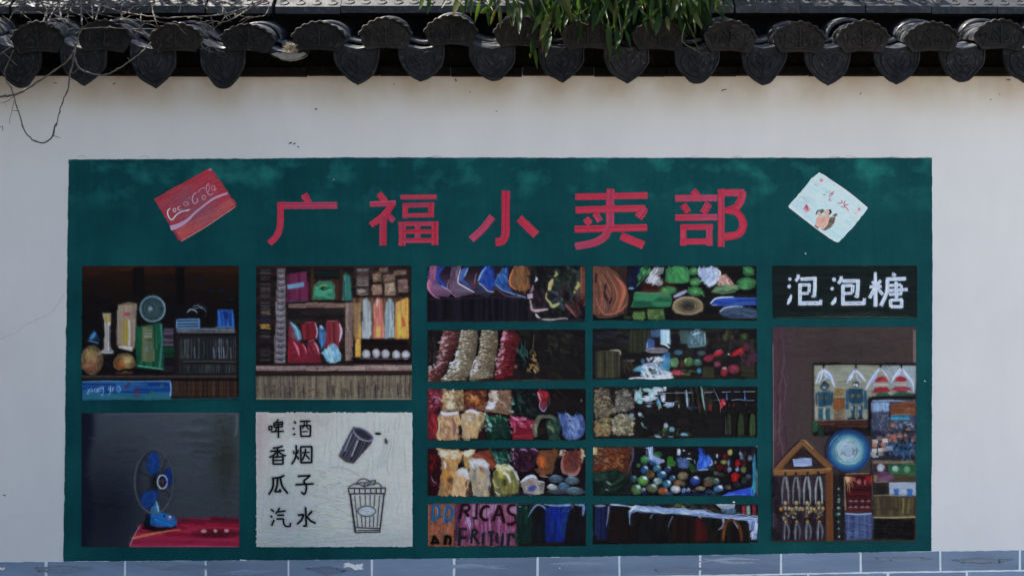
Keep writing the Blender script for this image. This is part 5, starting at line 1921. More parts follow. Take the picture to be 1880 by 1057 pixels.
p.db([(500, 800), (620, 780), (630, 880), (690, 930), (720, 985), (440, 985), (490, 860)], 80, 60, 24, 20, [(186, 200, 222), (166, 184, 210), (204, 214, 228), (140, 160, 190), (196, 202, 216)], 9, 60)
p.db([(560, 830), (640, 830), (640, 960), (560, 960)], 12, 40, 16, 60, [(84, 104, 110), (60, 84, 90), (110, 120, 130)], 8, 50)
p.pg([(520, 920), (560, 900), (586, 940), (540, 952)], (70, 84, 80), 8)
p.st([(340, 988), (420, 980), (560, 986), (720, 976)], [12, 18, 16, 14], (198, 208, 224), 8)
p.pg([(615, 870), (690, 874), (688, 916), (630, 916)], (50, 130, 164), 8)
p.to('painted_pot', 'small green pots')
p.to('painted_pot')
p.pg([(694, 818), (750, 812), (766, 850), (744, 892), (696, 884)], (88, 132, 82), 8)
p.to('painted_pot')
p.bl(848, 846, 44, 46, (78, 128, 66), (44, 74, 44), off=(-.2, -.3))
p.st([(830, 812), (812, 850)], 12, (150, 190, 130), 8)
p.to('painted_pot')
p.bl(922, 850, 44, 34, (66, 112, 90), (44, 78, 66))
p.st([(900, 830), (940, 836)], 12, (120, 164, 170), 9)
p.to('painted_pot')
p.bl(936, 920, 24, 28, (60, 140, 180), (46, 100, 136))
p.to('painted_pot')
p.bl(790, 860, 20, 44, (84, 40, 38), (56, 28, 30))
p.db(p.rect(800, 910, 910, 960), 8, 50, 18, 0, [(50, 66, 40), (70, 88, 52)], 6, 20)
p.st([(290, 838), (340, 836), (396, 834)], 9, (150, 140, 140), 8)
p.db(p.rect(290, 846, 400, 910), 9, 70, 26, 80, [(46, 42, 34), (56, 50, 38)], 4, 10)
p.to('painted_bundle', 'red bundles')
for x, y, rx, ry, r, c in ((750, 932, 54, 24, 5, (166, 58, 74)), (1018, 812, 52, 32, -25, (142, 36, 58)), (1094, 774, 48, 28, -25, (166, 38, 54)), (1262, 762, 80, 26, -30, (172, 32, 40)), (1090, 866, 36, 28, 0, (116, 50, 70)), (1146, 928, 34, 44, 0, (146, 36, 46)), (1230, 908, 54, 46, 0, (124, 40, 58)), (1330, 720, 40, 40, 0, (84, 32, 48))):
    p.to('painted_bundle', 'red bundle')
    p.bl(x, y, rx, ry, c, tuple(v * .62 for v in c), rot=r)
    p.db(p.rect(x - rx * .6, y - ry * .5, x + rx * .6, y + ry * .5), 6, rx, 14, r, [tuple(min(255, v * 1.25) for v in c), c], 8, 20)
p.to('painted_highlight')
p.st([(1070, 760), (1130, 742)], 10, (196, 110, 130), 9)
p.bl(1186, 782, 12, 8, (190, 160, 166))
p.bl(1150, 898, 24, 9, (176, 136, 140))
p.to('painted_carton')
p.pg(p.rect(965, 890, 1060, 975), (48, 48, 30), 6)
p.to('painted_carton')
p.pg(p.rect(1292, 880, 1400, 965), (44, 42, 30), 6)
p.build()

# ---- sacks, red fruit and a blue bag
p = Pic('painted_panel', (785, 713.5, 1076, 808), mural, 'painted shelf of cream sacks, green basket, red berries and a blue bag', seed=59, wet=.45)
p.m(780, 700, 8.806)
p.pg([(40, 128), (2600, 105), (2600, 945), (48, 942)], (27, 22, 24), 3)
X2 = 1321
p.hf([(1400, 130), (2590, 120), (2590, 940), (1400, 940)], 40, 70, lambda x, y: R.choice([(22, 30, 30), (24, 36, 34), (28, 28, 30)]) if x < 1800 else R.choice([(28, 22, 25), (34, 28, 30), (24, 20, 22)]), 4, .6, 280)
p.to('painted_sweets', 'red sweets')
p.pg(p.rect(44, 135, 290, 930), (104, 34, 46), 8)
p.db(p.rect(50, 140, 280, 930), 80, 110, 50, 70, [(140, 34, 46), (116, 34, 52), (96, 40, 56), (164, 40, 48), (86, 30, 40)], 9, 40)
p.db(p.rect(80, 180, 230, 440), 22, 60, 34, 40, [(176, 112, 140), (190, 140, 160), (150, 84, 112)], 9, 50)
p.db(p.rect(90, 580, 190, 840), 9, 130, 40, 90, [(176, 40, 44), (190, 50, 56)], 8, 10)
p.db(p.rect(160, 430, 270, 600), 9, 80, 50, 60, [(24, 20, 24)], 3, 30)
p.to('painted_sweets', 'cream and brown sweets')
p.pg([(290, 140), (620, 140), (640, 470), (280, 480)], (150, 122, 90), 10)
p.db([(290, 140), (630, 140), (640, 470), (280, 480)], 80, 80, 44, 30, [(198, 164, 112), (178, 140, 92), (206, 190, 160), (132, 104, 72)], 10, 45)
p.db(p.rect(340, 150, 470, 440), 24, 70, 44, 40, [(216, 206, 184), (206, 196, 176)], 8, 40)
p.db(p.rect(510, 250, 640, 470), 22, 60, 34, 60, [(86, 68, 60), (112, 84, 64), (60, 50, 50)], 7, 40)
p.pg([(650, 150), (990, 140), (1000, 470), (650, 470)], (110, 58, 38), 9)
p.db([(650, 150), (990, 140), (1000, 470), (650, 470)], 70, 90, 48, 20, [(140, 78, 44), (104, 48, 36), (84, 38, 34), (160, 100, 60), (70, 34, 32)], 9, 45)
p.db(p.rect(690, 240, 880, 380), 14, 80, 44, 20, [(196, 124, 56), (180, 110, 50), (206, 150, 90)], 9, 40)
p.pg([(1040, 140), (1400, 140), (1400, 540), (960, 480), (1030, 400)], (128, 96, 76), 9)
p.db([(1060, 140), (1400, 140), (1400, 520), (1000, 470)], 90, 70, 40, 30, [(150, 122, 98), (120, 88, 70), (184, 164, 140), (98, 70, 60)], 9, 50)
p.db([(1050, 130), (1190, 150), (1180, 340), (1040, 320)], 26, 70, 46, 30, [(206, 196, 182), (186, 178, 166), (164, 154, 146)], 8, 45)
p.db([(1030, 320), (1120, 330), (1090, 430), (960, 480)], 14, 110, 50, -20, [(216, 214, 224), (200, 200, 212)], 7, 30)
p.to('painted_sack', 'open cream sacks')
p.pg([(215, 560), (260, 500), (540, 480), (575, 620), (580, 900), (520, 940), (208, 940)], (184, 146, 106), 8)
p.db([(225, 560), (540, 520), (560, 900), (220, 930)], 70, 130, 56, 80, [(196, 158, 114), (176, 136, 96), (204, 172, 130), (150, 112, 92)], 8, 30)
p.st([(440, 580), (480, 720), (470, 880)], [30, 70, 40], (146, 106, 96), 12)
p.db(p.rect(300, 680, 410, 790), 8, 60, 30, 60, [(128, 104, 76)], 7, 40)
p.st([(248, 490), (330, 530), (420, 520), (545, 500)], [50, 64, 56, 40], (204, 206, 222), 8)
p.st([(215, 560), (235, 700), (215, 920)], [16, 26, 20], (206, 190, 164), 8)
p.pg([(590, 540), (660, 490), (900, 480), (990, 520), (960, 640), (890, 760), (850, 920), (600, 924)], (182, 146, 104), 8)
p.db([(600, 560), (930, 540), (860, 900), (610, 900)], 70, 140, 54, 85, [(192, 152, 104), (172, 142, 104), (164, 150, 118), (202, 170, 124)], 8, 30)
p.st([(650, 490), (760, 470), (880, 530)], [40, 60, 50], (204, 202, 220), 9)
p.db(p.rect(610, 540, 790, 700), 9, 70, 40, 40, [(206, 200, 196), (190, 184, 184)], 8, 40)
p.st([(560, 700), (580, 800), (560, 880)], [40, 60, 60], (26, 22, 26), 4)
p.db(p.rect(880, 540, 1000, 780), 12, 90, 44, 80, [(110, 100, 84), (86, 80, 74), (140, 124, 96)], 8, 40)
p.to('painted_basket', 'dark green basket')
p.pg([(1000, 560), (1160, 540), (1330, 580), (1390, 760), (1380, 935), (990, 935), (1020, 700)], (16, 40, 34), 5)
p.db([(1010, 600), (1330, 600), (1360, 900), (1010, 900)], 44, 110, 50, 80, [(20, 56, 44), (14, 34, 30), (28, 72, 54)], 6, 40)
p.db(p.rect(1010, 545, 1330, 640), 26, 60, 34, 40, [(50, 124, 84), (76, 150, 116), (40, 96, 70), (120, 176, 160)], 9, 50)
p.db(p.rect(970, 520, 1060, 800), 12, 80, 44, 60, [(170, 206, 204), (120, 184, 160), (96, 150, 130)], 9, 30)
p.db(p.rect(1350, 280, 1460, 490), 9, 60, 40, 50, [(130, 200, 180), (156, 212, 196), (80, 130, 116)], 9, 50)
p.to('painted_flower')
p.m(780 - (-X2) / 8.806, 700, 8.806)
p.db(p.rect(150, 130, 480, 560), 26, 130, 60, 60, [(22, 44, 40), (30, 60, 54), (44, 78, 72), (50, 34, 42)], 6, 50)
p.pg([(520, 130), (660, 150), (690, 260), (640, 400), (590, 480), (540, 380), (500, 230)], (140, 34, 46), 8)
p.db([(540, 140), (670, 170), (650, 280), (560, 260)], 14, 90, 44, 50, [(164, 34, 42), (130, 28, 40), (176, 60, 66)], 8, 40)
p.st([(500, 160), (530, 250), (560, 310)], [24, 36, 24], (206, 160, 180), 9)
p.st([(555, 300), (530, 400), (600, 480), (650, 400)], [18, 24, 30, 22], (130, 134, 176), 12)
p.st([(700, 250), (690, 340), (650, 410)], 16, (90, 104, 116), 8)
p.bl(780, 220, 50, 40, (64, 28, 28), (38, 24, 26))
p.to('painted_berries', 'box of red berries')
p.pg([(40, 600), (90, 540), (260, 580), (430, 620), (440, 930), (90, 935), (110, 760)], (124, 30, 50), 7)
p.hf([(110, 720), (430, 730), (430, 930), (100, 930)], 0, 44, [(128, 30, 48), (112, 26, 42), (140, 36, 56)], 6, .6, 200)
p.db([(50, 600), (100, 560), (430, 620), (430, 730), (80, 720)], 50, 80, 36, 25, [(196, 96, 130), (212, 140, 170), (170, 52, 82), (150, 40, 62), (206, 120, 150)], 10, 50)
p.st([(50, 545), (120, 590), (200, 640)], [10, 30, 20], (206, 166, 190), 9)
p.bl(290, 650, 50, 26, (74, 20, 36), (96, 26, 42))
p.db(p.rect(60, 720, 130, 840), 6, 60, 24, 50, [(206, 130, 150)], 9, 40)
p.to('painted_wreath', 'grey green wreath')
p.st([(480, 900), (455, 790), (480, 680), (530, 580), (620, 560)], [60, 80, 86, 84, 60], (110, 112, 90), 14)
p.st([(600, 570), (720, 570), (820, 640), (860, 720)], [50, 66, 60, 40], (104, 112, 96), 14)
p.pg([(640, 640), (760, 610), (860, 680), (880, 760), (820, 940), (680, 940), (650, 800), (640, 720)], (40, 70, 56), 8)
p.db([(650, 640), (850, 660), (830, 920), (690, 920)], 36, 110, 50, 60, [(50, 84, 66), (36, 62, 52), (64, 94, 74), (28, 46, 42)], 7, 45)
p.st([(650, 720), (740, 760), (760, 830)], [50, 60, 24], (110, 120, 80), 10)
p.st([(470, 680), (480, 840)], 40, (146, 144, 116), 14)
p.pg([(540, 700), (600, 640), (640, 760), (660, 930), (520, 930), (500, 800)], (32, 20, 24), 4)
p.to('painted_bag', 'blue plastic bag')
p.pg([(822, 490), (905, 540), (940, 505), (1000, 515), (1050, 575), (1110, 545), (1230, 540), (1260, 620), (1275, 740), (1240, 870), (1140, 935), (960, 925), (900, 850), (905, 740), (850, 600)], (76, 96, 146), 7)
p.db([(860, 530), (950, 530), (1050, 590), (1220, 560), (1250, 740), (1200, 870), (980, 900), (920, 800)], 80, 150, 40, 80, [(86, 106, 158), (68, 86, 136), (104, 124, 172), (60, 76, 124)], 8, 35)
p.db(p.rect(1000, 600, 1180, 860), 26, 130, 44, 60, [(124, 146, 188), (140, 160, 196), (110, 130, 176)], 8, 45)
p.st([(940, 515), (990, 530), (1030, 580)], [20, 40, 24], (136, 150, 182), 9)
p.st([(1190, 560), (1200, 720), (1180, 860)], [10, 20, 10], (54, 68, 116), 7)
p.bl(1022, 632, 20, 14, (30, 36, 70))
p.st([(950, 915), (1080, 925), (1200, 880)], 26, (96, 112, 156), 9)
p.bl(1208, 305, 14, 22, (120, 130, 130))
p.build()

# ---- baked goods, sacks and stones
p = Pic('painted_panel', (785, 822, 1076, 911), mural, 'painted shelf of snow topped cream sacks, an orange pot and grey stones', seed=60, wet=.45)
p.m(780, 815, 8.806)
p.pg([(48, 66), (2600, 62), (2596, 832), (52, 832)], (30, 22, 26), 3)
p.hf(p.rect(60, 70, 290, 828), 90, 50, [(58, 18, 24), (42, 18, 24), (74, 20, 26), (50, 16, 28)], 5, .6, 280)
p.db(p.rect(80, 200, 200, 420), 9, 130, 44, 80, [(124, 20, 24), (104, 20, 26)], 7, 20)
p.st([(108, 510), (130, 590), (200, 640)], [8, 18, 10], (170, 160, 196), 8)
p.st([(140, 640), (160, 680)], 30, (160, 50, 66), 8)
p.to('painted_sack', 'cream sack with a white ruffled top')
p.pg([(230, 90), (330, 75), (620, 110), (600, 260), (540, 330), (500, 560), (440, 700), (380, 828), (210, 828), (290, 560), (300, 380), (250, 180)], (176, 134, 84), 8)
p.db([(290, 200), (560, 200), (480, 560), (400, 790), (250, 790)], 90, 140, 56, 85, [(188, 142, 80), (164, 130, 84), (204, 154, 84), (134, 112, 76), (150, 90, 60)], 9, 25)
p.db(p.rect(320, 420, 430, 560), 9, 110, 44, 85, [(204, 144, 58), (190, 134, 60)], 8, 15)
p.db([(230, 80), (600, 100), (560, 220), (300, 210), (250, 170)], 40, 110, 50, 10, [(214, 202, 184), (204, 186, 156), (196, 168, 124), (220, 214, 206)], 8, 35)
p.st([(300, 270), (330, 330), (330, 400)], [20, 46, 20], (196, 196, 200), 8)
p.db(p.rect(380, 560, 470, 760), 9, 100, 40, 80, [(96, 60, 44), (110, 84, 60)], 8, 30)
p.to('painted_sack')
p.pg([(630, 100), (830, 78), (790, 160), (740, 260), (700, 420), (650, 380), (620, 260)], (180, 140, 80), 8)
p.db([(640, 110), (810, 90), (740, 200), (660, 200)], 22, 100, 44, -10, [(216, 208, 188), (200, 182, 146), (220, 214, 200)], 8, 30)
p.db([(640, 220), (730, 220), (700, 400), (650, 380)], 14, 90, 36, 80, [(190, 146, 72), (150, 116, 70)], 8, 25)
p.st([(600, 240), (620, 330)], 50, (52, 48, 56), 8)
p.to('painted_bag', 'rust brown bag')
p.pg([(760, 180), (880, 110), (1060, 80), (1130, 220), (1165, 340), (1090, 420), (1000, 300), (900, 240), (780, 240)], (124, 56, 38), 7)
p.db([(790, 190), (1050, 110), (1130, 320), (1060, 360), (920, 230)], 44, 120, 50, 40, [(138, 64, 42), (112, 48, 34), (150, 76, 52), (120, 70, 46)], 8, 40)
p.to('painted_sack', 'small cream sack with a white top')
p.pg([(500, 450), (545, 390), (600, 368), (660, 390), (700, 470), (745, 540), (740, 600), (700, 660), (760, 828), (415, 828), (460, 620)], (196, 158, 114), 7)
p.db([(510, 500), (640, 480), (680, 640), (690, 810), (450, 810)], 80, 120, 50, 85, [(206, 168, 124), (190, 150, 106), (178, 146, 112), (212, 178, 134)], 8, 30)
p.db([(500, 450), (600, 375), (660, 400), (745, 540), (690, 590), (640, 500), (540, 500)], 40, 80, 44, 50, [(218, 218, 222), (204, 206, 212), (190, 190, 194)], 7, 50)
p.db(p.rect(680, 600, 770, 820), 14, 110, 50, 80, [(62, 36, 32), (96, 54, 40), (50, 40, 36)], 7, 25)
p.to('painted_sack', 'tall cream sack with a white top')
p.pg([(716, 250), (760, 228), (900, 238), (1000, 300), (1045, 360), (1065, 560), (1040, 720), (1050, 828), (780, 828), (750, 600), (720, 480)], (168, 150, 124), 7)
p.db([(740, 330), (1030, 360), (1040, 800), (790, 810)], 90, 150, 54, 85, [(178, 160, 130), (156, 144, 124), (188, 160, 122), (140, 134, 122)], 8, 25)
p.db([(790, 380), (830, 380), (830, 560), (790, 560)], 9, 110, 36, 90, [(104, 110, 112), (120, 124, 122)], 7, 12)
p.st([(890, 350), (930, 440)], [40, 60], (150, 98, 66), 10)
p.db([(716, 250), (900, 240), (1045, 340), (1040, 400), (880, 330), (740, 400)], 44, 90, 50, 30, [(216, 216, 222), (200, 202, 208), (186, 188, 196)], 7, 50)
p.st([(980, 380), (1030, 480), (1000, 600), (1010, 760)], [40, 50, 30, 20], (150, 146, 156), 12)
p.st([(850, 620), (900, 640)], 20, (52, 44, 42), 5)
p.db(p.rect(1050, 420, 1120, 820), 16, 110, 50, 85, [(44, 34, 36), (60, 44, 44), (34, 26, 30)], 5, 12)
p.to('painted_sack', 'olive yellow sack')
p.pg([(1108, 450), (1190, 345), (1330, 315), (1430, 380), (1490, 500), (1530, 620), (1515, 800), (1150, 832), (1120, 700), (1098, 560)], (122, 118, 66), 7)
p.db([(1130, 480), (1440, 440), (1500, 780), (1160, 810)], 90, 140, 54, 80, [(134, 130, 72), (112, 108, 60), (150, 144, 84), (96, 94, 54)], 8, 25)
p.db([(1150, 350), (1330, 325), (1400, 420), (1200, 440)], 26, 100, 54, 15, [(216, 212, 196), (204, 200, 160), (194, 186, 124)], 8, 35)
p.db(p.rect(1180, 450, 1290, 530), 9, 90, 34, 20, [(190, 168, 60), (176, 156, 60)], 8, 30)
p.st([(1250, 460), (1330, 490), (1390, 630)], [40, 56, 30], (206, 202, 184), 9)
p.st([(1340, 330), (1440, 420), (1520, 590)], [40, 50, 40], (190, 192, 186), 9)
p.st([(1100, 560), (1140, 680), (1210, 690)], [30, 44, 20], (176, 174, 120), 9)
p.st([(1290, 560), (1300, 680)], 60, (70, 66, 36), 7)
p.st([(1130, 760), (1220, 828)], [14, 30], (206, 208, 204), 8)
p.to('painted_cloth')
p.db([(1070, 80), (1470, 80), (1430, 300), (1150, 300)], 40, 110, 50, 40, [(24, 66, 50), (20, 48, 42), (34, 84, 66)], 6, 45)
p.db([(1080, 110), (1200, 120), (1340, 280), (1180, 300), (1130, 200)], 22, 80, 36, 50, [(70, 136, 120), (96, 156, 144), (56, 112, 100)], 9, 40)
p.m(780 + X2 / 8.806, 815, 8.806)
p.to('painted_cloth', 'purple bundle')
p.pg([(70, 72), (500, 70), (530, 130), (470, 240), (450, 380), (300, 460), (130, 440), (100, 260)], (56, 26, 44), 6)
p.db([(110, 90), (500, 90), (450, 360), (150, 430)], 60, 120, 54, 60, [(66, 30, 52), (46, 24, 40), (80, 38, 64), (38, 20, 34)], 6, 50)
p.st([(80, 90), (130, 80)], 44, (190, 150, 172), 9)
p.st([(220, 85), (300, 90), (345, 120)], [24, 40, 16], (176, 126, 166), 12)
p.st([(375, 80), (440, 80), (525, 125)], [20, 40, 14], (166, 116, 156), 12)
p.st([(140, 130), (170, 170), (200, 190)], [16, 26, 14], (176, 130, 160), 9)
p.db(p.rect(60, 120, 130, 330), 8, 70, 22, 80, [(184, 160, 186), (130, 110, 140)], 9, 20)
p.st([(10, 150), (50, 220)], 30, (90, 150, 136), 9)
p.to('painted_pot', 'glowing orange pot')
p.pg([(480, 230), (560, 100), (840, 78), (830, 180), (770, 320), (750, 470), (620, 500), (500, 470), (440, 400), (520, 380)], (112, 70, 44), 7)
p.db([(540, 120), (820, 90), (760, 340), (720, 470), (540, 470)], 60, 130, 54, 80, [(124, 76, 46), (104, 66, 44), (96, 74, 52), (136, 78, 44)], 8, 30)
p.bl(565, 280, 84, 100, (186, 88, 36), (140, 72, 40))
p.db(p.rect(500, 210, 640, 390), 14, 90, 40, 70, [(196, 92, 34), (172, 78, 34), (206, 104, 46)], 8, 40)
p.st([(540, 400), (640, 410), (740, 360)], 16, (70, 44, 34), 6)
p.to('painted_cup', 'reddish brown cup with a cream rim')
p.pg([(930, 110), (1240, 100), (1215, 330), (1180, 430), (1120, 500), (950, 490), (900, 420), (885, 320)], (104, 52, 48), 7)
p.db([(940, 120), (1220, 110), (1190, 340), (960, 330)], 44, 130, 54, 80, [(112, 54, 46), (92, 44, 42), (84, 50, 52), (124, 60, 48)], 7, 20)
p.st([(915, 190), (895, 320), (930, 460), (1040, 480), (1130, 470), (1190, 360)], [30, 44, 60, 60, 60, 40], (156, 104, 98), 12)
p.pg([(930, 180), (970, 190), (985, 330), (950, 330)], (110, 44, 40), 6)
p.db(p.rect(870, 95, 940, 185), 12, 60, 34, 40, [(206, 200, 166), (184, 176, 142), (216, 212, 184)], 8, 50)
p.db([(1210, 80), (1270, 90), (1250, 200), (1230, 300), (1190, 300)], 16, 70, 34, 80, [(196, 186, 146), (170, 160, 124), (206, 198, 162)], 8, 40)
p.st([(980, 500), (1130, 505)], 12, (180, 184, 206), 8)
p.to('painted_cake')
p.pg([(210, 600), (300, 540), (420, 498), (490, 540), (510, 590), (620, 610), (610, 700), (600, 800), (400, 825), (290, 800), (250, 700)], (146, 138, 132), 7)
p.st([(240, 610), (330, 540), (430, 515), (490, 560)], [30, 60, 64, 40], (190, 196, 214), 9)
p.db([(260, 620), (470, 560), (590, 640), (580, 790), (320, 790)], 36, 110, 44, 20, [(156, 148, 138), (134, 126, 116), (172, 164, 156)], 8, 45)
p.st([(330, 630), (440, 590)], 44, (164, 116, 104), 9)
p.bl(410, 712, 88, 54, (52, 56, 140), (78, 80, 150), rot=-25)
p.st([(490, 590), (610, 610)], 24, (196, 190, 214), 8)
p.st([(520, 500), (600, 520), (690, 530)], [20, 44, 20], (136, 112, 104), 9)
p.to('painted_stone')
for x, y, rx, ry, c in ((800, 560, 130, 72, (84, 108, 126)), (820, 760, 180, 54, (82, 92, 100)), (1055, 585, 128, 74, (98, 124, 136)), (925, 685, 106, 76, (86, 116, 146)), (1100, 755, 160, 72, (88, 112, 124)), (735, 690, 96, 48, (186, 192, 196))):
    p.to('painted_stone')
    p.bl(x, y, rx, ry, c, tuple(v * .58 for v in c), off=(-.1, -.25), jit=.03)
    p.st([(x - rx * .8, y - ry * .1), (x - rx * .2, y - ry * .75), (x + rx * .5, y - ry * .6)], [8, 36, 10], tuple(min(220, v * 1.32) for v in c), 10)
    p.db(p.rect(x - rx * .5, y - ry * .4, x + rx * .6, y + ry * .3), 7, rx * .8, 22, 10, [tuple(v * .9 for v in c), tuple(v * 1.1 for v in c)], 7, 12)
p.to('painted_shadow')
p.st([(900, 470), (960, 500), (1000, 480)], 20, (40, 40, 50), 5)
p.st([(140, 815), (300, 800), (440, 815)], 22, (40, 36, 76), 8)
p.build()

# ---- lettered boards and blue bins
p = Pic('painted_panel', (786, 923, 1076, 1004), mural, 'painted panel of boards lettered RICAS FRITUR and blue bins', seed=61, wet=.45)
p.m(780, 915, 11.125)
p.pg([(70, 94), (3300, 95), (3290, 960), (78, 985)], (24, 19, 22), 3)
p.hf([(72, 98), (620, 98), (600, 970), (80, 975)], 90, 40, [(146, 92, 64), (130, 86, 62), (158, 98, 70), (120, 88, 70), (166, 88, 62)], 7, .55, 330)
p.db(p.rect(90, 500, 600, 740), 14, 180, 60, 90, [(176, 108, 76), (170, 84, 74), (160, 104, 66)], 7, 12)


def pink(x, y):
    if x < 720:
        return R.choice([(98, 52, 84), (116, 60, 92), (84, 50, 88)])
    if y < 330:
        return R.choice([(170, 124, 156), (156, 104, 138), (176, 140, 170), (150, 84, 116)])
    return R.choice([(150, 72, 108), (132, 58, 96), (160, 104, 140), (120, 56, 92), (168, 120, 156)])


p.hf(p.rect(615, 100, 1890, 965), 90, 36, pink, 7, .55, 300)
p.db(p.rect(760, 430, 1880, 600), 40, 150, 30, 90, [(150, 44, 78), (166, 60, 90), (178, 136, 168)], 8, 6)
p.db(p.rect(640, 880, 1400, 960), 24, 160, 26, 0, [(140, 82, 80), (150, 90, 96)], 6, 8)
p.db(p.rect(850, 380, 930, 560), 8, 150, 40, 90, [(176, 166, 196), (164, 152, 186)], 6, 5)
BL = (32, 98, 148)
p.to('blue_letter')
p.ch([([(165, 125), (160, 300), (158, 455)], 52), ([(190, 125), (270, 160), (300, 260), (270, 370), (160, 435)], 48)], 48, BL, 10)
p.st([(228, 150), (258, 230), (262, 300), (240, 360)], 12, (150, 184, 204), 8)
p.st([(150, 420), (225, 400)], 18, (40, 120, 150), 8)
p.to('blue_letter')
p.ch([([(470, 120), (420, 260), (400, 470)], 44), ([(450, 130), (540, 190), (560, 300), (520, 420), (410, 460)], 50)], 48, (38, 100, 152), 10)
p.st([(420, 170), (395, 300), (380, 480)], 12, (96, 160, 196), 8)
p.bl(450, 445, 50, 36, (30, 74, 150), (40, 100, 156))
MR = (46, 16, 24)
p.to('maroon_letter')
p.ch([([(765, 108), (740, 260), (702, 412)], 66), ([(760, 125), (880, 120), (912, 180), (880, 240), (800, 250)], 58), ([(795, 230), (900, 362)], 66)], 60, MR, 5)
p.to('maroon_letter')
p.ch([([(1068, 100), (1046, 395)], 44), ([(968, 388), (1078, 400)], 46)], 50, MR, 5)
p.to('maroon_letter')
p.ch([([(1325, 165), (1235, 150), (1165, 220), (1142, 340), (1195, 425), (1295, 430)], [50, 62, 64, 64, 64, 56])], 62, MR, 5)
p.to('maroon_letter')
p.ch([([(1522, 125), (1460, 280), (1392, 455)], 62), ([(1520, 125), (1570, 290), (1620, 495)], 66), ([(1440, 330), (1590, 330)], 46)], 60, MR, 5)
p.to('maroon_letter')
p.st([(1870, 135), (1760, 130), (1698, 200), (1730, 290), (1840, 350), (1862, 440), (1790, 510), (1655, 515)], [50, 70, 74, 72, 72, 76, 74, 64], (54, 18, 24), 6)
p.to('black_letter')
p.ch([([(195, 755), (140, 930)], 56), ([(195, 755), (285, 922)], 56), ([(165, 900), (265, 885)], 44)], 56, (15, 12, 12), 4)
p.to('black_letter')
p.ch([([(432, 745), (412, 940)], 62), ([(440, 755), (515, 790), (525, 850), (498, 940)], 56)], 56, (15, 12, 12), 4)
GR = (34, 37, 42)
for st in ([([(720, 605), (712, 780), (698, 955)], 62), ([(695, 618), (858, 616)], 50), ([(720, 790), (850, 792)], 62)], [([(975, 630), (945, 910)], 50), ([(970, 630), (1050, 635), (1070, 690), (1000, 740)], 48), ([(985, 730), (1112, 930)], 54)],
           [([(1196, 688), (1188, 938)], 58)], [([(1278, 688), (1422, 680)], 56), ([(1356, 690), (1354, 960)], 56)], [([(1478, 695), (1468, 850), (1510, 915)], [50, 56, 40]), ([(1590, 700), (1585, 850), (1568, 960)], [40, 58, 66])], [([(1715, 705), (1698, 955)], 62), ([(1720, 720), (1800, 730), (1830, 800)], 54)]):
    p.to('grey_letter')
    p.ch(st, 54, GR, 5)
p.m(930, 915, 11.125)
p.to('painted_bin', 'dark green bin')
p.hf([(215, 120), (600, 110), (520, 300), (490, 600), (490, 930), (180, 940)], 90, 40, [(18, 56, 44), (16, 46, 42), (22, 64, 46), (20, 40, 40)], 5, .55, 330)
p.st([(330, 108), (590, 106)], 10, (104, 90, 92), 8)
p.bl(275, 158, 30, 18, (150, 170, 170), (90, 120, 116))
p.st([(370, 208), (418, 165)], 12, (150, 180, 180), 8)
p.to('painted_bin', 'black bin with a white rim')
p.hf([(560, 230), (640, 170), (760, 190), (800, 330), (790, 910), (500, 920), (510, 500)], 90, 40, [(26, 24, 30), (20, 26, 34), (30, 22, 24), (22, 34, 34)], 4, .55, 330)
p.st([(432, 390), (500, 260), (590, 150), (640, 122), (740, 150), (800, 210), (832, 262)], [6, 22, 40, 44, 34, 44, 30], (136, 160, 200), 16)
p.to('painted_bin', 'bright blue bin with a white rim')
p.pg([(800, 160), (1300, 150), (1260, 330), (1220, 600), (1175, 880), (800, 890), (790, 400)], (22, 40, 112), 5)
p.hf([(870, 170), (1280, 160), (1215, 560), (1160, 870), (890, 880)], 92, 44, [(24, 42, 136), (20, 34, 108), (28, 54, 146), (22, 46, 96)], 6, .55, 330)
p.db(p.rect(1130, 300, 1240, 760), 10, 220, 40, 96, [(24, 66, 110), (28, 60, 120)], 6, 5)
p.db(p.rect(950, 180, 1150, 420), 10, 150, 50, 90, [(24, 36, 160), (28, 44, 150)], 6, 8)
p.st([(760, 108), (880, 130), (1080, 136), (1320, 122)], [20, 44, 50, 50], (124, 160, 200), 12)
p.st([(1330, 120), (1345, 190), (1240, 270)], [40, 50, 16], (104, 132, 176), 14)
p.st([(1195, 190), (1120, 300)], 12, (70, 104, 176), 9)
p.to('painted_bin')
p.hf([(1290, 220), (1380, 150), (1600, 160), (1600, 930), (1190, 930), (1230, 520)], 92, 44, [(24, 20, 24), (18, 16, 20), (32, 24, 28), (26, 26, 36)], 4, .55, 330)
p.st([(1380, 118), (1500, 128), (1600, 118)], [30, 50, 40], (124, 160, 196), 14)
p.st([(1585, 120), (1570, 230), (1560, 350)], [50, 70, 40], (120, 150, 196), 18)
p.build()

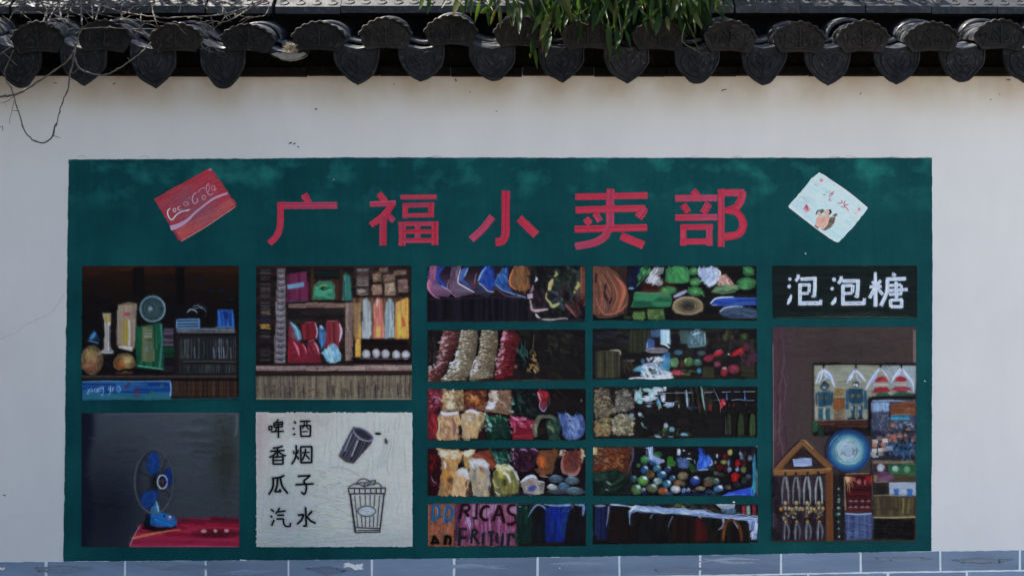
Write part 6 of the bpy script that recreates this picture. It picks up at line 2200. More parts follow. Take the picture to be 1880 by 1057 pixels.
# ---- heaps of nuts, white crockery and bottles
p = Pic('painted_panel', (1089, 709.5, 1391, 804.5), mural, 'painted shelf of heaped nuts, white bags and dark bottles', seed=62, gam=1.06, wet=.45)
p.m(1085, 700, 8.806)
p.pg([(36, 98), (2690, 72), (2690, 900), (40, 930)], (20, 18, 20), 3)
p.db(p.rect(50, 110, 700, 900), 80, 130, 80, 60, [(40, 38, 34), (52, 48, 42), (30, 28, 28)], 5, 60)
p.db(p.rect(700, 400, 1900, 880), 60, 200, 80, 20, [(20, 18, 22), (24, 22, 24), (28, 26, 24)], 3, 60)
for lab, poly, cols in (('heap of mixed nuts', [(60, 130), (280, 120), (340, 330), (400, 500), (280, 560), (60, 590)], [(150, 136, 108), (110, 100, 82), (168, 146, 110), (136, 110, 80), (92, 86, 78)]), ('heap of grey nuts', [(400, 150), (620, 140), (690, 300), (680, 430), (560, 480), (400, 480)], [(140, 134, 120), (112, 108, 104), (156, 146, 124), (92, 92, 96)]),
                        ('heap of orange nuts', [(60, 640), (200, 580), (310, 580), (300, 880), (60, 900)], [(150, 134, 92), (176, 118, 66), (132, 118, 88), (164, 146, 100)]), ('heap of pale nuts', [(340, 620), (420, 540), (560, 520), (690, 560), (690, 870), (350, 860)], [(184, 174, 138), (160, 146, 112), (136, 124, 98), (196, 188, 158)])):
    p.to('painted_nuts', lab)
    p.pg(poly, tuple(v * .5 for v in cols[0]), 9, 1.2)
    p.db(poly, 105, 56, 32, 0, cols, 10, 60, .5)
    p.db(poly, 26, 40, 16, 0, [(50, 48, 46), (66, 60, 54)], 6, 40)
p.to('painted_cloth', 'white bags hanging from the rail')
p.db(p.rect(690, 90, 1160, 370), 16, 130, 60, 20, [(46, 44, 46), (70, 90, 92)], 6, 50)
for x, y, rx, ry, r, c in ((735, 240, 36, 100, 5, (176, 190, 212)), (790, 220, 44, 110, 0, (146, 200, 196)), (950, 275, 140, 52, -8, (190, 206, 228)), (920, 140, 90, 40, 8, (150, 200, 196)), (1070, 130, 110, 46, 0, (182, 198, 216)), (1165, 262, 46, 74, 0, (186, 202, 226)), (1000, 200, 90, 40, -10, (170, 206, 214)), (790, 330, 60, 36, 0, (140, 196, 196)),
                           (1262, 378, 94, 44, 4, (170, 188, 220)), (1195, 110, 26, 44, 0, (186, 198, 206)), (650, 555, 44, 56, 30, (136, 150, 172)), (935, 395, 50, 16, 6, (130, 150, 180))):
    p.to('painted_cloth')
    p.bl(x, y, rx, ry, c, tuple(v * .86 for v in c), rot=r, jit=.12)
    p.db(p.rect(x - rx * .6, y - ry * .5, x + rx * .6, y + ry * .5), 6, max(rx, ry), 24, 10 if rx > ry else 80, [tuple(min(235, v * 1.08) for v in c), tuple(v * .92 for v in c)], 7, 20)
p.st([(1080, 280), (1100, 370), (1140, 430)], [40, 80, 20], (90, 150, 176), 12)
p.st([(1110, 370), (1095, 460)], [50, 20], (130, 132, 104), 10)
for a in ([(1090, 190), (1250, 186), (1330, 184)], [(1160, 330), (1290, 340), (1400, 322)], [(860, 340), (1000, 350)]):
    p.st(a, 12, (176, 190, 206), 8)
p.to('painted_bulb')
for x, y, rx, ry, r, c in ((792, 530, 40, 30, 25, (190, 206, 224)), (830, 560, 30, 20, 30, (70, 110, 96)), (1208, 715, 42, 50, 20, (180, 190, 220)), (1196, 785, 50, 44, 0, (74, 116, 60)), (1306, 770, 48, 52, -20, (130, 180, 196)), (1080, 888, 66, 22, 8, (150, 180, 200)), (1290, 890, 60, 16, 0, (110, 130, 140)), (1178, 852, 24, 14, 0, (190, 186, 176))):
    p.to('painted_bulb')
    p.bl(x, y, rx, ry, c, tuple(v * .8 for v in c), rot=r, jit=.1)
p.st([(800, 660), (840, 720), (920, 760)], [14, 40, 14], (60, 100, 88), 9)
p.st([(812, 655), (850, 715)], [10, 22], (180, 196, 200), 8)
p.db(p.rect(980, 770, 1700, 900), 34, 90, 34, 10, [(48, 50, 34), (60, 58, 40), (40, 44, 34)], 5, 30)
p.m(1235, 700, 8.806)
p.to('painted_rail', 'white hanging rail')
p.db(p.rect(30, 90, 640, 460), 30, 200, 60, 88, [(34, 38, 32), (42, 46, 36), (26, 26, 26)], 4, 6)
for a, w, c in (([(10, 184), (180, 180), (325, 180)], 15, (186, 196, 210)), ([(505, 178), (600, 172), (670, 164)], 14, (170, 178, 192)), ([(785, 172), (860, 168), (950, 164)], 15, (156, 172, 192)), ([(975, 164), (1105, 166)], 15, (150, 168, 184)), ([(1130, 164), (1340, 162)], 18, (160, 176, 196)),
                ([(40, 325), (110, 322)], 12, (140, 146, 150)), ([(650, 305), (800, 292)], 12, (96, 112, 130)), ([(940, 300), (1080, 290), (1180, 304), (1330, 304)], 20, (112, 138, 172)), ([(650, 100), (700, 200), (760, 340), (772, 515)], [12, 16, 14, 8], (124, 130, 140)),
                ([(218, 130), (226, 250), (240, 430)], [26, 40, 26], (128, 152, 176)), ([(228, 190), (242, 425)], 14, (190, 204, 220)), ([(458, 80), (480, 240), (520, 462)], [24, 34, 26], (98, 134, 128)), ([(475, 110), (515, 450)], 10, (170, 196, 196)),
                ([(15, 330), (5, 400)], 34, (156, 174, 206)), ([(95, 360), (105, 430)], 26, (150, 160, 172)), ([(320, 230), (325, 350)], 12, (90, 98, 90))):
    p.st(a, w, c, 9)
p.to('painted_tag')
for a, w, c in (([(600, 350), (606, 480)], 60, (104, 30, 32)), ([(430, 340), (436, 440)], 56, (76, 32, 28)), ([(830, 275), (800, 350), (780, 440)], [40, 80, 30], (176, 40, 56)), ([(850, 330), (820, 380)], 50, (196, 84, 96)), ([(870, 175), (876, 310)], [16, 44], (56, 92, 150)), ([(1160, 140), (1164, 200), (1172, 300)], [20, 16, 40], (60, 110, 176)),
                ([(985, 340), (990, 420)], 50, (70, 26, 28)), ([(910, 340), (915, 420)], 40, (52, 24, 26)), ([(1180, 340), (1185, 400)], 44, (64, 24, 30))):
    p.st(a, w, c, 8)
p.db(p.rect(240, 400, 400, 460), 8, 90, 24, 20, [(40, 60, 90), (50, 70, 76)], 6, 20)
p.to('painted_bottles', 'dark green bottles')
for x, w, c in ((900, 90, (36, 42, 30)), (1100, 110, (42, 56, 32)), (1285, 110, (46, 66, 36))):
    p.to('painted_bottle')
    p.st([(x, 510), (x, 700), (x, 885)], [w * .5, w, w], c, 7, nb=6)
    p.st([(x + w * .3, 540), (x + w * .35, 860)], 14, tuple(v + 22 for v in c), 6)
p.st([(850, 560), (856, 860)], 12, (84, 92, 96), 7)
p.st([(1210, 485), (1270, 485)], 12, (84, 84, 60), 7)
p.st([(120, 856), (200, 852), (250, 870)], [24, 60, 30], (116, 160, 192), 12)
p.bl(2, 770, 34, 44, (110, 160, 180), (90, 140, 160))
p.st([(75, 780), (70, 880)], 16, (96, 96, 60), 8)
p.build()

# ---- pile of balls and vegetables
p = Pic('painted_panel', (1089, 819, 1391, 909.5), mural, 'painted shelf of a pile of blue, white and green balls beside a blue bottle', seed=63, wet=.45)
p.m(1085, 815, 8.806)
p.pg([(36, 40), (2690, 25), (2690, 832), (36, 834)], (22, 21, 26), 3)
p.hf(p.rect(660, 60, 2680, 820), 0, 60, [(22, 20, 24), (26, 26, 34), (20, 24, 34), (34, 26, 26)], 4, .6, 320)
p.to('painted_nest', 'brown straw nest')
p.pg([(40, 50), (660, 45), (620, 400), (560, 470), (40, 470)], (84, 44, 30), 7)
p.db([(45, 60), (650, 55), (600, 430), (60, 460)], 170, 80, 34, 10, [(120, 58, 34), (96, 44, 30), (140, 78, 44), (76, 38, 30), (104, 62, 44)], 9, 60)
p.db(p.rect(220, 190, 520, 400), 26, 70, 34, -10, [(176, 104, 46), (160, 96, 50), (150, 120, 84)], 9, 50)
p.db(p.rect(60, 130, 230, 320), 12, 70, 30, 0, [(116, 100, 88), (130, 112, 96)], 8, 40)
p.pg([(34, 50), (60, 48), (64, 84), (72, 84), (74, 50), (98, 60), (96, 165), (34, 168)], (190, 176, 128), 6)
p.st([(670, 50), (678, 200), (640, 330), (590, 490)], [46, 40, 30, 18], (84, 74, 92), 9)
p.to('painted_greens', 'dark green bundles')
p.pg([(40, 480), (240, 420), (440, 430), (580, 520), (590, 700), (500, 810), (60, 820)], (24, 42, 34), 5)
p.db([(50, 490), (440, 440), (560, 540), (500, 790), (70, 800)], 60, 170, 60, -25, [(28, 50, 40), (22, 38, 32), (36, 64, 50), (18, 28, 26)], 5, 25)
p.db(p.rect(45, 470, 260, 580), 14, 110, 36, 15, [(52, 86, 74), (40, 70, 60)], 7, 30)
p.st([(240, 590), (290, 630), (345, 660)], [14, 36, 12], (120, 150, 128), 9)
p.st([(350, 650), (440, 600), (530, 540)], 18, (58, 92, 74), 8)
p.st([(225, 725), (290, 745)], 24, (150, 166, 154), 9)
p.st([(300, 770), (420, 720), (520, 660)], 16, (44, 74, 62), 7)
p.to('painted_pipe')
p.pg([(870, 62), (990, 36), (1006, 90), (1000, 180), (1100, 220), (1186, 262), (1180, 290), (1130, 290), (1110, 330), (1050, 320), (950, 250), (926, 240), (940, 80)], (146, 164, 204), 7)
p.st([(900, 80), (905, 180)], 30, (104, 108, 146), 9)
p.db([(930, 80), (1000, 90), (990, 240), (940, 240)], 10, 110, 20, 90, [(176, 192, 222), (120, 140, 184)], 8, 8)


def ball(x, y, rx, ry, c, c2, side):
    p.to('painted_ball')
    p.bl(x, y, rx, ry, c, tuple(v * .62 for v in c), off=(-.15, -.2), jit=.04)
    p.db(p.rect(x - rx * .6, y - ry * .6, x + rx * .6, y + ry * .6), 6, rx, 22, R.uniform(0, 180), [tuple(min(230, v * 1.15) for v in c), c, tuple(v * .82 for v in c)], 8, 40)
    if c2:
        a = math.radians(side)
        hx, hy = x + math.cos(a) * rx * .42, y - math.sin(a) * ry * .42
        t = a + math.pi / 2
        p.st([(hx - math.cos(t) * rx * .55, hy + math.sin(t) * ry * .55), (hx + math.cos(a) * rx * .22, hy - math.sin(a) * ry * .22), (hx + math.cos(t) * rx * .55, hy - math.sin(t) * ry * .55)], [16, rx * .62, 18], c2, 8)


WHT = (210, 216, 226)
for x, y, rx, ry, c, c2, s in ((1085, 165, 80, 56, (54, 110, 62), None, 0), (868, 255, 74, 80, (76, 150, 72), (100, 160, 140), 40), (1000, 300, 66, 46, (46, 96, 160), None, 0), (1150, 268, 44, 34, (166, 180, 212), None, 0), (768, 340, 42, 36, (78, 126, 66), None, 0), (870, 410, 74, 76, (46, 98, 154), (170, 190, 214), 60),
                               (1070, 392, 78, 62, (66, 132, 156), (130, 170, 160), 60), (1246, 402, 62, 58, (58, 80, 140), WHT, 60), (960, 485, 76, 76, (100, 92, 60), (150, 96, 60), 0), (740, 560, 42, 30, (70, 104, 120), None, 0), (690, 560, 56, 66, (62, 98, 104), (150, 180, 190), 60), (1146, 492, 90, 68, (44, 122, 176), WHT, 60),
                               (845, 588, 94, 86, (110, 184, 74), WHT, 60), (1082, 592, 80, 58, (150, 184, 180), WHT, 150), (1318, 548, 56, 54, (60, 110, 150), WHT, 40), (1226, 632, 80, 66, (50, 138, 184), WHT, 40), (738, 732, 96, 96, (100, 146, 92), (176, 200, 190), 60), (985, 706, 100, 80, (106, 118, 86), (160, 180, 184), 50),
                               (1165, 756, 88, 72, (172, 104, 68), (176, 128, 96), 20), (852, 740, 36, 46, (150, 156, 172), WHT, 60), (860, 790, 50, 34, (36, 52, 104), None, 0), (1280, 790, 70, 36, (50, 92, 130), None, 0), (1372, 722, 86, 74, (216, 218, 224), None, 0)):
    ball(x, y, rx, ry, c, c2, s)
p.m(1235, 815, 8.806)
p.to('painted_cloth')
p.pg([(-80, 200), (0, 195), (10, 270), (60, 280), (40, 350), (-90, 350)], (58, 124, 44), 7)
p.db(p.rect(230, 290, 370, 440), 14, 90, 50, 30, [(50, 96, 46), (60, 112, 52), (40, 74, 42)], 7, 50)
p.st([(95, 70), (100, 130), (92, 185)], [50, 64, 60], (196, 208, 222), 8)
p.bl(178, 100, 20, 12, (200, 204, 204), rot=20)
p.bl(265, 154, 22, 10, (176, 170, 164))
p.st([(345, 240), (362, 310)], [16, 26], (160, 176, 190), 8)
p.to('painted_cup', 'blue grey cup')
p.pg([(58, 226), (110, 212), (272, 262), (240, 396), (100, 376)], (66, 90, 136), 7)
p.db(p.rect(90, 240, 240, 370), 22, 90, 30, 60, [(80, 106, 152), (56, 76, 120), (96, 120, 164)], 8, 40)
p.st([(210, 232), (270, 230), (318, 250)], [16, 36, 14], (190, 204, 218), 8)
p.to('painted_bottle', 'blue bottle with a curved neck')
p.pg([(402, 62), (440, 52), (510, 92), (470, 110), (510, 176), (560, 178), (636, 222), (630, 330), (560, 400), (470, 408), (396, 410), (392, 330), (420, 250), (430, 120)], (40, 78, 178), 7)
p.db([(430, 120), (490, 130), (600, 220), (600, 330), (430, 390), (430, 260)], 40, 110, 32, 85, [(48, 92, 200), (34, 64, 160), (70, 116, 206), (90, 140, 204)], 8, 20)
p.st([(420, 250), (400, 340), (398, 400)], 12, (110, 150, 206), 8)
p.st([(620, 250), (640, 310), (590, 350)], 30, (150, 178, 204), 9)
p.st([(410, 418), (500, 412), (580, 408)], 32, (150, 176, 186), 9)
p.to('painted_toys', 'red, yellow and white trinkets')
for x, y, rx, ry, c in ((845, 190, 50, 60, (120, 22, 38)), (760, 376, 62, 60, (104, 24, 34)), (855, 410, 40, 50, (80, 24, 32)), (1048, 308, 48, 66, (190, 24, 30)), (1150, 312, 56, 60, (84, 26, 30)), (1010, 528, 80, 84, (204, 28, 24)), (925, 130, 46, 56, (186, 190, 92)), (828, 285, 66, 40, (150, 150, 76)), (1145, 410, 46, 56, (118, 130, 74)),
                        (915, 410, 40, 50, (130, 146, 176)), (1045, 405, 34, 40, (150, 164, 196)), (905, 300, 22, 60, (130, 140, 168)), (715, 190, 16, 34, (186, 190, 196)), (690, 292, 14, 32, (170, 164, 160)), (1112, 190, 36, 66, (126, 142, 172)), (1245, 222, 44, 50, (120, 134, 160)), (1090, 150, 16, 30, (160, 176, 200)), (1160, 580, 60, 70, (56, 60, 66)), (1230, 520, 50, 40, (84, 96, 116)), (1040, 650, 70, 50, (48, 46, 52))):
    p.to('painted_trinket')
    p.bl(x, y, rx, ry, c, tuple(v * .66 for v in c), jit=.1)
    p.db(p.rect(x - rx * .5, y - ry * .6, x + rx * .5, y + ry * .6), 5, ry * .9, 18, 80, [tuple(min(230, v * 1.2) for v in c), c], 8, 20)
p.db(p.rect(1070, 70, 1320, 280), 18, 90, 20, 90, [(60, 58, 60), (80, 84, 84), (44, 40, 42)], 6, 8)
for x, y, rx, ry, c, c2, s in ((640, 400, 60, 44, (44, 60, 50), None, 0), (700, 470, 44, 36, (96, 110, 96), None, 0), (780, 490, 50, 40, (70, 78, 62), None, 0), (160, 510, 92, 74, (140, 138, 102), (150, 110, 96), 40), (95, 620, 90, 56, (140, 96, 70), None, 0), (170, 640, 50, 44, (96, 104, 76), None, 0), (360, 585, 92, 86, (48, 78, 164), WHT, 70),
                               (590, 580, 100, 60, (92, 104, 84), None, 0), (580, 640, 90, 44, (130, 92, 72), None, 0), (700, 600, 70, 60, (88, 112, 104), (150, 176, 184), 60), (450, 712, 90, 36, (148, 136, 116), None, 0), (350, 750, 60, 30, (80, 60, 54), None, 0), (890, 690, 56, 44, (96, 80, 78), (150, 124, 112), -30), (740, 715, 90, 60, (86, 136, 180), WHT, 50),
                               (180, 745, 40, 42, (120, 150, 196), WHT, 60), (252, 740, 40, 36, (104, 140, 190), WHT, 60)):
    ball(x, y, rx, ry, c, c2, s)
p.to('painted_tray', 'blue tray corner')
p.pg([(790, 830), (900, 770), (1080, 730), (1280, 690), (1290, 780), (1340, 832)], (34, 64, 168), 7)
p.hf([(820, 825), (1000, 755), (1275, 700), (1300, 825)], -12, 24, [(40, 74, 188), (30, 56, 150), (60, 96, 190)], 7, .6, 200)
p.st([(800, 826), (1000, 812), (1200, 806)], 14, (104, 136, 192), 9)
p.pg([(1318, 140), (1338, 200), (1352, 500), (1346, 790), (1310, 810), (1285, 740), (1300, 400)], (46, 122, 150), 7)
p.db([(1318, 180), (1340, 300), (1340, 780), (1295, 750)], 10, 220, 22, 92, [(60, 146, 172), (40, 104, 136)], 7, 4)
p.st([(120, 810), (300, 800), (560, 815)], 26, (24, 40, 96), 8)
p.db(p.rect(540, 740, 700, 820), 9, 100, 36, 10, [(40, 60, 92), (54, 80, 110)], 6, 20)
p.to(None)
p.m(1235, 815, 8.806)
p.st([(1330, 22), (1368, 40)], 12, (176, 184, 170), 8)
p.st([(1362, 400), (1364, 830)], 7, (150, 150, 140), 9)
p.build()

# ---- market stall roof and bins
p = Pic('painted_panel', (1088, 924, 1391.5, 999), mural, 'painted panel of a white awning above dark bins', seed=64, wet=.45)
p.m(1080, 700, 3.409)
p.pg([(30, 766), (1062, 768), (1060, 1005), (28, 1018)], (25, 20, 20), 3)
p.hf(p.rect(130, 800, 1000, 1010), 90, 22, lambda x, y: R.choice([(30, 22, 22), (24, 20, 20), (36, 24, 24)]) if x < 270 else R.choice([(24, 24, 26), (28, 24, 24), (20, 20, 22), (32, 28, 26)]), 4, .6, 110)
p.to('painted_bin', 'dark blue bin')
p.hf([(40, 782), (120, 780), (116, 992), (50, 996)], 90, 14, [(28, 36, 78), (34, 44, 96), (24, 26, 50), (30, 40, 70)], 5, .6)
p.bl(75, 776, 40, 8, (160, 176, 190), (110, 130, 150))
p.st([(130, 775), (122, 850), (112, 910)], [14, 10, 4], (120, 136, 170), 9)
p.to('painted_goods', 'bright goods above the awning')
p.db(p.rect(310, 768, 720, 800), 40, 50, 12, 0, [(60, 80, 40), (40, 50, 34), (96, 90, 76), (50, 58, 66), (76, 48, 50)], 8, 30)
p.db(p.rect(550, 766, 600, 784), 6, 24, 10, 0, [(130, 150, 60)], 8, 30)
p.db(p.rect(690, 776, 830, 815), 18, 50, 14, 10, [(62, 70, 40), (80, 30, 50), (100, 40, 60), (40, 46, 36)], 7, 30)
p.pg([(800, 768), (920, 766), (915, 790), (870, 800), (830, 792)], (176, 188, 202), 7)
p.hf([(830, 795), (915, 782), (920, 830), (850, 828)], 90, 14, [(84, 108, 136), (100, 124, 150), (70, 90, 116)], 6)
for x, c in ((935, (40, 30, 44)), (972, (140, 44, 66)), (1000, (130, 150, 140)), (1036, (126, 36, 56))):
    p.st([(x, 772), (x + 4, 835)], 26, c, 9)
p.to('painted_awning', 'white awning edge')
p.st([(135, 770), (190, 772), (270, 782)], [14, 12, 9], (160, 178, 206), 10)
p.pg([(248, 812), (296, 770), (330, 778), (450, 786), (600, 800), (700, 806), (820, 826), (1060, 850), (1060, 874), (900, 862), (700, 842), (560, 828), (400, 820), (300, 812), (258, 826)], (128, 150, 190), 6)
p.db([(290, 782), (600, 802), (1050, 852), (1050, 866), (700, 832), (300, 806)], 46, 120, 9, 5, [(166, 184, 212), (140, 160, 198), (190, 202, 222), (110, 132, 172)], 8, 6)
p.st([(260, 820), (258, 860), (262, 900)], [16, 9, 4], (130, 150, 190), 9)
p.st([(258, 815), (300, 775)], 14, (180, 194, 216), 9)
for a in ([(405, 825), (385, 860)], [(530, 838), (510, 880), (500, 920)], [(690, 845), (700, 868), (690, 890)]):
    p.st(a, [9, 5] if len(a) == 2 else [9, 6, 3], (120, 136, 160), 9)
p.st([(690, 842), (702, 855), (696, 878)], [12, 12, 5], (196, 186, 200), 9)
p.st([(845, 855), (845, 900), (810, 930)], [16, 14, 5], (150, 164, 190), 10)
p.st([(905, 862), (925, 890), (940, 920)], [14, 16, 8], (150, 164, 190), 10)
p.hf([(1000, 866), (1058, 862), (1052, 990), (1020, 990), (1010, 930)], 95, 15, [(140, 160, 200), (176, 190, 216), (110, 132, 176)], 9, .7, 80)
p.to('painted_bin', 'dark red sack')
p.pg([(668, 860), (690, 842), (710, 862), (738, 900), (750, 1000), (655, 1004)], (64, 20, 22), 5)
p.hf([(672, 870), (700, 860), (742, 990), (664, 996)], 92, 16, [(76, 24, 24), (58, 18, 20), (68, 22, 26)], 5, .6)
p.hf([(530, 850), (600, 835), (640, 860), (650, 1000), (520, 1004)], 92, 18, [(34, 20, 20), (28, 20, 20), (40, 24, 22)], 4, .6)
p.to('painted_bin', 'brown arched sack')
p.st([(842, 1000), (850, 920), (868, 876), (900, 862), (935, 890), (955, 940), (958, 1000)], [14, 24, 24, 14, 18, 22, 14], (98, 56, 30), 9)
p.st([(845, 990), (856, 905)], 10, (130, 76, 34), 8)
p.build()

# ---- black sign with three white characters
p = Pic('painted_panel', (1417.5, 488, 1684, 584.5), mural, 'black painted sign with white characters', seed=65, gam=1.06, wet=.22)
p.m(1410, 480, 5.872)
p.pg([(44, 50), (1608, 46), (1608, 604), (52, 612)], (17, 27, 27), 2)
p.hf(p.rect(52, 54, 1602, 602), 0, 34, [(17, 27, 27), (20, 30, 28), (15, 23, 25), (22, 30, 30)], 2, .55, 260)
p.db(p.rect(70, 560, 1580, 604), 24, 220, 8, 0, [(40, 58, 46), (30, 46, 40), (52, 62, 50)], 4, 4)
p.st([(750, 45), (900, 43), (1060, 43)], 5, (120, 130, 124), 8)
p.st([(90, 606), (500, 600), (1100, 597), (1580, 602)], 5, (84, 104, 92), 8)
p.bl(1037, 42, 8, 6, (220, 220, 210))
CW = (170, 181, 203)


def white(blobs, strokes, lab):
    p.to('white_character', lab)
    for x, y, rx, ry in blobs:
        p.bl(x, y, rx, ry, CW, (158, 168, 188), rot=20)
    for q in strokes:
        pts, w = q
        p.st(corner(pts, (w if not isinstance(w, list) else w[0]) * .4), w, CW, 9, ends=.1, edge=.05, soft=.2)
        if len(pts) == 2:
            p.st([tuple(Vector(pts[0]).lerp(Vector(pts[1]), .2)), tuple(Vector(pts[0]).lerp(Vector(pts[1]), .9))], (w if not isinstance(w, list) else w[0]) * .3, (140, 150, 176), 9)


white([(236, 189, 20, 22), (229, 267, 22, 24)], [([(252, 355), (240, 400), (210, 462)], [18, 44, 20]), ([(328, 138), (322, 180), (296, 212)], [34, 40, 34]), ([(348, 192), (515, 182)], 40), ([(506, 166), (506, 280), (498, 380)], 40), ([(470, 372), (510, 378)], 26),
      ([(335, 252), (455, 250)], 34), ([(448, 240), (440, 335)], 34), ([(345, 240), (345, 472)], 40), ([(350, 345), (440, 340)], 34), ([(340, 450), (572, 448)], 46), ([(570, 410), (566, 470)], 32)], 'white character 泡')
white([(712, 195, 26, 24), (692, 292, 20, 24)], [([(730, 384), (715, 430), (682, 462)], [20, 46, 30]), ([(790, 158), (786, 200), (756, 238)], [34, 40, 38]), ([(800, 210), (985, 208)], 40), ([(970, 195), (968, 290), (960, 388)], 42), ([(930, 370), (970, 382)], 28), ([(795, 262), (915, 258)], 36),
      ([(916, 250), (908, 340)], 38), ([(808, 255), (808, 472)], 40), ([(815, 345), (905, 340)], 34), ([(800, 452), (1040, 448)], 44), ([(1040, 395), (1036, 465)], 36)], 'second white character 泡')
white([], [([(1156, 115), (1160, 300), (1160, 486)], [32, 40, 46]), ([(1095, 272), (1228, 268)], 34), ([(1122, 212), (1152, 250)], 32), ([(1218, 202), (1178, 252)], 36), ([(1148, 290), (1095, 395)], 38), ([(1180, 285), (1238, 358)], 36), ([(1338, 130), (1378, 158)], 38), ([(1270, 192), (1380, 188), (1488, 185)], 42),
           ([(1288, 195), (1280, 330), (1216, 478)], [44, 42, 44]), ([(1308, 258), (1435, 250)], 34), ([(1298, 312), (1506, 300)], 36), ([(1440, 252), (1436, 348)], 30), ([(1302, 356), (1445, 350)], 34), ([(1380, 216), (1385, 400)], 36), ([(1320, 408), (1325, 492)], 38), ([(1315, 416), (1452, 410)], 34),
           ([(1442, 408), (1440, 498)], 38), ([(1325, 486), (1445, 488)], 36)], 'white character 糖')
p.build()

# ---- toy stall with robots, a blue plate and a keyring board
p = Pic('painted_panel', (1417.5, 600, 1683, 994), mural, 'painted panel of a toy stall with bagged robots, a blue plate and a keyring board', seed=66, gam=1.12, wet=.45)
p.m(1405, 480, 1.9935)
p.pg([(28, 240), (552, 238), (552, 1020), (26, 1026)], (58, 46, 48), 3)


def i_bg(x, y):
    if x < 175 and y > 380:
        return R.choice([(70, 54, 62), (62, 46, 54), (76, 60, 66), (58, 42, 48)])
    if y < 300:
        return R.choice([(60, 46, 48), (68, 52, 52), (54, 42, 44), (74, 60, 60)])
    return R.choice([(62, 52, 54), (70, 58, 58), (54, 46, 48), (76, 66, 66)])


def i_ground(x, y):
    w = math.exp(-((x - 30) / 60) ** 2)
    v = .5 * math.exp(-((y - 330) / 40) ** 2) * math.exp(-((x - 330) / 160) ** 2)
    c = (66 - 11 * v, 56 - 10 * v, 55 - 9 * v)
    return tuple(c[i] + ((72, 52, 60)[i] - c[i]) * w for i in range(3))


p.gf(28, 240, 552, 1022, i_ground, 4)
p.db(p.rect(34, 246, 546, 1010), 150, 70, 5, 90, lambda x, y: tuple(v + R.uniform(-6, 6) for v in i_ground(x, y)), 2, 6)
p.db(p.rect(34, 246, 546, 376), 60, 80, 5, 0, lambda x, y: tuple(v + R.uniform(-7, 8) for v in i_ground(x, y)), 2, 6)
p.db(p.rect(36, 260, 70, 760), 30, 90, 8, 90, [(84, 56, 66), (74, 48, 58), (96, 72, 78)], 4, 4)
p.st([(545, 250), (546, 370)], 12, (104, 88, 86), 6)
p.st([(28, 300), (30, 600), (28, 1000)], 4, (120, 110, 110), 8)
p.to('painted_shelf')
p.m(1480, 660, 7.552)
p.hf(p.rect(92, 55, 1530, 1060), 0, 50, [(26, 20, 22), (34, 24, 26), (40, 28, 28), (22, 18, 20)], 4, .6, 260)
p.pg([(112, 78), (600, 72), (1526, 82), (1518, 480), (860, 520), (858, 830), (118, 850)], (122, 126, 112), 4)
p.hf([(116, 84), (1518, 86), (1510, 470), (850, 500), (850, 824), (122, 836)], 0, 28, lambda x, y: R.choice([(134, 146, 158), (122, 136, 150), (140, 150, 156)]) if x > 1150 else R.choice([(124, 126, 110), (134, 134, 116), (112, 116, 106), (128, 130, 122)]), 5, .55, 190)
p.db(p.rect(900, 110, 1500, 460), 40, 120, 22, 60, [(146, 156, 160), (116, 126, 128), (104, 116, 130)], 6, 50)
p.st([(108, 68), (700, 62), (1526, 70)], 22, (20, 16, 20), 3)
p.to('painted_bag', 'four clear plastic bags on hooks')
BW = (172, 182, 206)
for a, w in (([(238, 122), (180, 200), (130, 340)], [30, 40, 20]), ([(242, 130), (330, 220), (400, 385)], [36, 54, 14]), ([(255, 200), (320, 260)], 40), ([(240, 140), (200, 260), (160, 340)], [20, 26, 10]), ([(250, 150), (270, 250), (220, 300)], [20, 22, 8]), ([(680, 140), (620, 220), (560, 330)], [30, 44, 16]),
             ([(690, 145), (770, 230), (830, 310)], [30, 44, 14]), ([(690, 160), (700, 240), (760, 330)], [16, 26, 12]), ([(650, 210), (600, 290)], 30), ([(1020, 112), (940, 220), (870, 340), (820, 440)], [20, 44, 50, 20]), ([(1020, 120), (960, 240), (930, 430)], [14, 34, 14]), ([(1030, 110), (1120, 230), (1180, 330)], [16, 30, 14]),
             ([(1310, 110), (1230, 220), (1180, 310)], [16, 34, 16]), ([(1330, 112), (1420, 230), (1480, 330), (1490, 460)], [20, 40, 36, 14]), ([(1320, 130), (1280, 210), (1240, 250)], [12, 26, 8]), ([(1340, 150), (1440, 280)], 24)):
    p.st(a, w, BW if R.random() < .6 else (150, 164, 196), 12, ends=.3)
p.st([(275, 195), (330, 250), (350, 290)], [20, 40, 12], (120, 150, 196), 10)
for a in ([(1045, 125), (1110, 210), (1150, 280)], [(1020, 112), (880, 300), (800, 470)], [(1330, 118), (1440, 260), (1500, 400)], [(1310, 112), (1190, 300)]):
    p.st(a, 7, (214, 218, 226), 6)
p.to('painted_hook')
for x, y in ((242, 96), (690, 98), (1032, 86), (1320, 92)):
    p.to('painted_hook')
    p.pg([(x - 18, y - 30), (x + 18, y - 30), (x + 14, y), (x + 4, y + 32), (x - 10, y + 8)], (18, 14, 18), 3)
RB, RB2 = (30, 62, 82), (24, 50, 70)
p.to('painted_robot', 'blue toy robot with a pointed head')
p.pg([(250, 292), (296, 320), (330, 352), (310, 400), (280, 424), (230, 424), (192, 396), (210, 350)], (28, 50, 64), 6)
p.bl(250, 384, 30, 14, (186, 196, 200), (130, 144, 150))
p.st([(190, 400), (250, 412), (310, 398)], 10, (120, 130, 130), 7)
p.pg([(164, 440), (340, 432), (344, 630), (300, 648), (180, 650), (170, 600)], RB, 6)
p.hf(p.rect(174, 448, 336, 640), 90, 26, [RB, RB2, (36, 72, 94), (28, 70, 96)], 5, .6)
p.st([(170, 450), (330, 446)], 9, (110, 130, 130), 7)
for x in (205, 285):
    p.pg(p.rect(x - 24, 496, x + 26, 562), (66, 76, 66), 8)
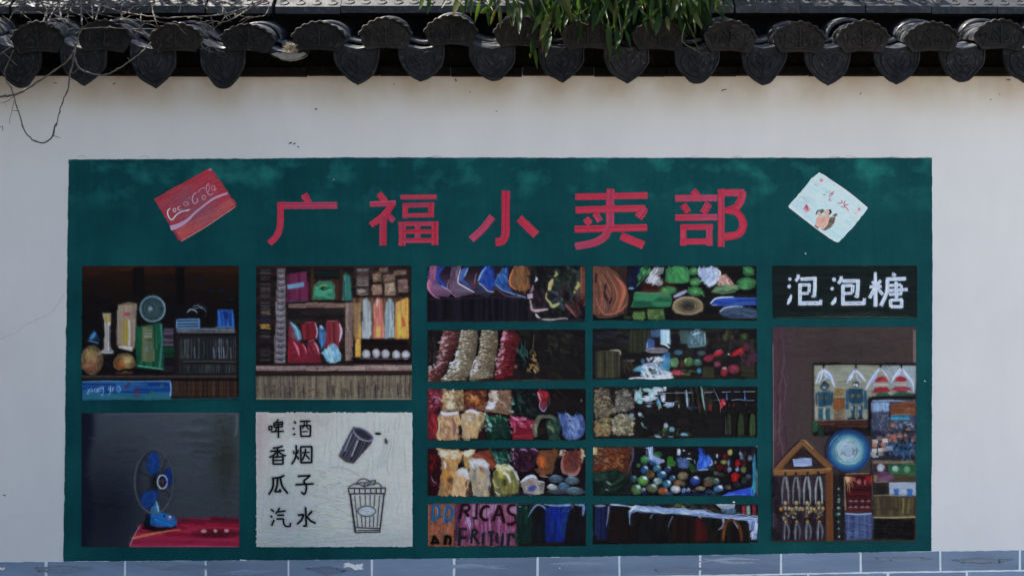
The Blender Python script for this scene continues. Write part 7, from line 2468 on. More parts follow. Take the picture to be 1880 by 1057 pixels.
p.st([(145, 460), (140, 560), (150, 630)], [30, 36, 20], (36, 60, 84), 8)
p.st([(358, 440), (360, 560), (350, 640)], [36, 40, 20], (40, 66, 72), 8)
for x in (208, 308):
    p.st([(x, 664), (x - 4, 760), (x - 2, 838)], [56, 62, 70], (30, 80, 98), 9)
    p.st([(x - 34, 664), (x - 30, 820)], 9, (24, 30, 40), 5)
p.st([(256, 664), (250, 740), (254, 830)], [34, 22, 30], (160, 160, 152), 9)
p.st([(140, 640), (146, 800)], 34, (140, 140, 130), 8)
p.to('painted_robot', 'brown toy robot between the blue ones')
p.pg([(400, 420), (460, 396), (530, 412), (536, 500), (390, 510)], (122, 92, 52), 7)
p.db(p.rect(410, 420, 526, 500), 12, 60, 26, 80, [(140, 100, 50), (112, 86, 50), (160, 146, 110)], 8, 30)
p.st([(386, 518), (460, 514), (540, 516)], 10, (150, 146, 126), 8)
p.pg([(384, 528), (540, 526), (536, 680), (470, 690), (376, 680)], (110, 66, 36), 6)
p.hf(p.rect(388, 532, 530, 676), 90, 24, [(118, 70, 38), (104, 62, 36), (126, 80, 44)], 6, .6)
p.pg(p.rect(392, 694, 536, 826), (104, 84, 66), 8)
p.db(p.rect(396, 700, 530, 820), 24, 50, 20, 60, [(124, 110, 94), (90, 60, 46), (140, 130, 112), (104, 70, 48)], 9, 60)
p.to('painted_robot', 'blue toy robot with a round head')
p.bl(692, 338, 50, 46, (26, 44, 54), (34, 58, 70))
p.bl(672, 346, 16, 16, (196, 200, 204))
p.bl(704, 352, 14, 18, (206, 208, 210))
p.st([(640, 402), (700, 398), (750, 402)], 10, (110, 126, 130), 7)
p.pg([(588, 412), (620, 400), (790, 404), (796, 590), (740, 612), (640, 610), (590, 590)], RB, 6)
p.hf(p.rect(600, 412, 786, 600), 90, 26, [RB, RB2, (34, 70, 94), (30, 64, 100)], 5, .6)
for x in (643, 727):
    p.bl(x, 500, 32, 34, (112, 98, 54), (80, 78, 56))
for x0, dx in ((562, 6), (815, 10)):
    p.st([(x0, 420), (x0 + dx * .5, 540), (x0 + dx, 690)], [40, 46, 50], (32, 68, 94), 9)
    p.st([(x0 - 18, 425), (x0 - 14, 680)], 7, (120, 140, 146), 8)
for x in (645, 750):
    p.st([(x, 620), (x, 720), (x, 815)], [70, 60, 66], (28, 62, 84), 9)
    p.pg(p.rect(x - 28, 640, x + 6, 700), (124, 136, 140), 8)
    p.st([(x - 25, 718), (x - 22, 800)], 10, (140, 150, 150), 8)
p.st([(700, 622), (704, 720), (700, 800)], [30, 20, 22], (90, 84, 78), 8)
p.pg([(575, 805), (690, 800), (696, 826), (580, 828)], (22, 30, 40), 5)
p.pg([(710, 800), (785, 800), (790, 822), (712, 824)], (22, 34, 46), 5)
p.to('painted_hat', 'red and white knitted hat in a bag')
p.pg([(948, 330), (960, 280), (1000, 245), (1060, 232), (1110, 250), (1136, 300), (1060, 306), (990, 310)], (140, 30, 42), 6)
p.db([(960, 310), (1000, 255), (1100, 255), (1125, 295)], 14, 70, 22, -10, [(160, 34, 46), (124, 26, 38), (176, 60, 70)], 7, 30)
p.hf([(960, 320), (1140, 312), (1150, 370), (950, 380)], 0, 20, [(140, 132, 122), (156, 148, 136), (124, 118, 110)], 7, .6)
p.pg([(920, 458), (955, 396), (1040, 380), (1130, 388), (1178, 436), (1060, 452)], (132, 30, 42), 6)
p.st([(950, 430), (1040, 404), (1150, 430)], 22, (152, 40, 52), 8)
p.bl(1165, 466, 34, 30, (160, 156, 150), (130, 128, 124))
p.to('painted_hat')
p.pg([(1236, 296), (1246, 246), (1300, 224), (1360, 236), (1390, 272), (1380, 300), (1300, 312)], (140, 32, 46), 6)
p.db([(1250, 290), (1290, 236), (1360, 245), (1380, 290)], 12, 70, 22, -10, [(164, 40, 54), (124, 26, 40)], 7, 30)
p.hf([(1240, 314), (1390, 308), (1400, 362), (1230, 372)], 0, 20, [(140, 136, 130), (120, 118, 118), (152, 148, 140)], 7, .6)
p.pg([(1186, 412), (1240, 376), (1380, 372), (1450, 390), (1462, 430), (1310, 444)], (130, 30, 44), 6)
p.st([(1210, 420), (1300, 396), (1440, 410)], 24, (150, 40, 54), 8)
p.bl(1424, 446, 34, 32, (156, 154, 150), (126, 126, 124))
p.bl(936, 480, 28, 24, (150, 120, 110), (120, 96, 90))
p.to('painted_shelf')
p.hf([(968, 470), (1120, 448), (1180, 500), (1260, 450), (1400, 452), (1500, 476), (1508, 505), (968, 508)], 0, 20, [(36, 70, 54), (30, 58, 48), (44, 82, 62)], 5, .6)
p.st([(910, 524), (1200, 518), (1520, 512)], 32, (22, 20, 22), 3)
p.st([(870, 545), (882, 800), (890, 1056)], 44, (20, 17, 21), 3)
p.st([(120, 845), (500, 842), (860, 838)], 14, (104, 76, 66), 8)
p.hf(p.rect(130, 855, 862, 930), 0, 26, [(70, 38, 32), (54, 30, 28), (84, 50, 40)], 5, .6, 240)
p.pg([(92, 850), (150, 846), (160, 880), (152, 1000), (90, 1002)], (34, 78, 56), 6)
p.hf(p.rect(165, 900, 240, 1056), 90, 26, [(26, 54, 40), (22, 42, 34)], 5, .6)
p.to('painted_box', 'bluish grey box with a brown crate')
p.hf([(905, 560), (1520, 545), (1520, 1056), (905, 1056)], 85, 36, [(62, 72, 98), (54, 62, 88), (74, 84, 108), (60, 62, 80)], 6, .6, 220)
p.hf([(908, 590), (1150, 580), (1148, 716), (908, 722)], 88, 26, [(112, 138, 172), (128, 152, 184), (100, 126, 164)], 7, .6)
p.st([(912, 570), (1150, 566), (1380, 570)], [20, 40, 10], (124, 146, 176), 10)
p.st([(905, 718), (1150, 714)], 12, (130, 140, 158), 8)
p.db(p.rect(1030, 730, 1150, 880), 9, 110, 44, 80, [(50, 50, 66), (66, 62, 72)], 5, 10)
p.db(p.rect(920, 740, 1150, 1050), 26, 90, 30, 70, [(80, 92, 118), (52, 60, 86), (92, 100, 122)], 7, 40)
p.st([(1155, 608), (1240, 604)], 18, (22, 20, 26), 3)
p.st([(1158, 620), (1156, 850)], 16, (26, 24, 30), 3)
p.hf([(1166, 600), (1520, 584), (1524, 770), (1440, 756), (1170, 764)], 0, 30, [(114, 66, 38), (102, 58, 36), (124, 74, 44)], 5, .6, 240)
p.st([(1180, 766), (1440, 754)], 20, (110, 120, 104), 8)
p.hf(p.rect(1165, 782, 1440, 836), 0, 20, [(42, 120, 152), (54, 138, 172), (40, 104, 138)], 6, .6, 200)
p.db(p.rect(1160, 850, 1500, 1050), 26, 70, 40, 30, [(30, 30, 40), (44, 44, 58), (130, 140, 156), (110, 88, 70)], 8, 60)
p.bl(1196, 908, 36, 36, (176, 104, 64), (120, 76, 56))
p.bl(1412, 972, 40, 36, (156, 116, 104), (110, 84, 80))
p.st([(1380, 905), (1470, 880)], 22, (130, 144, 160), 9)
p.m(1540, 790, 5.033)
p.to('painted_goods', 'pink, white and blue goods')
p.hf(p.rect(300, 0, 710, 280), 0, 30, [(40, 42, 60), (34, 34, 44), (52, 54, 74), (28, 26, 32)], 5, .6, 140)
for k in range(70):
    x, y = R.uniform(440, 700), R.uniform(110, 270)
    p.st([(x, y - 20), (x + R.uniform(-5, 5), y + 22)], R.uniform(14, 28), R.choice([(36, 76, 116), (30, 62, 100), (46, 92, 132), (22, 32, 52), (60, 110, 146), (80, 70, 84)]), 8)
for k in range(26):
    x, y = R.uniform(430, 705), R.uniform(5, 100)
    p.bl(x, y, R.uniform(14, 26), R.uniform(12, 22), R.choice([(150, 108, 96), (96, 76, 76), (44, 40, 48), (120, 100, 98), (70, 66, 80), (160, 96, 78)]), None, R.uniform(-30, 30))
for x, y, c in ((335, 100, (170, 170, 176)), (425, 90, (184, 178, 176)), (375, 70, (110, 84, 80)), (330, 135, (160, 104, 88)), (410, 128, (156, 98, 82)), (326, 185, (180, 176, 172)), (385, 180, (178, 176, 176)), (425, 168, (150, 130, 124)), (320, 215, (140, 130, 124)), (470, 165, (120, 140, 166)), (500, 55, (170, 100, 84)), (390, 210, (120, 104, 100))):
    p.pg([(x - 24, y - 18), (x + 22, y - 20), (x + 25, y + 18), (x - 20, y + 21)], c, 9)
p.st([(310, 244), (370, 238)], 16, (176, 176, 180), 8)
p.st([(390, 250), (500, 244), (590, 262)], 26, (30, 36, 52), 6)
p.hf(p.rect(310, 276, 692, 304), 0, 14, [(122, 106, 84), (104, 88, 72), (140, 124, 98)], 7, .6, 120)
p.to('painted_counter', 'green and purple counter cloth with white discs')
p.hf(p.rect(305, 306, 440, 400), 0, 22, [(84, 56, 84), (44, 36, 44), (64, 44, 62)], 5, .6)
p.hf([(446, 310), (714, 306), (716, 408), (470, 412)], 0, 22, [(34, 88, 60), (30, 76, 54), (40, 100, 68)], 6, .6, 140)
p.hf([(360, 385), (430, 370), (520, 420), (520, 460), (360, 464)], -12, 20, [(96, 60, 88), (82, 52, 78), (112, 70, 100)], 6, .6)
p.hf(p.rect(500, 412, 708, 462), 0, 22, [(62, 54, 36), (52, 44, 34), (70, 62, 42)], 5, .6)
for x, y, r, c in ((388, 342, 40, (176, 194, 196)), (522, 350, 33, (170, 188, 180)), (630, 356, 34, (104, 150, 112))):
    p.bl(x, y, r, r, c, tuple(v * .8 for v in c), jit=.03)
    p.db(p.rect(x - r * .5, y - r * .5, x + r * .5, y + r * .5), 8, r, 9, 30, [tuple(min(225, v * 1.12) for v in c), tuple(v * .86 for v in c)], 6, 60)
p.pg(p.rect(322, 410, 356, 472), (128, 100, 74), 7)
p.st([(330, 476), (400, 472), (465, 470)], 12, (140, 124, 108), 7)
p.to('painted_box', 'white box with two blue shapes')
p.hf(p.rect(332, 482, 466, 592), 0, 24, [(30, 27, 26), (38, 34, 32), (24, 22, 24)], 3, .6)
p.pg([(464, 476), (712, 474), (712, 600), (640, 606), (470, 602)], (132, 142, 158), 5)
p.hf(p.rect(468, 480, 708, 598), 0, 20, [(138, 148, 164), (124, 134, 152), (148, 156, 168)], 5, .6, 120)
for x in (532, 656):
    p.bl(x, 552, 32, 20, (34, 84, 150), (30, 74, 136))
    p.pg([(x - 15, 550), (x + 18, 550), (x + 26, 600), (x - 26, 606)], (34, 86, 152), 6)
p.st([(318, 600), (450, 596), (580, 602)], 14, (120, 108, 84), 8)
p.to('painted_cupboard')
p.hf(p.rect(320, 614, 706, 792), 90, 22, [(66, 56, 40), (76, 66, 44), (58, 48, 36), (84, 74, 48)], 5, .6, 130)
for x in (385, 405, 450, 500, 545, 575):
    p.st([(x, 625), (x + 2, 725)], 6, (40, 34, 28), 4)
p.st([(330, 728), (575, 722)], 8, (46, 38, 30), 4)
p.st([(590, 620), (598, 690), (585, 770)], 18, (122, 106, 52), 9)
p.st([(650, 630), (640, 770)], 26, (92, 80, 50), 7)
p.st([(316, 800), (500, 802), (712, 796)], [14, 18, 16], (164, 148, 100), 9)
p.hf(p.rect(318, 816, 706, 1006), 0, 28, [(17, 15, 15), (22, 19, 18), (14, 13, 14)], 2, .6, 160)
p.to('painted_case', 'dark red glass case')
p.pg([(45, 396), (312, 388), (316, 745), (44, 748)], (26, 18, 20), 3)
p.hf(p.rect(72, 412, 298, 742), 0, 24, [(70, 18, 24), (56, 18, 22), (84, 22, 26), (46, 18, 22)], 5, .6, 140)
p.hf([(240, 415), (292, 415), (290, 500), (262, 470)], 90, 18, [(150, 24, 24), (124, 22, 24)], 6, .6)
p.st([(56, 402), (170, 396), (290, 394)], 16, (134, 112, 94), 8)
p.st([(50, 420), (54, 580), (62, 738)], [26, 18, 22], (150, 124, 98), 9)
p.st([(302, 410), (308, 560), (306, 735)], 9, (112, 86, 78), 8)
for a in (10, 25, 40, 52, 62, 72, 80):
    t = math.radians(a)
    L = R.uniform(90, 180)
    p.st([(62, 425), (62 + math.cos(t) * L * .6, 425 + math.sin(t) * L * .55), (62 + math.cos(t) * L * .8, 425 + math.sin(t) * L)], [14, 6, 2], (204, 160, 112), 10)
for x, y, rx, ry in ((190, 472, 22, 32), (243, 478, 14, 34)):
    p.bl(x, y, rx, ry, (164, 96, 104), (120, 50, 60))
for i in range(4):
    for y in (660, 716):
        x = 108 + i * 54 + R.uniform(-6, 6)
        p.bl(x, y, 26 if y > 700 or i in (0, 2) else 16, 18, (92, 50, 60), (70, 30, 38))
        p.st([(x - 24, y - 4), (x, y - 14), (x + 22, y - 6)], [5, 14, 4], (170, 136, 146), 8)
p.to('painted_basket', 'blue woven basket')
p.pg([(56, 768), (306, 764), (318, 820), (308, 1000), (70, 1012)], (64, 78, 116), 6)
p.hf([(62, 776), (304, 774), (304, 994), (76, 1004)], 90, 22, [(70, 86, 126), (58, 70, 106), (80, 98, 138), (54, 58, 90)], 6, .6)
p.db(p.rect(80, 800, 290, 980), 26, 90, 14, 0, [(84, 104, 142), (60, 72, 110)], 6, 12)
for x in (130, 190, 268):
    p.st([(x, 790), (x + 2, 990)], 8, (46, 44, 70), 5)
p.st([(56, 764), (180, 772), (306, 764)], 16, (150, 166, 196), 9)
p.m(1410, 790, 5.033)
p.to('painted_plate', 'round blue plate with a white centre')
cx, cy = 742, 185
p.bl(cx, cy, 206, 196, (28, 66, 108), (24, 52, 92), jit=.03)
for r, w, cs in ((190, 26, [(26, 58, 108), (34, 76, 124), (22, 48, 88)]), (168, 26, [(34, 80, 136), (44, 96, 146), (28, 66, 116)]), (150, 24, [(40, 94, 130), (50, 108, 140), (30, 72, 114)]), (132, 22, [(76, 128, 144), (94, 146, 156), (56, 112, 134)]), (112, 24, [(118, 158, 168), (100, 144, 158)]), (90, 30, [(142, 168, 178), (128, 156, 168)]), (62, 34, [(150, 172, 184), (138, 160, 174)]), (32, 36, [(134, 154, 170), (146, 164, 180)])):
    for k in range(7):
        a = R.uniform(0, 360)
        p.rg(cx + R.uniform(-3, 3), cy + R.uniform(-3, 3), r * 1.03, r, w * R.uniform(.6, 1), R.choice(cs), a0=a, a1=a + R.uniform(90, 200))
p.rg(cx, cy, 175, 168, 9, (120, 164, 178), a0=190, a1=240)
p.rg(cx, cy, 128, 124, 7, (156, 190, 194), a0=60, a1=150)
p.bl(cx - 5, cy - 8, 52, 48, (130, 152, 168), (142, 162, 176))
p.to('painted_rack', 'house shaped wooden board with hanging keyrings')
p.hf([(55, 420), (522, 412), (525, 1015), (55, 1018)], 90, 36, [(36, 28, 38), (44, 34, 44), (30, 24, 32), (54, 40, 52)], 4, .6, 200)
p.pg([(115, 358), (325, 148), (510, 345)], (32, 26, 32), 4)
p.st([(62, 392), (190, 240), (325, 105)], [66, 58, 52], (118, 80, 48), 7)
p.st([(325, 100), (450, 225), (588, 348)], [56, 56, 62], (112, 74, 42), 7)
p.st([(300, 92), (332, 88), (420, 170)], [8, 14, 6], (172, 134, 92), 8)
p.st([(50, 388), (300, 384), (594, 366)], [50, 58, 44], (128, 88, 52), 8)
p.st([(130, 362), (350, 360), (592, 348)], 9, (156, 122, 82), 8)
p.st([(50, 416), (280, 412), (520, 410)], 9, (40, 26, 22), 4)
p.st([(566, 372), (564, 700), (572, 1020)], 74, (112, 66, 38), 7, across=(96, 58, 34))
p.st([(540, 420), (538, 1010)], 12, (74, 44, 30), 6)
p.pg([(226, 262), (300, 250), (404, 252), (408, 326), (240, 332)], (140, 156, 190), 7)
p.hf([(232, 268), (396, 258), (400, 320), (240, 326)], 0, 14, [(154, 170, 202), (132, 148, 184), (120, 134, 170)], 7, .6)
for x, y in ((162, 396), (257, 396), (367, 392), (462, 388)):
    p.bl(x, y, 12, 14, (24, 16, 14), (40, 26, 20))
for i, x in enumerate((160, 262, 362, 470)):
    p.to('painted_keyring')
    for a, w in (([(x - 8, 420), (x - 28, 520), (x - 30, 680)], [16, 22, 12]), ([(x + 10, 420), (x + 26, 540), (x + 30, 680)], [16, 22, 14])):
        p.st(a, w, (112, 114, 112) if i < 2 else (140, 150, 150), 9)
    p.st([(x + 4, 430), (x + 14, 540)], 6, (174, 180, 178), 8)
    for k in range(16):
        a, r = R.uniform(0, 6.28), R.uniform(8, 46)
        c = R.choice([(150, 116, 70), (120, 92, 60), (60, 52, 46), (34, 30, 32), (176, 150, 104), (196, 176, 140), (90, 110, 110)])
        px, py = x + math.cos(a) * r, 745 + math.sin(a) * r * 1.7
        p.bl(px, py, R.uniform(9, 17), R.uniform(10, 19), c, tuple(v * .6 for v in c), jit=.1)
    for dx, dy, c in ((0, -78, (176, 150, 110)), (-42, -20, (190, 128, 46) if i == 0 else (160, 140, 104)), (38, -26, (176, 140, 80)), (0, -30, (150, 150, 130)), (4, 100, (150, 112, 60))):
        p.bl(x + dx, 745 + dy, 18, 22, c, tuple(v * .55 for v in c), jit=.08)
        p.bl(x + dx - 3, 738 + dy, 7, 7, tuple(min(225, v * 1.25) for v in c))
    for a, w in (([(x - 4, 850), (x - 14, 930), (x - 10, 1012)], [14, 20, 14]), ([(x + 12, 850), (x + 34, 920), (x + 26, 1005)], [14, 24, 12])):
        p.st(a, w, (96, 98, 108), 9)
    p.st([(x, 850), (x - 8, 1005)], 7, (150, 154, 160), 8)
p.to('painted_beads', 'string of green beads')
p.hf(p.rect(606, 400, 700, 1015), 90, 26, [(28, 22, 26), (36, 28, 32), (24, 20, 22)], 3, .6, 200)
p.st([(648, 530), (650, 760), (656, 990)], 4, (40, 74, 64), 5)
for y, rx, ry in ((540, 9, 15), (600, 7, 6), (635, 12, 12), (660, 11, 11), (715, 22, 16), (772, 26, 18), (842, 12, 11), (905, 10, 10), (980, 12, 14)):
    p.bl(648 + R.uniform(-4, 10), y, rx, ry, (56, 116, 96), (36, 80, 66))
    p.bl(650 + R.uniform(-4, 8), y - 4, rx * .5, ry * .45, (150, 190, 180))
p.build()

# ------------------------------------------------------------------ cracks and chips in the plaster and the paint
def thin_marks(name, items, col, y, parent, mat=None):
    p = Pic(name, (-3000, -2000, 5000, 3000), parent, None, y, 77, gam=1)
    p.soft = .2
    for pts, w in items:
        p.st(pts, w, col, 8, ends=.4, edge=.2)
    o = p.build()
    o['kind'] = 'stuff'
    return o


thin_marks('hairline_crack', [([(0, 622), (30, 610), (44, 598), (70, 585), (95, 573), (118, 540)], .8), ([(1858, 137), (1856, 146), (1848, 147), (1870, 148)], 2.2),
                              ([(1846, 140), (1847, 150)], 1.6)], (152, 152, 154), -0.0006, wall)
thin_marks('dark_fleck', [([(530, 264), (536, 262)], 3), ([(538, 265), (543, 263)], 2.4), ([(546, 269), (549, 270)], 2.2), ([(1324, 168), (1329, 165), (1334, 165)], 1.8), ([(1580, 171), (1580, 174)], 2.4), ([(578, 201), (582, 200)], 2.2), ([(207, 155), (212, 153)], 2),
                          ([(98, 152), (104, 154)], 1.6), ([(862, 168), (863, 170)], 2), ([(836, 145), (838, 150)], 2), ([(724, 154), (722, 156)], 2), ([(910, 204), (913, 205)], 1.4), ([(1818, 183), (1820, 184)], 2), ([(1835, 173), (1836, 175)], 1.6), ([(6, 908), (10, 909)], 2)], (66, 62, 60), -0.0006, wall)
q5 = random.Random(9)
items = []
for k in range(12):
    px = q5.uniform(130, 1700)
    items.append(([(px, 290 + q5.uniform(-3, 1)), (px + q5.uniform(3, 14), 289 + q5.uniform(-3, 1)), (px + q5.uniform(14, 26), 290 + q5.uniform(-2, 1))], q5.uniform(.6, 1.4)))
thin_marks('pencil_scratch', items, (150, 150, 152), -0.0006, wall)
thin_marks('paint_chip', [([(632, 1037), (645, 1037), (652, 1041), (666, 1041)], 8), ([(638, 1035), (646, 1039)], 6), ([(654, 1038), (667, 1036)], 5), ([(0, 1042), (4, 1044), (9, 1042)], 4), ([(1027, 1041), (1028, 1043)], 2.2), ([(1478, 465), (1480, 465.5)], 1.8), ([(612, 330.5), (613.5, 330)], 1.6), ([(1697, 699), (1699, 700)], 2),
                          ([(440, 1027), (452, 1028)], 1.6), ([(1345, 921), (1349, 921)], 2.4)], (196, 200, 202), -0.0048, dado)
p = Pic('brush_mark', (-3000, -2000, 5000, 3000), dado, None, -0.0040, 78, gam=1)
for px, py, L, w, c in ((330, 1042, 60, 9, (92, 104, 124)), (300, 1036, 40, 8, (94, 108, 128)), (600, 1046, 36, 12, (88, 98, 118)), (1250, 1046, 50, 9, (92, 104, 122)), (120, 1045, 60, 8, (94, 108, 128)), (860, 1040, 70, 5, (108, 124, 144)),
                        (1060, 1034, 60, 5, (110, 124, 144)), (450, 1050, 60, 6, (106, 124, 144)), (1340, 1028, 60, 5, (112, 126, 144)), (1660, 1026, 60, 8, (92, 104, 120)), (1800, 1030, 60, 9, (92, 102, 116))):
    for k in range(3):
        p.st([(px - L * q5.uniform(.5, 1), py + q5.uniform(-4, 4)), (px, py + q5.uniform(-4, 4)), (px + L * q5.uniform(.5, 1), py + q5.uniform(-4, 4))], [w * .3, w, w * .3], c, 6, ends=.8, edge=.2)
p.build()['kind'] = 'stuff'

# ------------------------------------------------------------------ dry vine over the coping
vine = thing('dry_vine', 'leafless dry vine tangled over the black coping tiles with one loop hanging on the plaster', 'vine', W(134, 102, -0.24))


def stem(pts, r, y=-0.235, label=None):
    r *= .82
    P = []
    for q in pts:
        yy = y
        if y == YR:
            yy = YR + (-0.225 - YR) * min(1, max(0, (q[1] - 16) / 16))
        P.append(W(q[0], q[1], yy))
    C = crom(P, 0.009)
    n = len(C)
    j = [c + Vector((R.gauss(0, .0008), R.gauss(0, .0008), R.gauss(0, .0008))) for c in C]
    rad = [r * (1.0 - .45 * i / n) * (1 + (.35 if i % 7 == 3 else 0)) for i in range(n)]
    t = MB()
    t.tube(j, rad, 5)
    for i in range(4, n - 2, 9):                   # short broken side twigs
        if R.random() < .45:
            d = Vector((R.uniform(-1, 1), R.uniform(-.6, .2), R.uniform(-1, .6))).normalized() * R.uniform(.008, .03)
            t.tube([j[i], j[i] + d * .5 + Vector((0, 0, .002)), j[i] + d], [r * .5, r * .4, r * .2], 4)
    o = t.build('stem', M_VINE)
    sub(o, vine)
    return o


YR = -0.06
for pts, r in (
    ([(-40, 184), (0, 178), (33, 172), (75, 147), (105, 126), (122, 114), (133, 100), (140, 82), (144, 68), (149, 55)], .0052),
    ([(139, 80), (137, 98), (128, 140), (126, 158), (118, 180), (111, 200), (104, 226), (103, 232)], .0040),
    ([(104, 226), (99, 238), (97, 250), (88, 259), (78, 262), (65, 259), (54, 252), (43, 236), (37, 215), (30, 195), (26, 178)], .0038),
    ([(26, 176), (20, 160), (11, 148), (9, 130), (17, 112), (25, 92)], .0030),
    ([(26, 186), (22, 205), (16, 228)], .0014), ([(28, 176), (14, 186), (-4, 190)], .0014),
    ([(137, 105), (141, 118), (146, 126), (160, 133), (190, 138), (216, 127), (245, 108), (255, 100), (268, 88), (278, 78)], .0042),
    ([(0, 100), (12, 92), (22, 84)], .0026), ([(6, 97), (20, 110), (31, 120)], .0020),
    ([(145, 125), (134, 136)], .0018), ([(240, 54), (250, 72), (263, 88)], .0018), ([(245, 55), (262, 62), (276, 66)], .0024), ([(-10, 240), (4, 232), (6, 240)], .0022)):
    stem(pts, r)
for pts, r in (
    ([(70, -6), (80, 12, YR), (86, 18), (80, 40, -0.10)], .0046), ([(86, 18), (100, 16), (112, 4), (122, -4)], .0034), ([(106, -6), (109, 14), (114, 36), (121, 48), (124, 54), (146, 52)], .0040),
    ([(121, 40), (133, 46), (146, 54)], .0050), ([(146, -4), (149, 20), (151, 46)], .0052), ([(134, 2), (124, 8), (120, 18)], .0024), ([(158, -4), (183, 10), (215, 20), (245, 26), (262, 29), (300, 33), (330, 32), (372, 30), (400, 28)], .0036),
    ([(400, 28), (425, 23), (445, 16), (468, 6), (486, -4)], .0040), ([(490, 2), (462, 14), (440, 28), (420, 38), (400, 44)], .0034), ([(470, 6), (452, 20), (446, 26)], .0022), ([(183, 11), (176, 36)], .0042), ([(176, 16), (158, 22)], .0018), ([(168, 8), (171, 36)], .0020),
    ([(152, 16), (162, 26), (170, 34)], .0024), ([(278, 6), (281, 24), (286, 38), (289, 50)], .0034), ([(205, 40), (218, 34), (224, 30)], .0040), ([(0, 12), (20, 10), (42, 2)], .0026), ([(0, 6), (14, -4)], .0020),
    ([(88, 42), (96, 24), (106, 10)], .0040), ([(98, 34), (88, 44)], .0026), ([(100, 28), (112, 34), (118, 44)], .0030), ([(225, 4), (222, 20)], .0018), ([(246, 12), (236, 22)], .0016), ([(272, -4), (262, 10), (250, 18)], .0026), ([(240, 6), (262, 8), (300, 2)], .0032),
    ([(140, 54), (170, 52), (200, 51), (240, 53), (290, 54)], .0024), ([(330, 20), (332, 4)], .0018), ([(406, -4), (409, 24), (402, 29)], .0022), ([(222, -3), (226, 6)], .002), ([(260, 24), (258, 34), (260, 48)], .0022), ([(4, 30), (20, 40), (28, 52)], .0018),
    ([(344, 34), (356, 32), (372, 34)], .0024), ([(430, 24), (432, 30), (426, 34)], .0014)):
    stem(pts, r, YR)
for pts in ([(368, 32), (370, 50), (374, 64), (372, 80)], [(372, 40), (384, 48), (398, 62)], [(376, 42), (380, 60), (385, 74), (380, 88), (366, 90)], [(390, 46), (395, 62), (398, 68)], [(404, 42), (396, 40), (382, 44), (370, 60)], [(385, 88), (383, 98)], [(388, 82), (400, 92), (412, 96)], [(372, 56), (384, 62), (376, 66), (370, 58)],
            [(362, 44), (375, 40), (392, 38), (404, 42)], [(388, 30), (391, 45)], [(374, 74), (368, 82), (376, 90), (390, 96)], [(380, 44), (392, 54), (388, 66)], [(366, 66), (380, 76), (396, 78)], [(376, 40), (378, 54), (382, 62)], [(450, 34), (440, 40), (446, 36), (462, 30)], [(445, 42), (460, 34), (480, 30)]):
    stem(pts, .0018, -0.20)

q7 = random.Random(31)
for k in range(46):                                 # finer dead shoots, most of them over the ridge
    x, y = (q7.uniform(-10, 300), q7.uniform(-6, 40)) if k < 30 else (q7.uniform(300, 500), q7.uniform(-6, 30))
    a = q7.uniform(0, 6.28)
    pts = [(x, y)]
    for _ in range(q7.randint(3, 5)):
        a += q7.gauss(0, .5)
        x, y = x + math.cos(a) * q7.uniform(12, 24), max(-12, y + math.sin(a) * q7.uniform(6, 14))
        pts.append((x, min(y, 74)))
    stem(pts, q7.uniform(.0011, .0022), YR)

# ------------------------------------------------------------------ bamboo leaning over the coping from behind
bamboo = thing('bamboo_clump', 'green bamboo leaning over the tiled coping, its drooping leaves in front of the tiles', 'bamboo', (0.5, 0.75, 0))


def leaf_mesh(k):
    q = random.Random(200 + k)
    L, wd = 1.0, q.uniform(.070, .100)
    n = 9
    bend, twist = q.uniform(.05, .32), q.uniform(-.5, .5)
    dry = k >= 7
    v, f, c = [], [], []
    for i in range(n + 1):
        t = i / n
        w = wd * (math.sin(min(1, t * 2.6 + .10) * 1.5708) if t < .4 else max(0.0, 1 - ((t - .4) / .6) ** 1.7))
        if i == 0:
            w = .012
        cx, cy, cz = 0, -bend * t * t * .6, -t * L
        a = twist * t
        for s in (-1, 0, 1):
            lift = abs(s) * w * .28
            v.append((cx + math.cos(a) * s * w, cy + math.sin(a) * s * w - lift, cz))
            tip = max(0, (t - .80) / .2)
            if dry:
                col = (2.6, 1.15, .55)
            else:
                col = (1 + 1.2 * tip, 1 - .1 * tip, 1 + .1 * tip)
            m = 1.12 if s == 0 else q.uniform(.88, 1.05)
            c.append((col[0] * m, col[1] * m, col[2] * m, 1))
    for i in range(n):
        for s in (0, 1):
            a = i * 3 + s
            f.append((a, a + 1, a + 4, a + 3))
    return mesh('leaf', v, f, True, c)


LEAF = [leaf_mesh(k) for k in range(8)]
for me in LEAF:
    me.materials.append(M_LEAF)
leaf_count = [0]


def leaf(base, tip, y0, y1, face=0.0, k=None, scale=1.0):
    """A leaf from pixel base (at depth y0) to pixel tip (at depth y1)."""
    a, b = W(base[0], base[1], y0), W(tip[0], tip[1], y1)
    d = b - a
    o = bpy.data.objects.new('leaf', LEAF[R.randrange(7) if k is None else k])
    COL.objects.link(o)
    q = Vector((0, 0, -1)).rotation_difference(d.normalized())
    o.rotation_mode = 'QUATERNION'
    from mathutils import Quaternion
    o.rotation_quaternion = q @ Quaternion((0, 0, 1), face)
    L = d.length
    o.scale = (L * scale, L, L)
    o.location = a
    sub(o, bamboo)
    leaf_count[0] += 1
    return o


def twig(pts, r):
    P = [W(x, y, d) for x, y, d in pts]
    C = crom(P, .02)
    t = MB()
    t.tube(C, [r * (1 - .6 * i / len(C)) for i in range(len(C))], 5)
    sub(t.build('twig', M_CULM), bamboo)
    return C


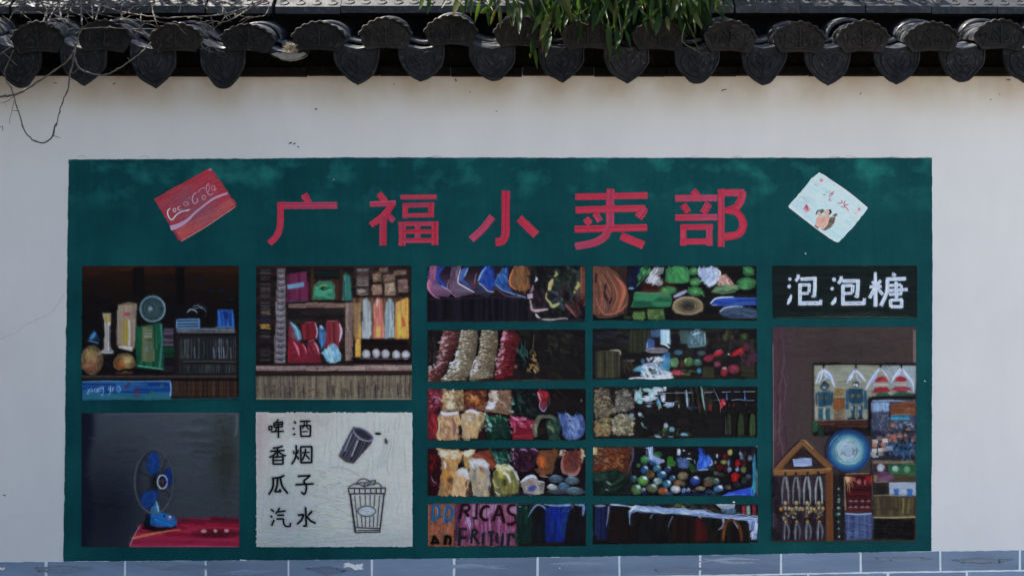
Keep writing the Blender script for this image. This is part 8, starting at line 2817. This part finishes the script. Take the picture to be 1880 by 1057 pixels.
# leaves picked out one by one from the photograph: base, tip, turn of the blade
for bx, by, tx, ty, fc in ((1012, 22, 984, 86, .3), (1003, 30, 994, 101, .2), (1010, 52, 1002, 110, -.2), (978, 70, 972, 108, .6), (982, 88, 981, 133, .7), (944, 2, 941, 52, .2), (953, 4, 955, 68, -.3), (930, -6, 935, 40, .5), (968, -4, 980, 36, .2), (1116, 42, 1121, 112, .1), (1132, 48, 1133, 117, .3), (1142, 50, 1134, 100, -.4),
                           (1148, 54, 1157, 92, .3), (1092, 24, 1086, 61, .4), (1070, 36, 1055, 84, 1.0), (1062, 40, 1066, 78, 1.2), (1024, 12, 1020, 70, .6), (1036, 18, 1030, 72, .9), (1044, 10, 1038, 58, -.3), (1066, 18, 1080, 48, .2), (1104, 30, 1100, 50, .8), (1244, 24, 1255, 72, .2), (1268, 12, 1291, 60, -.2), (1254, 8, 1256, 45, .5),
                           (1240, 14, 1240, 40, .1), (1285, -6, 1280, 28, .3), (1272, -6, 1279, 18, .1), (1330, -8, 1347, 20, .2), (1388, -14, 1385, 21, .9), (778, -8, 768, 26, .2), (790, -8, 782, 32, .3), (842, -6, 830, 36, .2), (846, 2, 846, 44, .8), (866, -6, 864, 28, .3), (822, -10, 812, 18, -.3), (882, 0, 868, 44, .9), (896, 8, 896, 52, .3),
                           (918, 12, 917, 56, .4), (905, -4, 890, 20, 1.0), (900, 14, 874, 30, .7), (1196, 20, 1198, 60, .3), (1212, 24, 1200, 74, .2), (1224, 30, 1226, 62, .4), (1180, 20, 1185, 66, .6), (1168, 10, 1160, 48, .3), (1276, 30, 1270, 66, 1.1), (1260, 40, 1276, 76, .9)):
    leaf((bx, by), (tx, ty), R.uniform(-.25, -.20), R.uniform(-.32, -.25), fc)
for bx, by, tx, ty in ((909, 18, 898, 50), (972, 98, 973, 110), (1268, 62, 1280, 78)):
    leaf((bx, by), (tx, ty), -.27, -.29, .3, 7)

# twigs that carry the drooping sprays
for x0, x1, yb in ((800, 850, 10), (870, 905, 20), (925, 950, 8), (975, 1008, 34), (1020, 1035, 26), (1060, 1066, 42), (1100, 1118, 44), (1130, 1140, 56), (1170, 1182, 24), (1205, 1215, 30), (1240, 1256, 26), (1268, 1275, 50), (1300, 1330, -4), (1370, 1388, -8)):
    twig([(x0 - 30, -150, .10), (x0 - 8, -60, -.08), (x1, yb, -.24)], .0035)
twig([(1050, 26, -.25), (1060, 34, -.26), (1068, 42, -.27), (1080, 46, -.27)], .002)
twig([(1258, 44, -.26), (1252, 76, -.27), (1270, 88, -.27), (1286, 98, -.27), (1280, 84, -.27), (1272, 74, -.27)], .0016)


def env(x):
    pts = [(765, 12), (800, 22), (840, 34), (880, 38), (920, 48), (960, 60), (1000, 78), (1030, 66), (1075, 52), (1110, 80), (1140, 84), (1170, 58), (1215, 64), (1250, 62), (1290, 40), (1330, 4), (1390, -2)]
    for (a, ya), (c, yc) in zip(pts, pts[1:]):
        if a <= x <= c:
            return ya + (yc - ya) * (x - a) / (c - a)
    return 0


while leaf_count[0] < 285:
    u = R.random()
    x = R.uniform(960, 1290) if u < .8 else R.uniform(775, 1340)
    e = env(x)
    L = R.uniform(34, 66)
    ty = R.uniform(-10, e) if R.random() < .75 else R.uniform(e * .6, e)
    a = R.gauss(0, .36)
    d0 = R.uniform(-.26, -.02)
    leaf((x + math.sin(a) * L, ty - math.cos(a) * L), (x, ty), d0, d0 + R.uniform(-.06, .02), R.uniform(-1.3, 1.3), None, R.uniform(.8, 1.1))

# the rest of the crown above, joined: it throws the dappled shade on the coping
v, f, c = [], [], []


def crown_leaf(p, d, L, w, up):
    n = len(v)
    s = d.cross(up).normalized() * w
    for q in (p, p + d * L * .35 + s, p + d * L, p + d * L * .35 - s):
        v.append(tuple(q))
        c.append((1, 1, 1, 1))
    f.append((n, n + 1, n + 2, n + 3))


q6 = random.Random(12)
for cx, cy, cz, rx, ry, rz, n in ((0.08, 0.16, 3.00, .46, .38, .20, 1400), (0.50, 0.18, 3.05, .45, .40, .22, 1200), (0.96, 0.16, 3.02, .42, .34, .20, 400), (1.36, 0.14, 3.00, .30, .30, .18, 110), (0.35, .5, 3.7, .7, .5, .4, 700), (-2.05, 0.14, 3.15, .40, .36, .22, 760), (-1.62, 0.14, 3.10, .26, .3, .2, 230), (-1.28, .16, 3.1, .2, .3, .2, 90), (-1.9, .5, 3.7, .5, .5, .35, 300)):
    for _ in range(n):
        while True:
            p = Vector((q6.uniform(-1, 1), q6.uniform(-1, 1), q6.uniform(-1, 1)))
            if p.length < 1:
                break
        p = Vector((cx + p.x * rx, cy + p.y * ry, cz + p.z * rz))
        d = Vector((q6.gauss(0, .5), q6.gauss(-.2, .5), -1)).normalized()
        crown_leaf(p, d, q6.uniform(.07, .14), q6.uniform(.008, .013), Vector((q6.uniform(-1, 1), q6.uniform(-1, 1), q6.uniform(-.4, .4))).normalized())
for _ in range(620):                                # the dense tangle behind the leaves one can tell apart
    px, py = q6.gauss(1150, 80), q6.uniform(-30, 30) - abs(q6.gauss(0, 12))
    if not 960 < px < 1330:
        continue
    p = W(px, py, q6.uniform(-.14, .02))
    d = Vector((q6.gauss(0, .4), q6.gauss(-.2, .3), -1)).normalized()
    crown_leaf(p, d, q6.uniform(.07, .13), q6.uniform(.006, .010), Vector((q6.uniform(-.6, .6), 1, q6.uniform(-.6, .6))).normalized())
o = link('foliage', mesh('foliage', v, f, False, c), M_LEAF)
o['kind'] = 'stuff'
sub(o, bamboo)
for cx, lean in ((0.15, .2), (0.4, -.1), (0.62, .15), (0.9, .1), (1.2, -.2), (-.1, .05), (-1.7, .1), (-1.85, -.1)):
    t = MB()
    pts, rad = [], []
    for i in range(26):
        z = i * .17
        y = .78 + .18 * math.sin(cx * 9) - (max(0, z - 1.6) ** 2) * .10
        pts.append((cx + lean * z * .08, y, z))
        rad.append((.017 - .0004 * i) * (1.12 if i % 2 == 0 else .96))
    t.tube(pts, rad, 8)
    sub(t.build('culm', M_CULM), bamboo)

# ------------------------------------------------------------------ a made-up house out of view, added to dim the left end of the wall
house = thing('added_shade_house', 'made-up tall grey brick house out of view, added to shade the painted wall', 'house', (-5.4, -5.0, 0))
t = MB()
t.box((-7.5, -9.2, 0), (-2.55, -0.95, 6.4))
sub(t.build('wall', M_BRICK), house)
t = MB()
t.add([(-7.8, -9.5, 6.35), (-2.25, -9.5, 6.35), (-2.25, -0.75, 6.35), (-7.8, -0.8, 6.35), (-5.4, -9.5, 7.7), (-5.4, -0.8, 7.7)], [(0, 1, 2, 3), (1, 4, 5, 2), (0, 3, 5, 4), (0, 4, 1), (3, 2, 5)])
sub(t.build('roof', M_RIDGE), house)
for yy in (-7.4, -5.2, -3.0):
    for zz in (1.0, 3.8):
        t = MB()
        t.box((-2.55, yy - .5, zz), (-2.49, yy + .5, zz + .08))
        for a, c in (((yy - .5, zz + .08), (yy - .44, zz + 1.3)), ((yy + .44, zz + .08), (yy + .5, zz + 1.3)), ((yy - .44, zz + 1.24), (yy + .44, zz + 1.3)), ((yy - .03, zz + .08), (yy + .03, zz + 1.24))):
            t.box((-2.55, a[0], a[1]), (-2.50, c[0], c[1]))
        sub(t.build('window', M_CULM), house)
